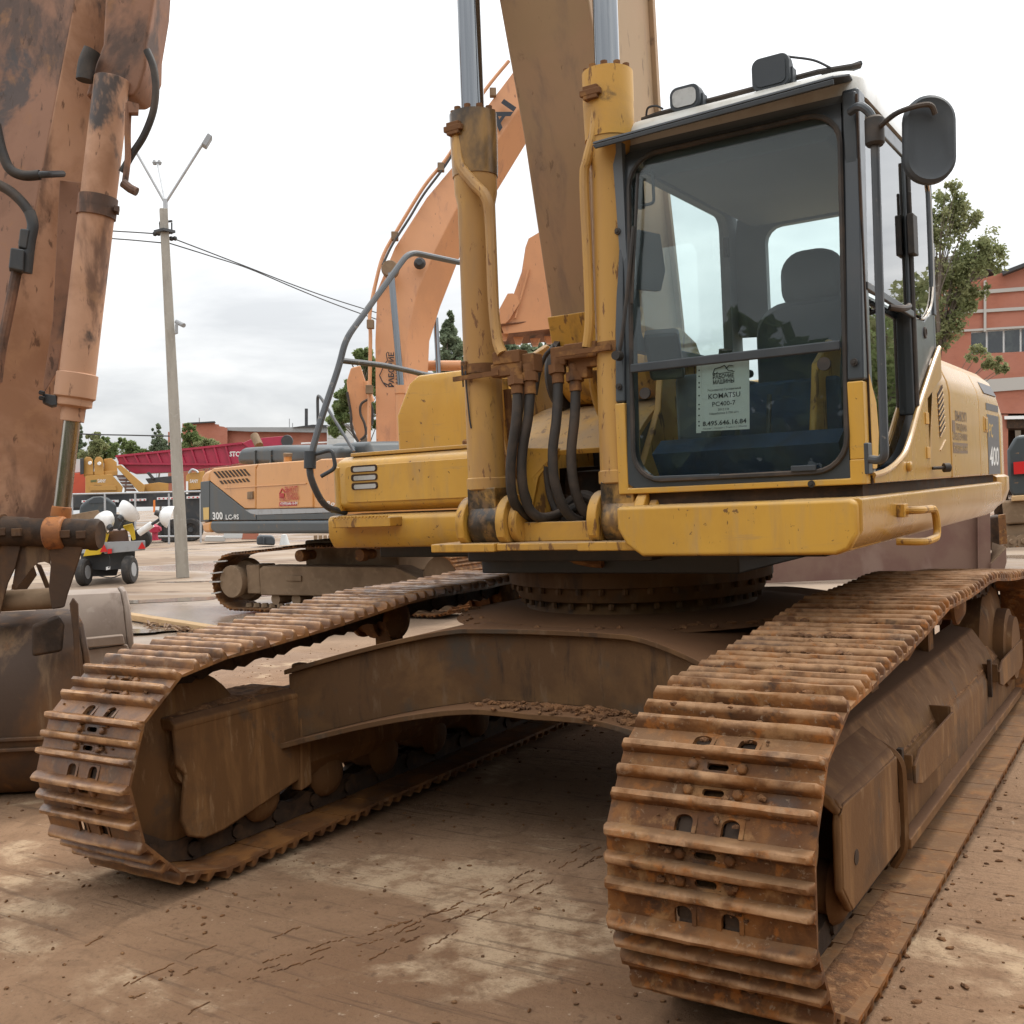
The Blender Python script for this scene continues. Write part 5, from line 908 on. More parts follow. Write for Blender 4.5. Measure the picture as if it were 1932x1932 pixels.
m = MB(); slab(m, [(216, 386), (226, 389), (224, 400), (214, 397)], 6.15, .08); m.build('clamp_ear', 'orange_shadow', k, .003)
m = MB(); pipe(m, [(277, 95), (289, 125), (294, 165), (289, 210), (272, 255), (250, 290), (230, 325)], 6.15, .021, 12); m.build('hydraulic_hose', 'rubber', AR)
m = MB(); pipe(m, [(243, 195), (241, 250), (241, 300), (235, 350)], 6.12, .018, 10); slab(m, [(240, 190), (262, 196), (261, 212), (243, 212)], 6.08, .06); m.tube([aD(232, 345, 6.1), aD(246, 356, 6.1), aD(258, 362, 6.1)], .026, 10); m.build('rigid_pipe', 'orange_shadow', AR)
for q in ([(-8, 235), (2, 280), (18, 318), (44, 331), (75, 330)], [(-10, 345), (18, 360), (42, 382), (58, 405)]):
    m = MB(); pipe(m, q, 6.12, .029, 12); m.build('hydraulic_hose', 'rubber', AR)
m = MB(); pipe(m, [(70, 330), (90, 329), (118, 328)], [6.12, 6.12, 6.3], .02, 10); pipe(m, [(56, 400), (62, 425), (56, 460), (50, 515)], 6.12, .032, 12); m.build('hose_fitting', 'dark_steel', AR)
m = MB(); slab(m, [(20, 466), (46, 470), (44, 512), (16, 506)], 6.05, .1); slab(m, [(38, 430), (56, 432), (50, 470), (34, 466)], 6.08, .08); m.build('clamp_block', 'dark_steel', AR, .01)
m = MB(); pipe(m, [(32, 508), (22, 560), (12, 610), (2, 660), (-6, 720)], 6.12, .03, 10); m.build('rigid_pipe', 'orange_shadow', AR)
m = MB(); pa, pb = aD(-60, 1000, 6.15), aD(190, 1009, 6.15); L_ = (pb-pa).length
m.lathe(pa, pb-pa, [(0, 0), (0, .088), (L_*.44, .088), (L_*.45, .082), (L_*.63, .082), (L_*.65, .088), (L_-.06, .088), (L_-.055, .093), (L_-.02, .093), (L_, .08), (L_, 0)], 28); lp_ = m.build('link_pin', 'track_dark', AR, 0, 40)
for f_ in (.30, .42, .78, .9): m = MB(); c = pa.lerp(pb, f_)-F_*.088; m.obox(c, RH*.028, V((0,0,.022)), F_*.012); m.build('lock_plate', 'bucket_steel', lp_, .004)
for f_ in (.2, .62): m = MB(); c = pa.lerp(pb, f_); d_ = (pb-pa).normalized(); m.lathe(c, d_, [(0, .08), (0, .1), (.05, .1), (.05, .08)], 28); m.build('pin_collar', 'bucket_steel', lp_)
m = MB(); slab(m, [(-30, 1025), (40, 1028), (30, 1070), (16, 1100), (0, 1160), (-30, 1190)], 6.12, .10); m.build('link_leg', 'bucket_steel', AR, .01)
m = MB(); slab(m, [(92, 1028), (158, 1030), (148, 1062), (138, 1092), (128, 1122), (122, 1146), (98, 1150), (92, 1110), (96, 1062)], 6.1, .12); m.build('link_leg', 'bucket_steel', AR, .01)
m = MB(); slab(m, [(36, 1026), (94, 1026), (96, 1070), (94, 1064), (84, 1060), (72, 1062), (60, 1072), (46, 1092), (30, 1112), (24, 1100)], 6.14, .08); m.build('link_web', 'bucket_steel', AR, .008)
m = MB(); slab(m, [(20, 1112), (46, 1120), (92, 1110), (96, 1120), (90, 1136), (70, 1146), (40, 1150), (10, 1150)], 6.3, .06); m.build('link_web', 'bucket_steel', AR, .008)
m = MB(); slab(m, [(66, 1062), (78, 1066), (96, 1110), (88, 1116)], 6.5, .05); slab(m, [(22, 1104), (64, 1068), (70, 1085), (40, 1128), (20, 1132)], 6.5, .08); m.build('link_strut', 'bucket_steel', AR, .005)
m = MB(); m.cyl(aD(-30, 1136, 6.25), aD(112, 1128, 6.25), .062, 24); m.build('bucket_pin', 'hyu_dust', AR)
def bucket(name_par, u0, u1, D, prof, mat, parent, side='frame'):
    m = MB(); a, b = aZ(u0, 1500, 0), aZ(u1, 1500, 0); A = aD(u0, 957, D); B = aD(u1, 957, D); A.z = B.z = 0
    fd = sight([(u0, 957), (u1, 957), (u1, 957)]); fd = (fd-RH*.12).normalized()
    L = (B-A); rings = [[A+fd*d+V((0,0,z)) for d, z in prof], [B+fd*d+V((0,0,z)) for d, z in prof]]
    globals()['BF'] = fd
    m.loft(rings); return m, A, B
pf = [(.25, .0), (.08, .12), (0, .34), (.0, .62), (.08, .82), (.24, .98), (.5, 1.05), (.9, .98), (.85, .86), (.5, .92), (.3, .86), (.18, .74), (.12, .6), (.12, .36), (.2, .2), (.35, .12), (1.1, .06), (1.15, .0)]
m, A, B = bucket('', -120, 146, 6.05, pf, 'bucket_steel', AR); bk = m.build('bucket', 'bucket_steel', AR, .015)
for P, q in ((B, .0), (A, -.03)):
    m = MB(); side = [(.25, .0), (.08, .12), (0, .34), (0, .62), (.08, .82), (.24, .98), (.5, 1.05), (.9, .98), (1.3, .3), (1.15, .0)]; m.prism([P+BF*(d-.012)+V((0,0,z+.004)) for d, z in side], RH*.035); m.build('side_plate', 'bucket_steel', bk, .01)
for z in (.30, .36): m = MB(); m.bar(A+V((0,0,z))-FH*.006, B+V((0,0,z))-FH*.006, .03, .02); m.build('wear_strip', 'bucket_steel', bk, .005)
m = MB(); slab(m, [(60, 1180), (112, 1160), (122, 1180), (118, 1230), (60, 1240)], 5.98, .06); m.build('bucket_ear', 'track_dark', bk, .02)
GB = thing('digging_bucket', 'smooth grey brown digging bucket lying behind the stained orange arm', 'bucket', tuple(aD(185, 1290, 8.4)))
pf2 = [(.2, .0), (.06, .2), (.0, .42), (.02, .66), (.10, .86), (.22, .97), (.4, 1.0), (.6, .95), (.55, .88), (.4, .92), (.26, .88), (.16, .78), (.1, .6), (.1, .42), (.2, .2), (1.1, .1), (1.1, .0)]
m, A, B = bucket('', 60, 227, 8.4, pf2, 'bucket_grey', GB); sh_ = m.build('shell', 'bucket_grey', GB, .012)
m = MB(); side = [(.2, .0), (.06, .2), (.0, .42), (.02, .66), (.10, .86), (.22, .97), (.4, 1.0), (.7, .95), (1.3, .3), (1.1, .0)]; m.prism([B+BF*(d-.015)+V((0,0,z+.01)) for d, z in side], RH*.05); m.build('side_plate', 'bucket_grey', GB, .015)
m = MB(); slab(m, [(150, 1206), (232, 1198), (236, 1216), (150, 1224)], 8.32, .1); m.build('wear_strip', 'bucket_grey', GB, .01)
m = MB(); slab(m, [(150, 1228), (240, 1216), (252, 1246), (240, 1330), (150, 1345)], 8.36, .1); m.build('lip_plate', 'bucket_grey', GB, .01)
m = MB(); slab(m, [(138, 1127), (148, 1140), (150, 1200), (153, 1330), (158, 1425), (146, 1430), (142, 1300), (138, 1200), (131, 1140)], 6.0, .05); m.build('side_cutter', 'bucket_steel', bk, .01)
# ================================================================== the lamp pole and its wires
gp = aZ(345, 1090, 0); PD = (gp-CAM).dot(F_)
LP = thing('lamp_pole', 'grey square concrete lamp pole with forked steel arms on top', 'lamp pole', tuple(gp))
m = MB(); r45 = [V((math.cos(a), math.sin(a), 0)) for a in [math.radians(x) for x in (12, 102, 192, 282)]]; tp = gp+V((0, 0, 8.55))
ang = math.atan2(FH.y, FH.x)+math.radians(20)
def sq(w): return [V((math.cos(ang+PI/4+k*PI/2), math.sin(ang+PI/4+k*PI/2), 0))*w for k in range(4)]
m.loft([[gp+c for c in sq(.20)], [tp+c for c in sq(.125)]]); m.build('mast', 'concrete_pole', LP, .015)
def at_pole(u, v, d=0): return aD(u, v, PD+d)
m = MB(); m.tube([at_pole(313, 436), at_pole(312, 376)], .055, 10); m.build('steel_riser', 'galvanised', LP)
m = MB(); m.tube([at_pole(310, 380), at_pole(258, 288)], .033, 8); m.build('lamp_arm', 'galvanised', LP)
m = MB(); m.tube([at_pole(314, 380), at_pole(386, 266)], .033, 8); ar = m.build('lamp_arm', 'galvanised', LP)
m = MB(); m.tube([at_pole(312, 380), at_pole(298, 310, 1.5)], .03, 8); ar2 = m.build('lamp_arm', 'galvanised', LP)
m = MB(); slab(m, [(380, 270), (392, 250), (401, 256), (389, 276)], PD-.1, .28); m.build('flood_lamp', 'grey_steel', ar, .02)
for (u, v) in ((292, 306), (301, 306)):
    m = MB(); m.lathe(at_pole(u, v+5, 1.5), (0,0,1), [(0, 0), (0, .04), (.06, .06), (.12, .03), (.12, 0)], 10); m.build('flood_lamp', 'grey_steel', ar2)
m = MB(); m.box(gp.x-.17, gp.x+.17, gp.y-.17, gp.y+.17, 8.0, 8.06); m.tube([at_pole(301, 420), at_pole(303, 440)], .018, 6); m.tube([at_pole(324, 420), at_pole(324, 442)], .018, 6); m.bar(at_pole(301, 420), at_pole(325, 417), .04, .04); m.build('cross_bracket', 'dark_steel', LP)
for (u, v) in ((296, 441), (327, 450)): m = MB(); m.lathe(at_pole(u, v), RH, [(-.08, 0), (-.08, .05), (-.04, .06), (0, .04), (.04, .06), (.08, .04), (.08, 0)], 10); m.build('insulator', 'dark_steel', LP)
SCam = thing('security_camera', 'small white security camera strapped halfway up the concrete lamp pole', 'camera', tuple(at_pole(336, 613)))
m = MB(); m.cyl(at_pole(333, 607, -.2), at_pole(347, 614, -.35), .055, 10); m.build('camera_body', 'grey_steel', SCam, .005); m = MB(); slab(m, [(330, 612), (336, 608), (336, 628), (330, 630)], PD-.3, .12); m.build('mount_box', 'grey_steel', SCam, .005)
def wire(pts, D0, D1, label, r=.016):
    m = MB(); n = len(pts); m.tube(smooth([aD(u, v, D0+(D1-D0)*i/(n-1)) for i, (u, v) in enumerate(pts)], 6), r, 6); o = m.build('power_cable', 'wire_black', None); tag(o, label, 'cable', 'overhead cables')
wire([(327, 450), (400, 478), (470, 505), (560, 540), (640, 568), (760, 605)], PD, 33, 'upper overhead cable sagging from the lamp pole towards the orange boom')
wire([(320, 459), (400, 484), (470, 507), (560, 545), (640, 577), (760, 620)], PD, 33, 'lower overhead cable sagging from the lamp pole towards the orange boom')
wire([(296, 441), (250, 438), (200, 435), (60, 425)], PD, 21, 'upper cable running from the lamp pole behind the stained arm'); wire([(314, 459), (250, 453), (200, 449), (60, 436)], PD, 21, 'lower cable running from the lamp pole behind the stained arm')
wire([(60, 812), (160, 819), (240, 821), (330, 823)], 80, 80, 'thin far cable in front of the tree tops', .05)
# ================================================================== trailer with a lighting mast
TD = (aZ(205, 1103, 0)-CAM).dot(F_); TR = thing('light_tower_trailer', 'yellow trailer carrying a folded lighting mast with white dish lamps', 'trailer', tuple(aZ(205, 1103, 0)))
def TS(name, mat, uv, d, th, par=TR, bev=.01, label=None): m = MB(); slab(m, uv, TD+d, th); return m.build(name, mat, par, bev, label=label)
TS('chassis', 'dark_steel', [(152, 1044), (255, 1040), (254, 1072), (200, 1076), (154, 1074)], .25, 2.4)
TS('axle_box', 'dark_steel', [(165, 1070), (225, 1070), (220, 1086), (170, 1088)], .5, .3)
TS('bumper', 'grey_steel', [(197, 1023), (274, 1020), (274, 1038), (197, 1045)], -.15, .12)
TS('hood_side', 'trailer_yellow', [(157, 1050), (162, 1036), (186, 1032), (192, 1020), (190, 996), (200, 1000), (206, 1008), (201, 1026), (190, 1046)], 0, .5)
TS('hood_side', 'trailer_yellow', [(232, 992), (250, 988), (254, 1000), (256, 1018), (250, 1020), (244, 1004), (234, 998)], 0, .5)
TS('engine_panel', 'red_brown_plate', [(206, 1002), (240, 1000), (244, 1022), (202, 1024)], .2, 1.4)
TS('deck', 'hyu_dust', [(118, 974), (185, 962), (200, 985), (190, 995), (130, 990)], .3, .4)
TS('mast_frame', 'dark_steel', [(186, 968), (252, 972), (254, 996), (188, 1000)], .6, .25)
for u, v, rr_ in ((245, 1077, .31), (158, 1080, .30)):
    m = MB(); c = aD(u, v, TD); c.z = rr_; m.lathe(c-RH*.11, RH, [(0, 0), (0, rr_*.55), (.01, rr_*.6), (.015, rr_*.9), (.05, rr_), (.17, rr_), (.205, rr_*.9), (.21, rr_*.6), (.2, rr_*.55), (.2, 0)], 28); w = m.build('wheel', 'tyre', TR)
    m = MB(); m.lathe(c+RH*.085, RH, [(0, 0), (0, rr_*.52), (.012, rr_*.5), (.012, 0)], 18); m.build('rim', 'grey_steel', w)
c = aD(267, 1016, TD+1.2); m = MB(); m.lathe(c-FH*.08+RH*.0, FH, [(0, .12), (.0, .2), (.03, .235), (.13, .235), (.16, .2), (.16, .12)], 24); w = m.build('spare_wheel', 'tyre', TR); m = MB(); m.lathe(c-FH*.07, FH, [(0, 0), (0, .07), (.05, .13), (.02, .19), (.04, .19), (.06, .0)], 20); m.build('rim', 'white_lamp', w)
for u in (196, 268): TS('reflector', 'red_lens', [(u-8, 1042 if u < 200 else 1036), (u, 1026 if u < 200 else 1022), (u+7, 1041 if u < 200 else 1035)], -.2, .03, bev=0)
TS('tail_lamp', 'red_lens', [(203, 1036), (211, 1035), (211, 1044), (203, 1045)], -.2, .04, bev=0); TS('number_plate', 'white_lamp', [(200, 1070), (208, 1068), (208, 1074), (200, 1076)], -.05, .03, bev=0)
m = MB(); pipe(m, [(205, 1045), (208, 1060), (205, 1072)], TD-.1, .012, 6); pipe(m, [(184, 1086), (210, 1090), (228, 1084)], TD+.2, .012, 6); m.build('cable', 'wire_black', TR)
for (u, v, ax, rr_) in ((239.5, 968, (.5, .55, .5), .27), (199, 987, (-.62, .42, .5), .25), (313, 973, (.8, .25, -.32), .25)):
    c = aD(u, v, TD-.2); d = -(RH*ax[0]+FH*ax[1]+V((0,0,ax[2]))).normalized()
    m = MB(); m.lathe(c+d*.15, -d, [(0, 0), (0, .05), (.03, .09), (.07, .16), (.13, rr_*.84), (.20, rr_*.97), (.24, rr_), (.255, rr_*1.03), (.255, rr_*.97), (.2, rr_*.9), (.1, .1), (.1, 0)], 28); l_ = m.build('lamp', 'white_lamp', TR, 0, 50)
    m = MB(); m.lathe(c+d*.15, d, [(0, .06), (0, .07), (.09, .06), (.1, .03), (.1, 0)], 14); m.tube(smooth([c+d*.2, c+d*.15+V((0,0,-.1)), c+V((0,0,-.2))+d*.05, c+V((0,0,-.12))-d*.02]), .01, 6); m.build('lamp_holder', 'dark_steel', l_)
m = MB(); m.cyl(aD(262, 1006, TD-.1), aD(287, 989, TD-.1), .075, 14); m.build('mast_tube', 'white_lamp', TR); m = MB(); m.cyl(aD(284, 991, TD-.12), aD(304, 978, TD-.16), .035, 8); m.build('lamp_arm', 'dark_steel', TR); m = MB(); m.cyl(aD(224, 1000, TD-.1), aD(236, 980, TD-.1), .035, 8); m.build('lamp_arm', 'dark_steel', TR)
# ================================================================== railing, hydrant
FD = (aZ(372, 1024, 0)-CAM).dot(F_)
RL = thing('railing', 'thin silver pipe railing along the yard in front of the mobile crane', 'railing', tuple(aZ(372, 1024, 0)))
for u in (136, 197.7, 255, 318.6, 378.5):
    b_ = aD(u, 1020, FD); b_.z = 0; t_ = aD(u, 931, FD); m = MB(); m.cyl(b_, t_, .045, 8); m.build('post', 'galvanised', RL)
for v in (933, 1012): m = MB(); m.cyl(aD(118, v, FD), aD(379, v-6 if v < 950 else v, FD), .04, 8); m.build('rail', 'galvanised', RL)
HY = thing('fire_hydrant', 'squat bright red standpipe with side outlets on the concrete beside the railing', 'hydrant', tuple(aD(293, 1019, 47)))
m = MB(); b_ = aD(293, 1019.5, 47); m.lathe(b_, (0,0,1), [(0, 0), (0, .26), (.05, .26), (.06, .13), (.34, .13), (.36, .22), (.6, .24), (.66, .15), (.72, .06), (.72, 0)], 18); m.build('barrel', 'crimson_paint', HY)
m = MB(); m.cyl(b_+V((0,0,.5))-RH*.28, b_+V((0,0,.5))+RH*.28, .09, 12); m.build('outlet', 'crimson_paint', HY)
# ================================================================== mobile crane
KD = 51.; KR = thing('mobile_crane', 'mobile crane with yellow upperworks, slotted steps and a long crimson telescopic boom laid flat', 'crane', tuple(aD(240, 1010, KD)))
def KS(name, mat, uv, d, th, par=KR, bev=.02): m = MB(); slab(m, uv, KD+d, th); return m.build(name, mat, par, bev)
KS('chassis', 'dark_steel', [(128, 931), (335, 927), (335, 955), (128, 958)], .1, 2.4); KS('chassis_end', 'dark_steel', [(340, 926), (379, 922), (379, 1000), (346, 1002)], .2, 2.2)
KS('counterweight', 'crane_yellow', [(161, 897), (211, 895), (232, 919), (230, 929), (161, 931.5)], -.1, 1.6)
cw = KS('access_panel', 'crane_yellow', [(170, 918), (218, 916), (220, 925), (170, 926)], -.16, .05, bev=.01)
for k in range(5): KS('step', 'red_brown_plate', [(218+k*4, 896+k*6.4), (238+k*4, 896+k*6.4), (242+k*4, 901+k*6.4), (222+k*4, 901+k*6.4)], -.05-.0*k, .5, bev=.01)
KS('slew_arm', 'crane_yellow', [(219, 879), (228, 877), (274, 916), (272, 928), (262, 928), (224, 886)], -.3, .4)
for u in (158, 178): KS('winch_panel', 'crane_yellow', [(u, 868), (u+4, 862), (u+12, 862), (u+17, 868), (u+18, 896), (u, 896)], 0, .8)
KS('mast_head', 'crane_yellow', [(196, 866), (210, 864), (220, 872), (222, 892), (196, 896)], .3, .8); KS('front_plate', 'crane_yellow', [(158, 890), (222, 888), (222, 897), (158, 899)], .1, .6)
for u, v in ((170, 873.5), (187.5, 874.5)): m = MB(); m.lathe(aD(u, v, KD-.1), -FH, [(0, 0), (0, .09), (.06, .08), (.06, 0)], 14); m.build('work_lamp', 'white_lamp', KR)
KS('cab_post', 'dark_steel', [(151, 865), (158, 864), (158, 894), (151, 895)], -.2, .4)
bmc = KS('boom', 'crimson_paint', [(219, 861), (386, 844), (457, 836), (540, 828), (540, 850), (442, 876), (354, 888), (324, 891), (256, 894), (244, 889), (231, 877), (224, 873)], 1.0, 1.1)
for (a, b) in (((224, 874.5), (386, 876)), ((386, 876), (437, 876)), ((219, 861), (386, 844)), ((386, 844), (457, 836))): m = MB(); m.bar(aD(*a, KD+.92), aD(*b, KD+.92), .12, .10); m.build('boom_rib', 'crimson_paint', bmc)
for k in range(10):
    u = 232+k*21.5; m = MB(); m.bar(aD(u, 859-k*2.1, KD+.93), aD(u+9.5, 875, KD+.93), .09, .08); m.build('boom_rib', 'crimson_paint', bmc)
KS('boom_head', 'crimson_paint', [(457, 836), (475, 828), (530, 823), (551, 823), (549, 838), (470, 846)], .8, .8); m = MB(); c = aD(541, 832, KD+.7); m.lathe(c, FH, [(0, 0), (0, .28), (.1, .3), (.2, .28), (.2, 0)], 20); m.build('sheave', 'dark_steel', KR)
KS('lift_cylinder', 'dark_steel', [(274, 903), (300, 900), (336, 897), (336, 910), (300, 913), (280, 912)], .4, .5); KS('turntable', 'crane_yellow', [(270, 914), (300, 910), (318, 912), (318, 928), (270, 929)], .2, 1.5); KS('hose_bundle', 'dark_steel', [(276, 892), (282, 890), (292, 902), (288, 906)], .3, .2)
hk = KS('rear_housing', 'crane_yellow', [(351, 925), (351, 898), (355, 893), (386, 888), (386, 922)], -.2, 1.8); KS('label_plate', 'white_frame', [(351, 908), (355, 908), (355, 932), (351, 932)], -.3, .05, bev=0)
m = MB(); pipe(m, [(356, 893), (362, 886), (370, 888), (374, 892)], KD-.3, .05, 8); m.build('exhaust', 'galvanised', KR)
for (u0, u1, v) in ((154, 224, 946), (244, 276, 943.5), (296, 335, 940.5), (352, 377, 938.5)):
    t_ = KS('marker_tape', 'white_frame', [(u0, v-2), (u1, v-3), (u1, v+1.4), (u0, v+2.4)], -.02, .03, bev=0)
    for k in range(int((u1-u0)/8)): KS('tape_mark', 'red_lens', [(u0+3+k*8, v-1.2), (u0+6+k*8, v-1.3), (u0+6+k*8, v+.9), (u0+3+k*8, v+1)], -.05, .02, t_, 0)
for u in (318, 332, 363):
    m = MB(); c = aD(u, 989, KD+.1); c.z = .55; m.lathe(c, -FH, [(0, 0), (0, .5), (.08, .55), (.3, .55), (.36, .5), (.36, .32), (.28, .3), (.28, 0)], 26); w = m.build('wheel', 'tyre', KR); m = MB(); m.lathe(c-FH*.29, -FH, [(0, 0), (0, .14), (.06, .12), (.06, 0)], 14); m.build('hub', 'dark_steel', w)
KS('warning_post', 'orange_lens', [(289, 944), (293, 943), (293, 966), (289, 967)], -.4, .1, bev=0)
def upv(D): return U_
text('SANY', 'lettering', tuple(aD(184, 910.5, KD-.115)), R_, U_, .17, 'white_ink', KR, width=.40, bold=.02, thick=.0); text('SANY', 'lettering', tuple(aD(358, 911, KD-.215)), R_, U_, .17, 'white_ink', KR, width=.40, bold=.02, thick=.0)
text('STC250', 'lettering', tuple(aD(433, 861, KD+.985)), R_, U_, .24, 'white_ink', KR, width=.9, bold=.03); m = MB(); slab(m, [(171, 906), (182, 905), (182, 909), (171, 910)], KD-.115, .01); m.build('badge', 'leaf_birch', KR)
text('STC250', 'lettering', tuple(aD(178, 917, KD-.115)), R_, U_, .07, 'faded_ink', KR, width=.33, thick=0.)
OB = thing('lorry_body', 'orange red lorry body standing behind the yellow crane upperworks', 'lorry', tuple(aD(120, 1010, 54)))
m = MB(); slab(m, [(60, 892), (90, 885), (95, 895), (161, 891), (161, 934), (120, 941), (60, 945)], 53.5, 2.4); b_ = m.build('body', 'red_paint', OB, .03); m = MB(); slab(m, [(134, 866), (158, 866), (158, 890), (134, 892)], 54, 2); m.build('cab_window', 'pale_block', OB); m = MB(); slab(m, [(60, 942), (160, 938), (160, 962), (60, 966)], 54, 2.2); m.build('chassis', 'dark_steel', OB); m = MB(); slab(m, [(84, 940), (90, 943), (90, 952), (84, 949)], 53.3, .1); m.build('corner_plate', 'white_frame', OB)
for u in (100, 150): m = MB(); c = aD(u, 985, 53.8); c.z = .5; m.lathe(c, -FH, [(0, 0), (0, .45), (.1, .5), (.3, .5), (.34, .42), (.3, 0)], 20); m.build('wheel', 'tyre', OB)
CR = thing('parked_car', 'dark rounded car roof showing between the railing and the crane', 'car', tuple(aD(185, 1015, 49)))
m = MB(); slab(m, [(158, 948), (164, 943), (176, 937), (192, 936), (204, 939), (212, 945), (220, 950), (220, 985), (150, 988), (150, 955)], 49, 1.7); m.build('body', 'charcoal_paint', CR, .15); m = MB(); slab(m, [(168, 945), (178, 939), (190, 938), (198, 942), (202, 948), (168, 950)], 48.97, .02); m.build('window', 'dark_pane', CR)
for u in (165, 205): m = MB(); c = aD(u, 1000, 48.9); c.z = .33; m.lathe(c, -FH, [(0, 0), (0, .3), (.1, .33), (.2, .3), (.2, 0)], 18); m.build('wheel', 'tyre', CR)
# ================================================================== the orange excavator
HB = V((-7.9, 7.55, 0)); HX = thing('excavator', 'orange crawler excavator with charcoal lower stripe, curved boom and muddy track, behind the yellow one', 'excavator', tuple(HB))
HS_ = [shoe_mesh('track_shoe', .203, .30, .026, 90+k, False) for k in range(2)]
for x in HS_: x.materials.append(MAT['track_steel'])
HPATH = track_path((-1.93, .46), .42, (1.93, .47), .42, [(.6, .985), (-.6, .985), (-1.95, .89)])
track(-1.15, 48, .05, 0, HX, HS_, None, HB, V((0,1,0)), V((-1,0,0)), HPATH, .0)
track(1.15, 48, .1, 0, HX, HS_, None, HB, V((0,1,0)), V((-1,0,0)), HPATH, .0)
def hxy(a, b, z): return HB+V((-a, b, z))          # a: towards the rear (left), b: away from us
def hprism(m, pts, b0, b1): return m.prism([hxy(a, b0, z) for a, z in pts], (0, b1-b0, 0))
for sb in (-1.15, 1.15):
    m = MB(); hprism(m, [(-1.6, .27), (-1.6, .52), (-1.2, .68), (1.35, .70), (1.42, .66), (1.42, .26)], sb-.20, sb+.18); fr = m.build('track_frame', 'hyu_dust', HX, .02)
    m = MB(); hprism(m, [(.55, .48), (.85, .48), (.85, .56), (.55, .56)], sb-.225, sb-.18); m.build('frame_plate', 'hyu_dust', fr, .008)
    m = MB(); c = hxy(1.93, sb-.30, .47); m.lathe(c, (0, 1, 0), [(0, 0), (0, .24), (.02, .25), (.10, .25), (.14, .22), (.3, .22), (.3, .3), (.4, .34), (.4, 0)], 30); md = m.build('travel_motor', 'hyu_dust', HX, .004)
    m = MB(); m.box(HB.x-1.70, HB.x-1.42, HB.y+sb-.2, HB.y+sb+.15, .28, .72); m.build('motor_guard', 'hyu_dust', fr, .02)
    m = MB(); c = hxy(-1.93, sb-.1, .46); m.lathe(c, (0, 1, 0), [(0, 0), (0, .3), (.03, .38), (.2, .38), (.23, .3), (.23, 0)], 26); m.build('idler', 'hyu_dust', HX)
    for a in (.55, -.6): m = MB(); m.lathe(hxy(a, sb-.24, .85), (0, 1, 0), [(0, 0), (0, .085), (.02, .09), (.12, .09), (.13, .07), (.3, .07), (.3, 0)], 18); m.build('carrier_roller', 'rust_block', HX)
    for k in range(7): m = MB(); m.lathe(hxy(-1.35+k*.42, sb-.14, .20), (0, 1, 0), [(0, 0), (0, .09), (.28, .09), (.28, 0)], 12); m.build('track_roller', 'hyu_dust', HX)
    for k in range(22): m = MB(); q = -1.7+k*.165; m.lathe(hxy(q, sb-.1, .10), (0, 0, 1), [(-.03, 0), (-.03, .06), (.03, .05), (.03, 0)], 6); m.build('chain_link', 'hyu_dust', HX)
m = MB(); m.box(HB.x-.9, HB.x+.9, HB.y-.9, HB.y+.9, .55, 1.05); m.cyl(HB+V((0,0,.95)), HB+V((0,0,1.2)), .65, 30); m.build('car_body', 'hyu_dust', HX, .03)
for v_ in ((398, 1082, 420, 1079), (396, 1098, 416, 1097), (400, 1120, 416, 1117), (404, 1060, 428, 1058)):
    m = MB(); m.bar(aY(v_[0], v_[1], 6.06), aY(v_[2], v_[3], 6.06), .03, .02); m.build('link_end', 'band_grey', HX)
# upper body: side plane through two measured points
PA, PB = aZ(378, 1006, 1.2), aZ(622, 1010, 1.2); HD = (PB-PA).normalized(); HN = V((-HD.y, HD.x, 0)); HN = HN if HN.dot(FH) > 0 else -HN
def hp(u, v, d=0.): return aP(u, v, PA+HN*d, HN)
def HSL(name, mat, uv, d, th, par=HX, bev=.02): m = MB(); m.prism([hp(u, v, d) for u, v in uv], HN*th); return m.build(name, mat, par, bev)
cw = HSL('counterweight', 'orange_paint', [(378, 910), (380, 898), (386, 889), (400, 884), (395, 906), (395, 982), (378, 986)], 0, 2.7, bev=.06)
HSL('lower_weight', 'charcoal_paint', [(378, 909), (395, 907), (395, 982), (378, 985)], -.012, .2, cw, .01); HSL('weight_foot', 'orange_paint', [(380, 986), (396, 983), (396, 1005), (383, 1005)], -.01, 2.6, cw, .05)
p1 = HSL('engine_door', 'orange_paint', [(396, 908), (396, 888), (402, 883.5), (487, 875), (482, 884), (482, 960), (461, 960)], 0, .06)
p2 = HSL('pump_door', 'orange_paint', [(483, 884), (487, 875), (583, 868), (588, 874), (590, 958), (483, 961)], 0, .06)
p3 = HSL('front_tank', 'orange_paint', [(591, 872), (604, 866), (646, 864), (646, 958), (591, 959)], 0.02, .06)
HSL('body_core', 'orange_paint', [(400, 890), (600, 870), (646, 868), (646, 1000), (400, 1000)], .07, 2.6, bev=.03)
for (uv) in ([(396, 909), (461, 961), (472, 969), (483, 972), (483, 981), (396, 981)],): HSL('lower_stripe', 'charcoal_paint', uv, -.006, .06, bev=.004)
HSL('silver_stripe', 'silver_stripe', [(461, 961.5), (590, 959.5), (646, 958.5), (646, 966), (590, 968), (484, 971.5), (473, 969)], -.004, .05, bev=.003); HSL('lower_stripe', 'charcoal_paint', [(484, 972), (590, 969), (646, 967), (646, 979), (484, 981)], -.002, .05, bev=.004)
HSL('side_skirt', 'charcoal_paint', [(396, 983), (640, 981), (640, 1000), (634, 1007), (405, 1007), (396, 1000)], -.03, 2.5, bev=.05)
HSL('waist_line', 'orange_paint', [(422, 920), (577, 911), (577, 913), (422, 922)], -.012, .02, bev=.003)
for k in range(9): HSL('vent_slot', 'track_dark', [(402+k*7, 890-k*.62), (405.5+k*7, 889.6-k*.62), (416+k*7, 902-k*.62), (412.5+k*7, 902.4-k*.62)], -.008, .02, p1, 0)
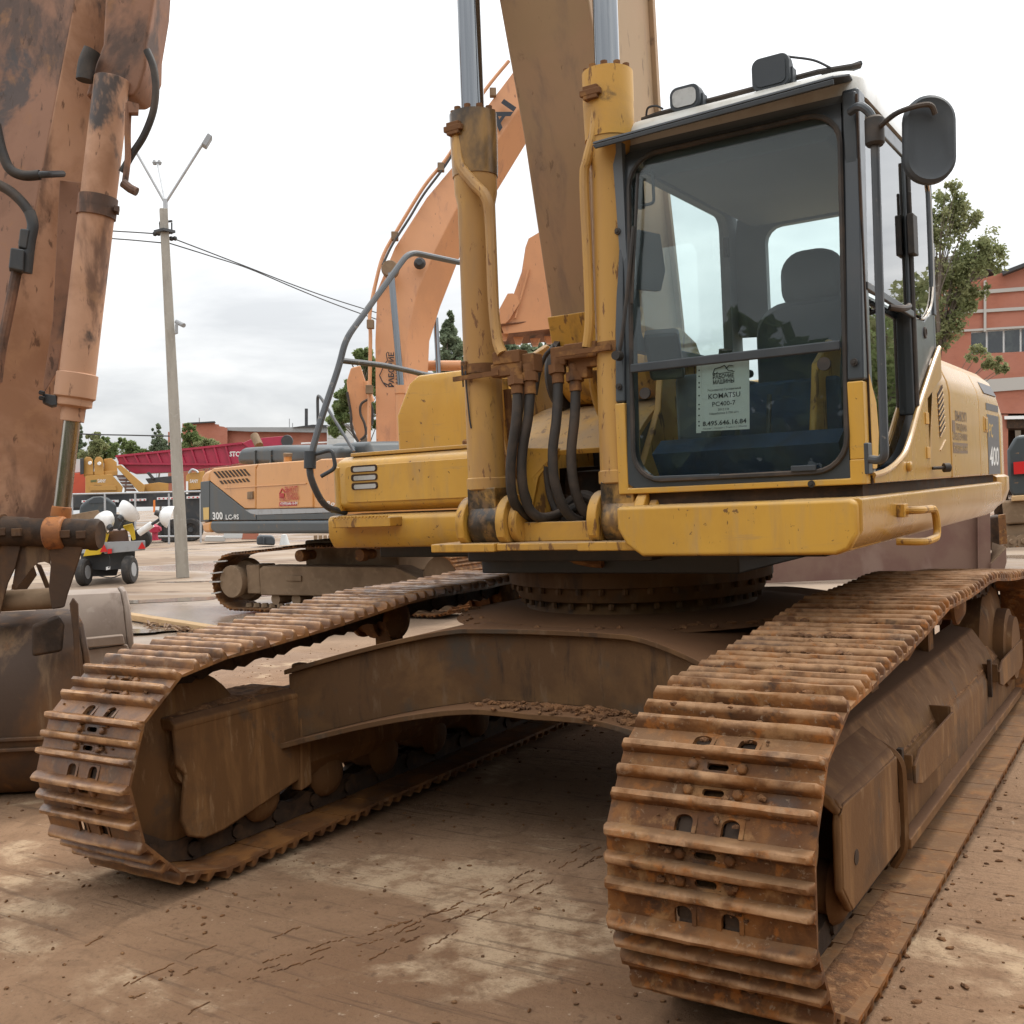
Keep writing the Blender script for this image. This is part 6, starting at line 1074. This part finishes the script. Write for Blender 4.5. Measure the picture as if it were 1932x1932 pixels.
for k in range(8): HSL('vent_slot', 'track_dark', [(413+k*7, 907-k*.62), (416.5+k*7, 906.6-k*.62), (422+k*7, 913-k*.62), (418.5+k*7, 913.4-k*.62)], -.008, .02, p1, 0)
HSL('door_latch', 'hyu_dust', [(466, 928), (476, 927), (476, 941), (466, 942)], -.02, .03, p1, .006)
HSL('engine_cover', 'charcoal_paint', [(444, 876), (447, 852), (454, 845), (520, 840), (604, 842), (640, 842), (640, 874), (520, 878)], .35, 1.4, bev=.09); HSL('engine_cover', 'charcoal_paint', [(610, 860), (616, 842), (628, 836), (690, 833), (700, 862)], .6, 1.2, bev=.1)
for u in (478, 508): HSL('cover_rib', 'charcoal_paint', [(u, 850), (u+3, 849), (u+3, 876), (u, 877)], .33, .05, bev=.01)
def hpost(name, mat, u, v0, v1, r, d): m = MB(); m.cyl(hp(u, v1, d), hp(u, v0, d), r, 14); return m.build(name, mat, HX)
hpost('filler_neck', 'orange_paint', 543, 860, 876, .055, .2); hpost('filler_cap', 'hyu_dust', 543, 855, 861, .065, .2)
m = MB(); m.cyl(hp(489, 841, .9), hp(480, 822, .9), .07, 14); m.build('exhaust_pipe', 'hyu_dust', HX)
m = MB(); m.tube(bend([hp(600, 802, .2), hp(599, 746, .2), hp(604, 748, .2), hp(640, 806, .25), hp(668, 852, .3)], .1), .02, 8); m.build('handrail', 'handrail_grey', HX)
hr_, hu_ = HD if HD.dot(R_) > 0 else -HD, V((0, 0, 1))
def htx(s, u, v, h, mat, w, bold=.01, sh=0.): text(s, 'lettering', tuple(hp(u, v, -.014)), hr_, hu_, h, mat, HX, width=w, bold=bold, shear=sh, thick=0.)
kk = (hp(500, 950)-hp(480, 950)).length/20
htx('ВЫКУП', 537, 928.5, .07, 'red_ink', 21*kk, .02); htx('ПРОДАЖА', 538, 936.5, .05, 'red_ink', 20.5*kk, .02); htx('СПЕЦТЕХНИКИ', 527, 945, .05, 'red_ink', 32*kk, .02)
HSL('sticker', 'red_ink', [(527, 947.5), (559.5, 946.5), (559.5, 954), (527, 955)], -.006, .004, p2, 0); htx('+7(495)646-16-84', 528.5, 953, .04, 'white_ink', 29*kk)
m = MB()
for a, b in (((527, 932), (532, 922)), ((532, 922), (537, 929)), ((527, 932), (536, 932)), ((527, 935), (536, 934.5)), ((527, 938), (536, 937.5))): m.bar(hp(*a, -.008), hp(*b, -.008), .004, .02)
m.build('printed_emblem', 'red_ink', p2)
htx('300', 401, 980, .115, 'white_ink', 23*kk, .03); htx('LC-9S', 425.5, 980, .075, 'white_ink', 28*kk, .02); htx('Ro', 615, 954.5, .06, 'white_ink', 12*kk, .02, .2)
HSL('scuffed_decal', 'yellow_ink', [(383, 958), (394, 957), (394, 980), (384, 981)], -.016, .004, cw, 0)
# boom: curved box seen from its side and underside
BD = 17.0
Lf = [(709, 860), (708, 760), (707, 644), (711, 547), (744, 467), (804, 373), (857, 310), (921, 197), (968, 135), (1040, 20)]
Rt = [(770, 860), (762, 760), (767, 644), (787, 550), (822, 470), (858, 400), (900, 325), (952, 245), (990, 190), (1060, 70)]
BV = (HN*.8+HD*.55).normalized()
Un = [(812, 860), (806, 760), (811, 644), (831, 580), (866, 490), (905, 415), (945, 350), (997, 265), (1035, 210), (1105, 90)]
m = MB(); rings = []
for k, (a, b, c_) in enumerate(zip(Lf, Rt, Un)):
    D = BD+.14*k; A, B, C_ = aD(*a, D), aD(*b, D), aD(*c_, D+.55); rings.append([A, B, C_, A+(C_-B)])
m.loft(rings); hb = m.build('boom', 'orange_boom', HX, .02, 50)
def bt(s, u, v, D, right, up, h, w, mat='ink', bold=.02): text(s, 'lettering', tuple(aD(u, v, D-.03)), right, up, h, mat, hb, width=w, bold=bold, thick=0.)
ry, ux_ = (U_*1.0+R_*.0), (-R_)
bt('РАБОЧИЕ', 743, 731, BD+.2, U_, -R_, .085, .56, bold=.03); bt('МАШИНЫ', 757, 731, BD+.2, U_, -R_, .085, .52, bold=.03)
m = MB()
for q in (((716, 708), (719, 702), (724, 690), (731, 680)), ((731, 680), (729, 668), (732, 664)), ((716, 708), (723, 722), (730, 730)), ((724, 722), (732, 726))): pipe(m, q, BD+.17, .008, 5, 3)
m.build('printed_emblem', 'ink', hb)
dirb = (aD(921, 250, BD+.9)-aD(850, 352, BD+.9)).normalized(); nb = (-dirb.cross(F_)).normalized()
bt('H', 853, 369, BD+.83, dirb, -dirb.cross(-F_).normalized(), .22, .17, bold=.03); bt('YUND', 866, 343, BD+.86, dirb, -dirb.cross(-F_).normalized(), .22, .62, bold=.03); bt('AI', 943, 246, BD+.93, dirb, -dirb.cross(-F_).normalized(), .25, .50, bold=.03)
m = MB(); pipe(m, [(696, 840), (697, 760), (699, 640), (698, 590), (712, 520), (724, 480), (746, 440), (800, 352), (850, 288), (905, 185), (960, 115)], [BD-.1+.11*k for k in range(11)], .03, 8); m.build('hydraulic_pipe', 'orange_boom', hb)
m = MB(); pipe(m, [(722, 500), (740, 462), (772, 412), (800, 366), (848, 300), (900, 205)], [BD+.1+.15*k for k in range(6)], .02, 8); m.build('hydraulic_hose', 'rubber', hb)
for u, v, k in ((699, 612, .1), (697, 735, 0), (745, 446, .5), (832, 316, .8), (930, 175, 1.1)): m = MB(); m.obox(aD(u, v, BD+k-.1), R_*.055, U_*.07, F_*.06); m.build('pipe_clamp', 'hyu_dust', hb, .01)
m = MB(); c = aD(738, 512, BD+.3); m.lathe(c-F_*.25, F_, [(0, 0), (0, .12), (.06, .14), (.2, .14), (.2, 0)], 18); m.build('boom_pin', 'hyu_dust', hb); m = MB(); m.lathe(aD(792, 497, BD+.35)-F_*.12, F_, [(0, 0), (0, .05), (.03, .08), (.12, .1), (.12, 0)], 14); m.build('boom_lamp', 'dark_steel', hb)
m = MB(); m.cyl(aD(738, 515, BD-.1), aD(757, 735, BD-.15), .052, 16); rd = m.build('rod', 'chrome', HX); m = MB(); m.lathe(aD(756.5, 728, BD-.15), aD(757, 860, BD-.2)-aD(756.5, 728, BD-.15), [(0, 0), (0, .1), (.13, .1), (.14, .085), (1.2, .085), (1.2, 0)], 20); m.build('boom_cylinder', 'orange_boom', HX)
m = MB(); m.cyl(aD(822, 600, BD+1.2), aD(828, 712, BD+1.1), .045, 14); m.build('rod', 'chrome', HX); m = MB(); m.cyl(aD(804, 690, BD+1.3), aD(870, 690, BD+1.3), .09, 14); m.build('boom_pivot', 'orange_boom', HX)
# its raised bucket, seen past the yellow boom
QD = 18.5
m = MB(); slab(m, [(1060, 400), (1019, 437), (997, 450), (991, 467), (984, 513), (967, 560), (944, 612), (950, 630), (1042, 620), (1090, 600)], QD+.1, .06, BV); hk_ = m.build('bucket', 'orange_rust', HX, .02)
hk_.data.materials[0] = MAT['red_brown_plate'] if False else MAT['orange_boom']
m = MB(); slab(m, [(967, 560), (957, 553), (941, 583), (943, 612), (950, 606), (972, 572)], QD, .1, BV); m.build('side_cutter', 'orange_boom', hk_, .015)
m = MB(); p_ = [aD(944, 612, QD), aD(1090, 600, QD+.3)]; m.loft([[p_[0], p_[1], p_[1]+U_*-.3+F_*.6, p_[0]+U_*-.22+F_*.9], [p_[0]+U_*.02, p_[1]+U_*.02, p_[1]+U_*-.25+F_*.6, p_[0]+U_*-.17+F_*.9]]); m.build('bucket_floor', 'orange_shadow', hk_, .01)
m = MB(); m.bar(aD(998, 505, QD+.05), aD(972, 600, QD+.05), .03, .03); m.build('bucket_seam', 'orange_boom', hk_)
for k, (u, v) in enumerate(((950, 636), (978, 643), (1010, 646), (1036, 642))): m = MB(); c = aD(u, v-4, QD+.3+.1*k); m.hexa([c+R_*x*s+U_*y+F_*z for y, s in ((-.10, .5), (.03, 1)) for x, z in ((-.09, -.05), (.09, -.05), (.09, .1), (-.09, .1))]); m.build('tooth', 'orange_boom', hk_, .01)
m = MB(); slab(m, [(1030, 380), (1120, 330), (1120, 460), (1040, 460)], QD+.3, .3, BV); m.build('stick', 'orange_boom', HX, .02)
# another machine's arm in the gap left of the boom
AX = thing('excavator', 'orange excavator arm end with looping black hose between trees and curved orange boom', 'excavator arm', tuple(aD(680, 1040, 24)))
m = MB(); slab(m, [(654, 720), (662, 694), (680, 689), (690, 720), (700, 756), (690, 820), (676, 834), (666, 800), (658, 762)], 24, .4); m.build('arm_end', 'orange_boom', AX, .03)
m = MB(); pipe(m, [(698, 752), (682, 762), (680, 780), (688, 800), (690, 820), (680, 830)], 23.9, .03, 8); pipe(m, [(655, 740), (662, 780), (664, 810), (676, 834)], 23.9, .03, 8); m.build('hydraulic_hose', 'rubber', AX)
m = MB(); slab(m, [(688, 762), (700, 756), (706, 775), (704, 800), (690, 808), (682, 792)], 24.1, .3); m.build('cylinder_end', 'dark_steel', AX, .02); m = MB(); m.cyl(aD(690, 720, 23.9), aD(702, 758, 23.9), .06, 12); m.build('cylinder', 'orange_boom', AX)
m = MB(); slab(m, [(660, 834), (668, 834), (668, 1035), (660, 1035)], 24.1, .3); m.build('arm_post', 'orange_boom', AX, .03)
# ================================================================== buildings
def bslab(name, mat, uv, D, th, par, bev=0): m = MB(); slab(m, uv, D, th); return m.build(name, mat, par, bev)
B1 = thing('brick_building', 'low brick building with stepped parapet and grey roof, far beyond the crane', 'building', tuple(aD(480, 960, 125)))
bslab('wall', 'brick_wall', [(344, 955), (344, 799), (359, 798), (405, 796), (406, 800), (413, 801), (414, 804), (422, 805), (429, 808), (429, 955)], 124, 20, B1); bslab('wall', 'brick_wall', [(429, 955), (429, 813), (617, 817), (617, 955)], 125, 20, B1)
bslab('roof', 'roof_grey', [(426, 806), (617, 806), (617, 816), (470, 814), (429, 812)], 124.3, 22, B1); bslab('parapet_cap', 'dark_steel', [(352, 797.5), (405, 794.5), (407, 797), (352, 800)], 123.6, 1, B1); bslab('roof_hatch', 'dark_steel', [(552, 806), (590, 801), (619, 802), (619, 806)], 124, 6, B1)
bslab('white_strip', 'white_frame', [(568, 835), (617, 833), (617, 835.5), (568, 837.5)], 123.7, .5, B1)
m = MB(); m.cyl(aD(578, 806, 126), aD(578, 771, 126), .18*1, 10); m.cyl(aD(578, 806, 126), aD(578, 771, 126), .19, 16)
c = aD(578, 806, 126); m = MB(); m.cyl(c, aD(578, 771, 126), .2*0+.19, 14); m.build('chimney', 'dark_steel', B1)
for u, v0, v1 in ((546, 790, 806), (552, 798, 806), (376, 788, 798)): m = MB(); m.cyl(aD(u, v1, 125), aD(u, v0, 125), .05, 6); m.build('aerial', 'grey_steel', B1)
B2 = thing('panel_building', 'pale grey panel building beside the brick building with the chimney', 'building', tuple(aD(640, 960, 118)))
for k in range(4): bslab('wall_panel', 'pale_block', [(617.5, 806+k*11), (668, 804+k*11), (668, 814.6+k*11), (617.5, 816.6+k*11)], 118+.0*k, 15, B2)
bslab('plinth', 'pale_block', [(617.5, 850), (668, 848), (668, 955), (617.5, 957)], 118.2, 15, B2); bslab('roof', 'roof_grey', [(616, 803), (669, 799), (669, 804), (616, 806)], 117.8, 16, B2)
B3 = thing('gate_tower', 'narrow dark brick tower block beside the poplar', 'building', tuple(aD(322, 960, 110)))
bslab('wall', 'brick_wall', [(317, 955), (317, 815), (330, 813), (330, 955)], 110, 6, B3)
D3 = 62.; B4 = thing('brick_hall', 'red brick industrial hall with grey bands and a white framed window row', 'building', tuple(aD(1880, 890, D3)))
def hall(name, mat, uv, d, th, par=B4): return bslab(name, mat, uv, D3+d, th, par)
hall('wall', 'brick_wall', [(1700, 780), (1700, 600), (1790, 545), (1893, 514), (2010, 470), (2010, 612), (1832, 625), (1832, 668), (2010, 660), (2010, 780)], 0, 12); hall('wall', 'brick_wall', [(1700, 780), (1902, 782), (1902, 980), (1700, 990)], .1, 11)
hall('roof', 'dark_steel', [(1890, 512), (2010, 466), (2010, 473), (1892, 518)], -.6, 14); hall('roof', 'dark_steel', [(1797, 480), (1895, 511), (1893, 518), (1797, 488)], 6, 14); hall('roof_slope', 'roof_grey', [(1700, 500), (1797, 482), (1893, 516), (1893, 560), (1700, 580)], 8, 10)
for (v0, v1, h) in ((553, 535, 7), (588, 574, 6), (624, 610, 4), (722, 705, 24)): hall('concrete_band', 'band_grey', [(1780, v0), (2010, v1), (2010, v1+h), (1780, v0+h)], -.12, .2)
for u in (1856, 1990): hall('pilaster', 'band_grey', [(u, 530), (u+5, 528), (u+5, 625), (u, 626)], -.15, .25)
win = hall('window', 'white_frame', [(1829, 626), (2010, 612), (2010, 661), (1829, 669)], .15, .1)
for k in range(7):
    u = 1832+k*32; e = -.077
    for dv, hh in ((0, 38),): hall('pane', 'dark_pane', [(u, 629+(u-1832)*e), (u+28, 629+(u+28-1832)*e), (u+28, 667+(u+28-1832)*-.045), (u, 667+(u-1832)*-.045)], .08, .06, win)
hall('gate_opening', 'track_dark', [(1902, 790), (2010, 789), (2010, 980), (1902, 985)], 4, .3); hall('gate_header', 'white_frame', [(1895, 785), (2010, 783), (2010, 789), (1895, 791)], -.2, .3); hall('soffit', 'track_dark', [(1900, 792), (2010, 790), (2010, 806), (1900, 808)], 0, 4)
hall('notice_sheet', 'paper', [(1915, 812), (1926, 812), (1928, 850), (1917, 852)], 3.6, .05); hall('notice_sheet', 'paper', [(1929, 838), (1940, 838), (1940, 856), (1929, 856)], 3.6, .05)
# ================================================================== things in the yard to the right
XD = 22.; XB = thing('excavator', 'dark machine with red plate and dusty track at the edge beyond the yellow counterweight', 'excavator', tuple(aZ(1930, 1042, 0)))
def XS(name, mat, uv, d, th, par=XB, bev=.02): m = MB(); slab(m, uv, XD+d, th); return m.build(name, mat, par, bev)
XS('counterweight', 'charcoal_paint', [(1900, 850), (1916, 822), (1990, 815), (1990, 932), (1912, 938), (1902, 920)], .3, 2, bev=.08); XS('warning_plate', 'red_lens', [(1912, 872), (1960, 868), (1960, 892), (1913, 895)], .2, .05, bev=0); XS('body_skirt', 'hyu_dust', [(1890, 946), (1990, 938), (1990, 985), (1895, 990)], .2, 2.2, bev=.05); XS('upper_skirt', 'wood_pale', [(1908, 936), (1990, 930), (1990, 942), (1908, 946)], .1, 2.2)
XS('track_frame', 'hyu_dust', [(1890, 992), (1990, 984), (1990, 1016), (1896, 1020)], .3, .4, bev=.03); XS('lower_body', 'track_dark', [(1872, 935), (1902, 930), (1906, 1010), (1880, 1010)], .8, .6)
for k in range(4): m = MB(); c = aD(1904+k*22, 1022-k*1.2, XD+.2); m.lathe(c, -F_, [(0, 0), (0, .13), (.1, .14), (.1, .06), (.14, .05), (.14, 0)], 18); m.build('track_roller', 'hyu_dust', XB)
for k in range(10): XS('track_shoe', 'track_steel', [(1892+k*11, 1031-k*.5), (1902+k*11, 1030.6-k*.5), (1902+k*11, 1041-k*.5), (1892+k*11, 1041.6-k*.5)], .1, .6, bev=.01)
RB = thing('steel_blade', 'large rust brown steel plate box standing behind the near track', 'steel plate', tuple(aZ(1860, 1078, 0)))
SD = 16.9
m = MB(); slab(m, [(1380, 1150), (1380, 940), (1846, 940), (1846, 1140)], SD, .9); m.build('plate', 'red_brown_plate', RB, .01)
m = MB(); slab(m, [(1846, 940), (1868, 940), (1870, 1140), (1848, 1140)], SD-.08, .3); m.build('edge_flange', 'red_brown_plate', RB, .01); m = MB(); slab(m, [(1844, 940), (1847, 940), (1849, 1140), (1846, 1140)], SD-.1, .05); m.build('edge_bead', 'red_brown_plate', RB)
m = MB(); a = [(1870, 1064), (1899, 1034), (1900, 1060), (1892, 1090), (1870, 1120)]; m.prism([aD(u, v, SD-.15) for u, v in a], FH*.35); m.build('corner_shoe', 'red_brown_plate', RB, .015)
m = MB(); m.loft([[aD(1870, 1064, SD-.15), aD(1899, 1034, SD-.15), aD(1899, 1034, SD-.15)+FH*.5+V((0,0,.05)), aD(1870, 1050, SD+.4)], [aD(1870, 1062, SD-.15), aD(1899, 1032, SD-.15), aD(1899, 1032, SD-.15)+FH*.5+V((0,0,.05)), aD(1870, 1048, SD+.4)]]); m.build('shoe_cap', 'hyu_dust', RB)
DB = thing('scrap_drum', 'dark rusty drum with chains standing beneath the yellow counterweight', 'drum', tuple(aZ(1880, 1060, 0)))
m = MB(); slab(m, [(1866, 975), (1886, 972), (1888, 1036), (1868, 1040)], 19.5, .6); m.build('drum_body', 'track_dark', DB, .05); m = MB(); slab(m, [(1883, 972), (1897, 970), (1901, 1026), (1886, 1028)], 19.2, .2); m.build('side_flap', 'rust_block', DB, .01)
# ================================================================== small things on the slab beyond
PL = thing('timber_plank', 'pale sawn timber plank lying on the wet concrete', 'plank', tuple(aZ(300, 1172, 0)))
m = MB(); a, b = aZ(228, 1160, .05), aZ(405, 1188, .05); m.bar(a, b, .14, .09); m.build('board', 'wood_pale', PL, .01)
m = MB(); r = random.Random(77)
for _ in range(90):
    u = r.uniform(280, 420); v = 1178+(u-280)*.085+r.uniform(-4, 6); p = aZ(u, v, r.uniform(.01, .06)); d = V((r.uniform(-1, 1), r.uniform(-1, 1), r.uniform(-.2, .3))).normalized(); m.bar(p-d*r.uniform(.03, .12), p+d*r.uniform(.03, .12), r.uniform(.01, .03), r.uniform(.006, .015))
o = m.build('bark_litter', 'wood_wet'); o['kind'] = 'stuff'
TK = thing('plastic_tank', 'black ribbed plastic tank left on the yard beyond the orange machine', 'tank', tuple(aZ(500, 1029, 0)))
m = MB(); slab(m, [(484, 1028), (484, 1014), (490, 1010), (514, 1011), (519, 1016), (519, 1029)], 40, 1.0); m.build('tank_body', 'black_plastic', TK, .08); m = MB(); slab(m, [(496, 1014), (499, 1014), (499, 1028), (496, 1028)], 39.9, .1); m.build('rib', 'black_plastic', TK, .02)
PT = thing('pallet_stack', 'stack of crates with green sides seen under the orange machine body', 'crates', tuple(aZ(610, 1028, 0)))
for k in range(4): m = MB(); slab(m, [(592+k*9, 1010), (599+k*9, 1009.5), (599+k*9, 1018), (592+k*9, 1018.5)], 38, .8); m.build('crate', 'hyu_dust', PT, .02); m = MB(); slab(m, [(592+k*9, 1019), (599+k*9, 1018.5), (599+k*9, 1028), (592+k*9, 1028.5)], 38, .8); m.build('crate', 'leaf_blue', PT, .02)
CS = thing('concrete_slab', 'low grey concrete slabs piled on the yard beneath the orange counterweight', 'slab', tuple(aZ(440, 1024, 0)))
for (u0, u1, v0, v1, mt) in ((385, 425, 1012, 1022, 'band_grey'), (420, 458, 1006, 1016, 'pale_block'), (455, 488, 1005, 1018, 'brick_wall')): m = MB(); slab(m, [(u0, v1), (u0+3, v0), (u1, v0), (u1, v1)], 46, 1.2); m.build('slab', mt, CS, .03)
MC = thing('white_bollard', 'white tapered marker post standing beyond the orange track', 'bollard', tuple(aZ(537, 1030, 0)))
m = MB(); b_ = aD(537, 1028, 40); m.lathe(b_, (0,0,1), [(0, 0), (0, .2), (.1, .17), (.38, .1), (.40, 0)], 12); m.build('post', 'pale_block', MC)
# ================================================================== trees
def leaves(cl, n, size, seed, droop=0.):
    g = np.random.default_rng(seed); m = len(cl); idx = g.integers(0, m, n); c = np.array([q[:3] for q in cl])[idx]; rad = np.array([q[3] for q in cl])[idx]
    d = g.normal(size=(n, 3)); d /= np.linalg.norm(d, axis=1)[:, None]; p = c+d*(rad*g.random(n)**.45)[:, None]; p[:, 2] -= droop*rad*g.random(n)
    a = g.normal(size=(n, 3)); a /= np.linalg.norm(a, axis=1)[:, None]; b = np.cross(a, g.normal(size=(n, 3))); b /= np.linalg.norm(b, axis=1)[:, None]; s = size*(.6+.8*g.random(n))[:, None]
    v = np.stack([p-a*s, p+b*s*.55, p+a*s, p-b*s*.55], 1).reshape(-1, 3); f = np.arange(4*n).reshape(n, 4); return v, f
def tree(name, label, base, H, clusters, n, size, mat, seed, trunk_r=.15, droop=0., bark='bark', group=None, lean=(0, 0)):
    t = thing(name, label, 'tree', tuple(base), group); r = random.Random(seed); base = V(base)
    m = MB(); top = base+V((lean[0], lean[1], H*.92)); tr = [base.lerp(top, k/7)+V((r.uniform(-1, 1), r.uniform(-1, 1), 0))*H*.008*k for k in range(8)]; m.tube(tr, [trunk_r*(1-.85*k/7) for k in range(8)], 8)
    for c in clusters[::4]:
        q = V(c[:3]); k = min(6, max(1, int((q.z-base.z)/H*7)-1)); s = tr[k]; m.tube(smooth([s, s.lerp(q, .5)+V((0,0,.12*(q-s).length)), q], 3), [trunk_r*.2, trunk_r*.18, trunk_r*.15, trunk_r*.12, trunk_r*.1, trunk_r*.07, trunk_r*.04], 5)
    m.build('trunk', bark, t)
    v, f = leaves(clusters, n, size, seed, droop); me = bpy.data.meshes.new('crown'); off = np.array(base)
    v = v-off; me.vertices.add(len(v)); me.vertices.foreach_set('co', v.ravel().astype(np.float32)); me.loops.add(f.size); me.loops.foreach_set('vertex_index', f.ravel().astype(np.int32)); me.polygons.add(len(f)); me.polygons.foreach_set('loop_start', (np.arange(len(f))*4).astype(np.int32)); me.update(calc_edges=True); me.validate()
    me.materials.append(MAT[mat]); o = bpy.data.objects.new('crown', me); COL.objects.link(o); o.parent = t; return t
def clus(pix, D, seed, depth=.8):    # clump centres measured on the photograph, spread in depth
    r = random.Random(seed); o = []
    for (u, v, ru, rv, k) in pix:
        for _ in range(2*k):
            a = r.uniform(0, 6.28); q = math.sqrt(r.random()); uu, vv = u+ru*q*math.cos(a), v+rv*q*math.sin(a); p = aD(uu, vv, D); w = ru*D/FL; p += FH*r.uniform(-1, 1)*w*depth; o.append((p.x, p.y, p.z, r.uniform(.16, .50)*w))
    return o
def ptree(name, label, ub, D, vtop, pix, n, size, mat, seed, **k):
    b = aD(ub, 900, D); b.z = 0; H = aD(ub, vtop, D).z; return tree(name, label, b, H, clus(pix, D, seed), n, size, mat, seed, **k)
ptree('birch_tree', 'tall loose birch tree in front of the red brick hall', 1762, 27, 345, [(1790, 380, 26, 30, 14), (1822, 405, 26, 22, 12), (1775, 430, 40, 34, 16), (1850, 465, 38, 32, 16), (1810, 500, 46, 30, 20), (1870, 490, 26, 30, 10), (1790, 560, 40, 40, 22), (1830, 550, 30, 30, 12), (1780, 625, 36, 30, 14), (1872, 682, 18, 9, 5), (1886, 690, 14, 10, 4), (1850, 665, 24, 16, 5), (1700, 500, 60, 80, 10), (1740, 420, 30, 40, 8)], 15000, .05, 'leaf_birch', 5, trunk_r=.1, droop=.9)
ptree('spruce_tree', 'dark spruce showing between the orange boom and the boom cylinder', 850, 62, 582, [(848, 600, 6, 12, 5), (848, 625, 14, 14, 8), (850, 655, 22, 20, 12), (852, 690, 26, 18, 12), (842, 720, 30, 20, 10)], 14000, .13, 'leaf_blue', 6, trunk_r=.2)
ptree('pine_tree', 'wide pine seen below the raised orange bucket', 1000, 58, 630, [(960, 655, 18, 16, 10), (1000, 662, 24, 16, 12), (1035, 660, 22, 16, 10), (990, 700, 50, 20, 14)], 14000, .12, 'leaf_blue', 7, trunk_r=.2)
ptree('maple_tree', 'leafy green tree right of the pale panel building', 690, 64, 650, [(686, 670, 16, 14, 8), (700, 690, 20, 20, 8), (650, 760, 22, 22, 10), (640, 800, 20, 22, 10), (664, 730, 16, 20, 8), (700, 760, 30, 50, 14)], 15000, .14, 'leaf_green', 8, trunk_r=.22)
BK = [('poplar_tree', 'slender poplar in front of the far brick building', 300, 96, 792, [(296, 808, 7, 12, 5), (302, 830, 13, 14, 8), (312, 845, 12, 12, 6), (296, 850, 16, 14, 8)], 'leaf_blue'),
      ('birch_tree', 'tall thin birch at the edge of the stained orange arm', 148, 92, 798, [(150, 812, 6, 12, 5), (148, 835, 10, 14, 7), (146, 858, 12, 14, 8)], 'leaf_blue'),
      ('willow_tree', 'round bushy willow above the yellow winch panels', 180, 90, 815, [(178, 826, 12, 10, 7), (182, 842, 18, 12, 10), (172, 856, 20, 10, 8)], 'leaf_birch'),
      ('lime_tree', 'broad dark tree right of the round willow', 200, 93, 822, [(199, 834, 10, 10, 6), (205, 848, 18, 12, 10), (196, 860, 20, 10, 8)], 'leaf_green'),
      ('lime_tree', 'low dark tree above the left end of the crimson boom', 240, 95, 826, [(236, 834, 10, 8, 6), (245, 846, 16, 10, 9), (258, 856, 20, 8, 8)], 'leaf_green'),
      ('willow_tree', 'dense green willow right of the concrete lamp pole', 360, 95, 798, [(356, 815, 14, 14, 9), (366, 835, 18, 14, 10), (350, 846, 14, 12, 8)], 'leaf_green'),
      ('willow_tree', 'low pale green bush in front of the brick wall', 395, 92, 826, [(390, 836, 14, 8, 8), (402, 844, 18, 8, 8), (378, 846, 14, 10, 7)], 'leaf_birch')]
for i, (nm, lb, u, D, vt, px_, mt) in enumerate(BK): ptree(nm, lb, u, D, vt, px_, 5000, .11, mt, 40+i, trunk_r=.12, group='trees at the far side of the yard')
# a belt of trees on the right, beyond the frame, which the side glass mirrors
for i, (x, y, h, mt, lb) in enumerate(((6.2, 19, 5.2, 'leaf_birch', 'tall birch mirrored in the side glass of the cab'), (8.4, 23, 5.8, 'leaf_green', 'dense lime mirrored in the side glass of the cab'), (5.4, 22, 6.6, 'leaf_birch', 'short birch mirrored in the side glass of the cab'), (8.8, 29, 7.4, 'leaf_green', 'broad lime mirrored behind the birches in the side glass'), (5.0, 15.5, 4.4, 'leaf_green', 'young lime mirrored at the front edge of the side glass'))):
    r = random.Random(60+i); cl_ = [(x+r.gauss(0, h*.15), y+r.gauss(0, h*.15), h*r.uniform(.15, .97), h*r.uniform(.05, .11)) for _ in range(60)]; tree('birch_tree', lb, (x, y, 0), h, cl_, 5000, .09, mt, 60+i, trunk_r=.14, droop=.5)

# added unseen wood behind the camera: cuts front fill, darkens chromed rods and glass
g = np.random.default_rng(4); n = 22000; rr_ = g.uniform(17, 21, n)
ang_ = np.arctan2(-F_.y, -F_.x)+g.uniform(-1.5, 1.5, n); zt = 8.5+1.3*np.sin(ang_*9)+.9*np.sin(ang_*23); p = np.stack([CX+np.cos(ang_)*rr_, CY+np.sin(ang_)*rr_, zt*g.random(n)**.8], 1)
d1 = g.normal(size=(n, 3)); d1 /= np.linalg.norm(d1, axis=1)[:, None]; d2 = np.cross(d1, g.normal(size=(n, 3))); d2 /= np.linalg.norm(d2, axis=1)[:, None]
v = np.stack([p-d1*.42, p+d2*.26, p+d1*.42, p-d2*.26], 1).reshape(-1, 3); me = bpy.data.meshes.new('added_wood'); me.from_pydata(v.tolist(), [], np.arange(4*n).reshape(n, 4).tolist()); me.materials.append(MAT['leaf_green']); o = bpy.data.objects.new('added_wood', me); COL.objects.link(o); o['kind'] = 'stuff'
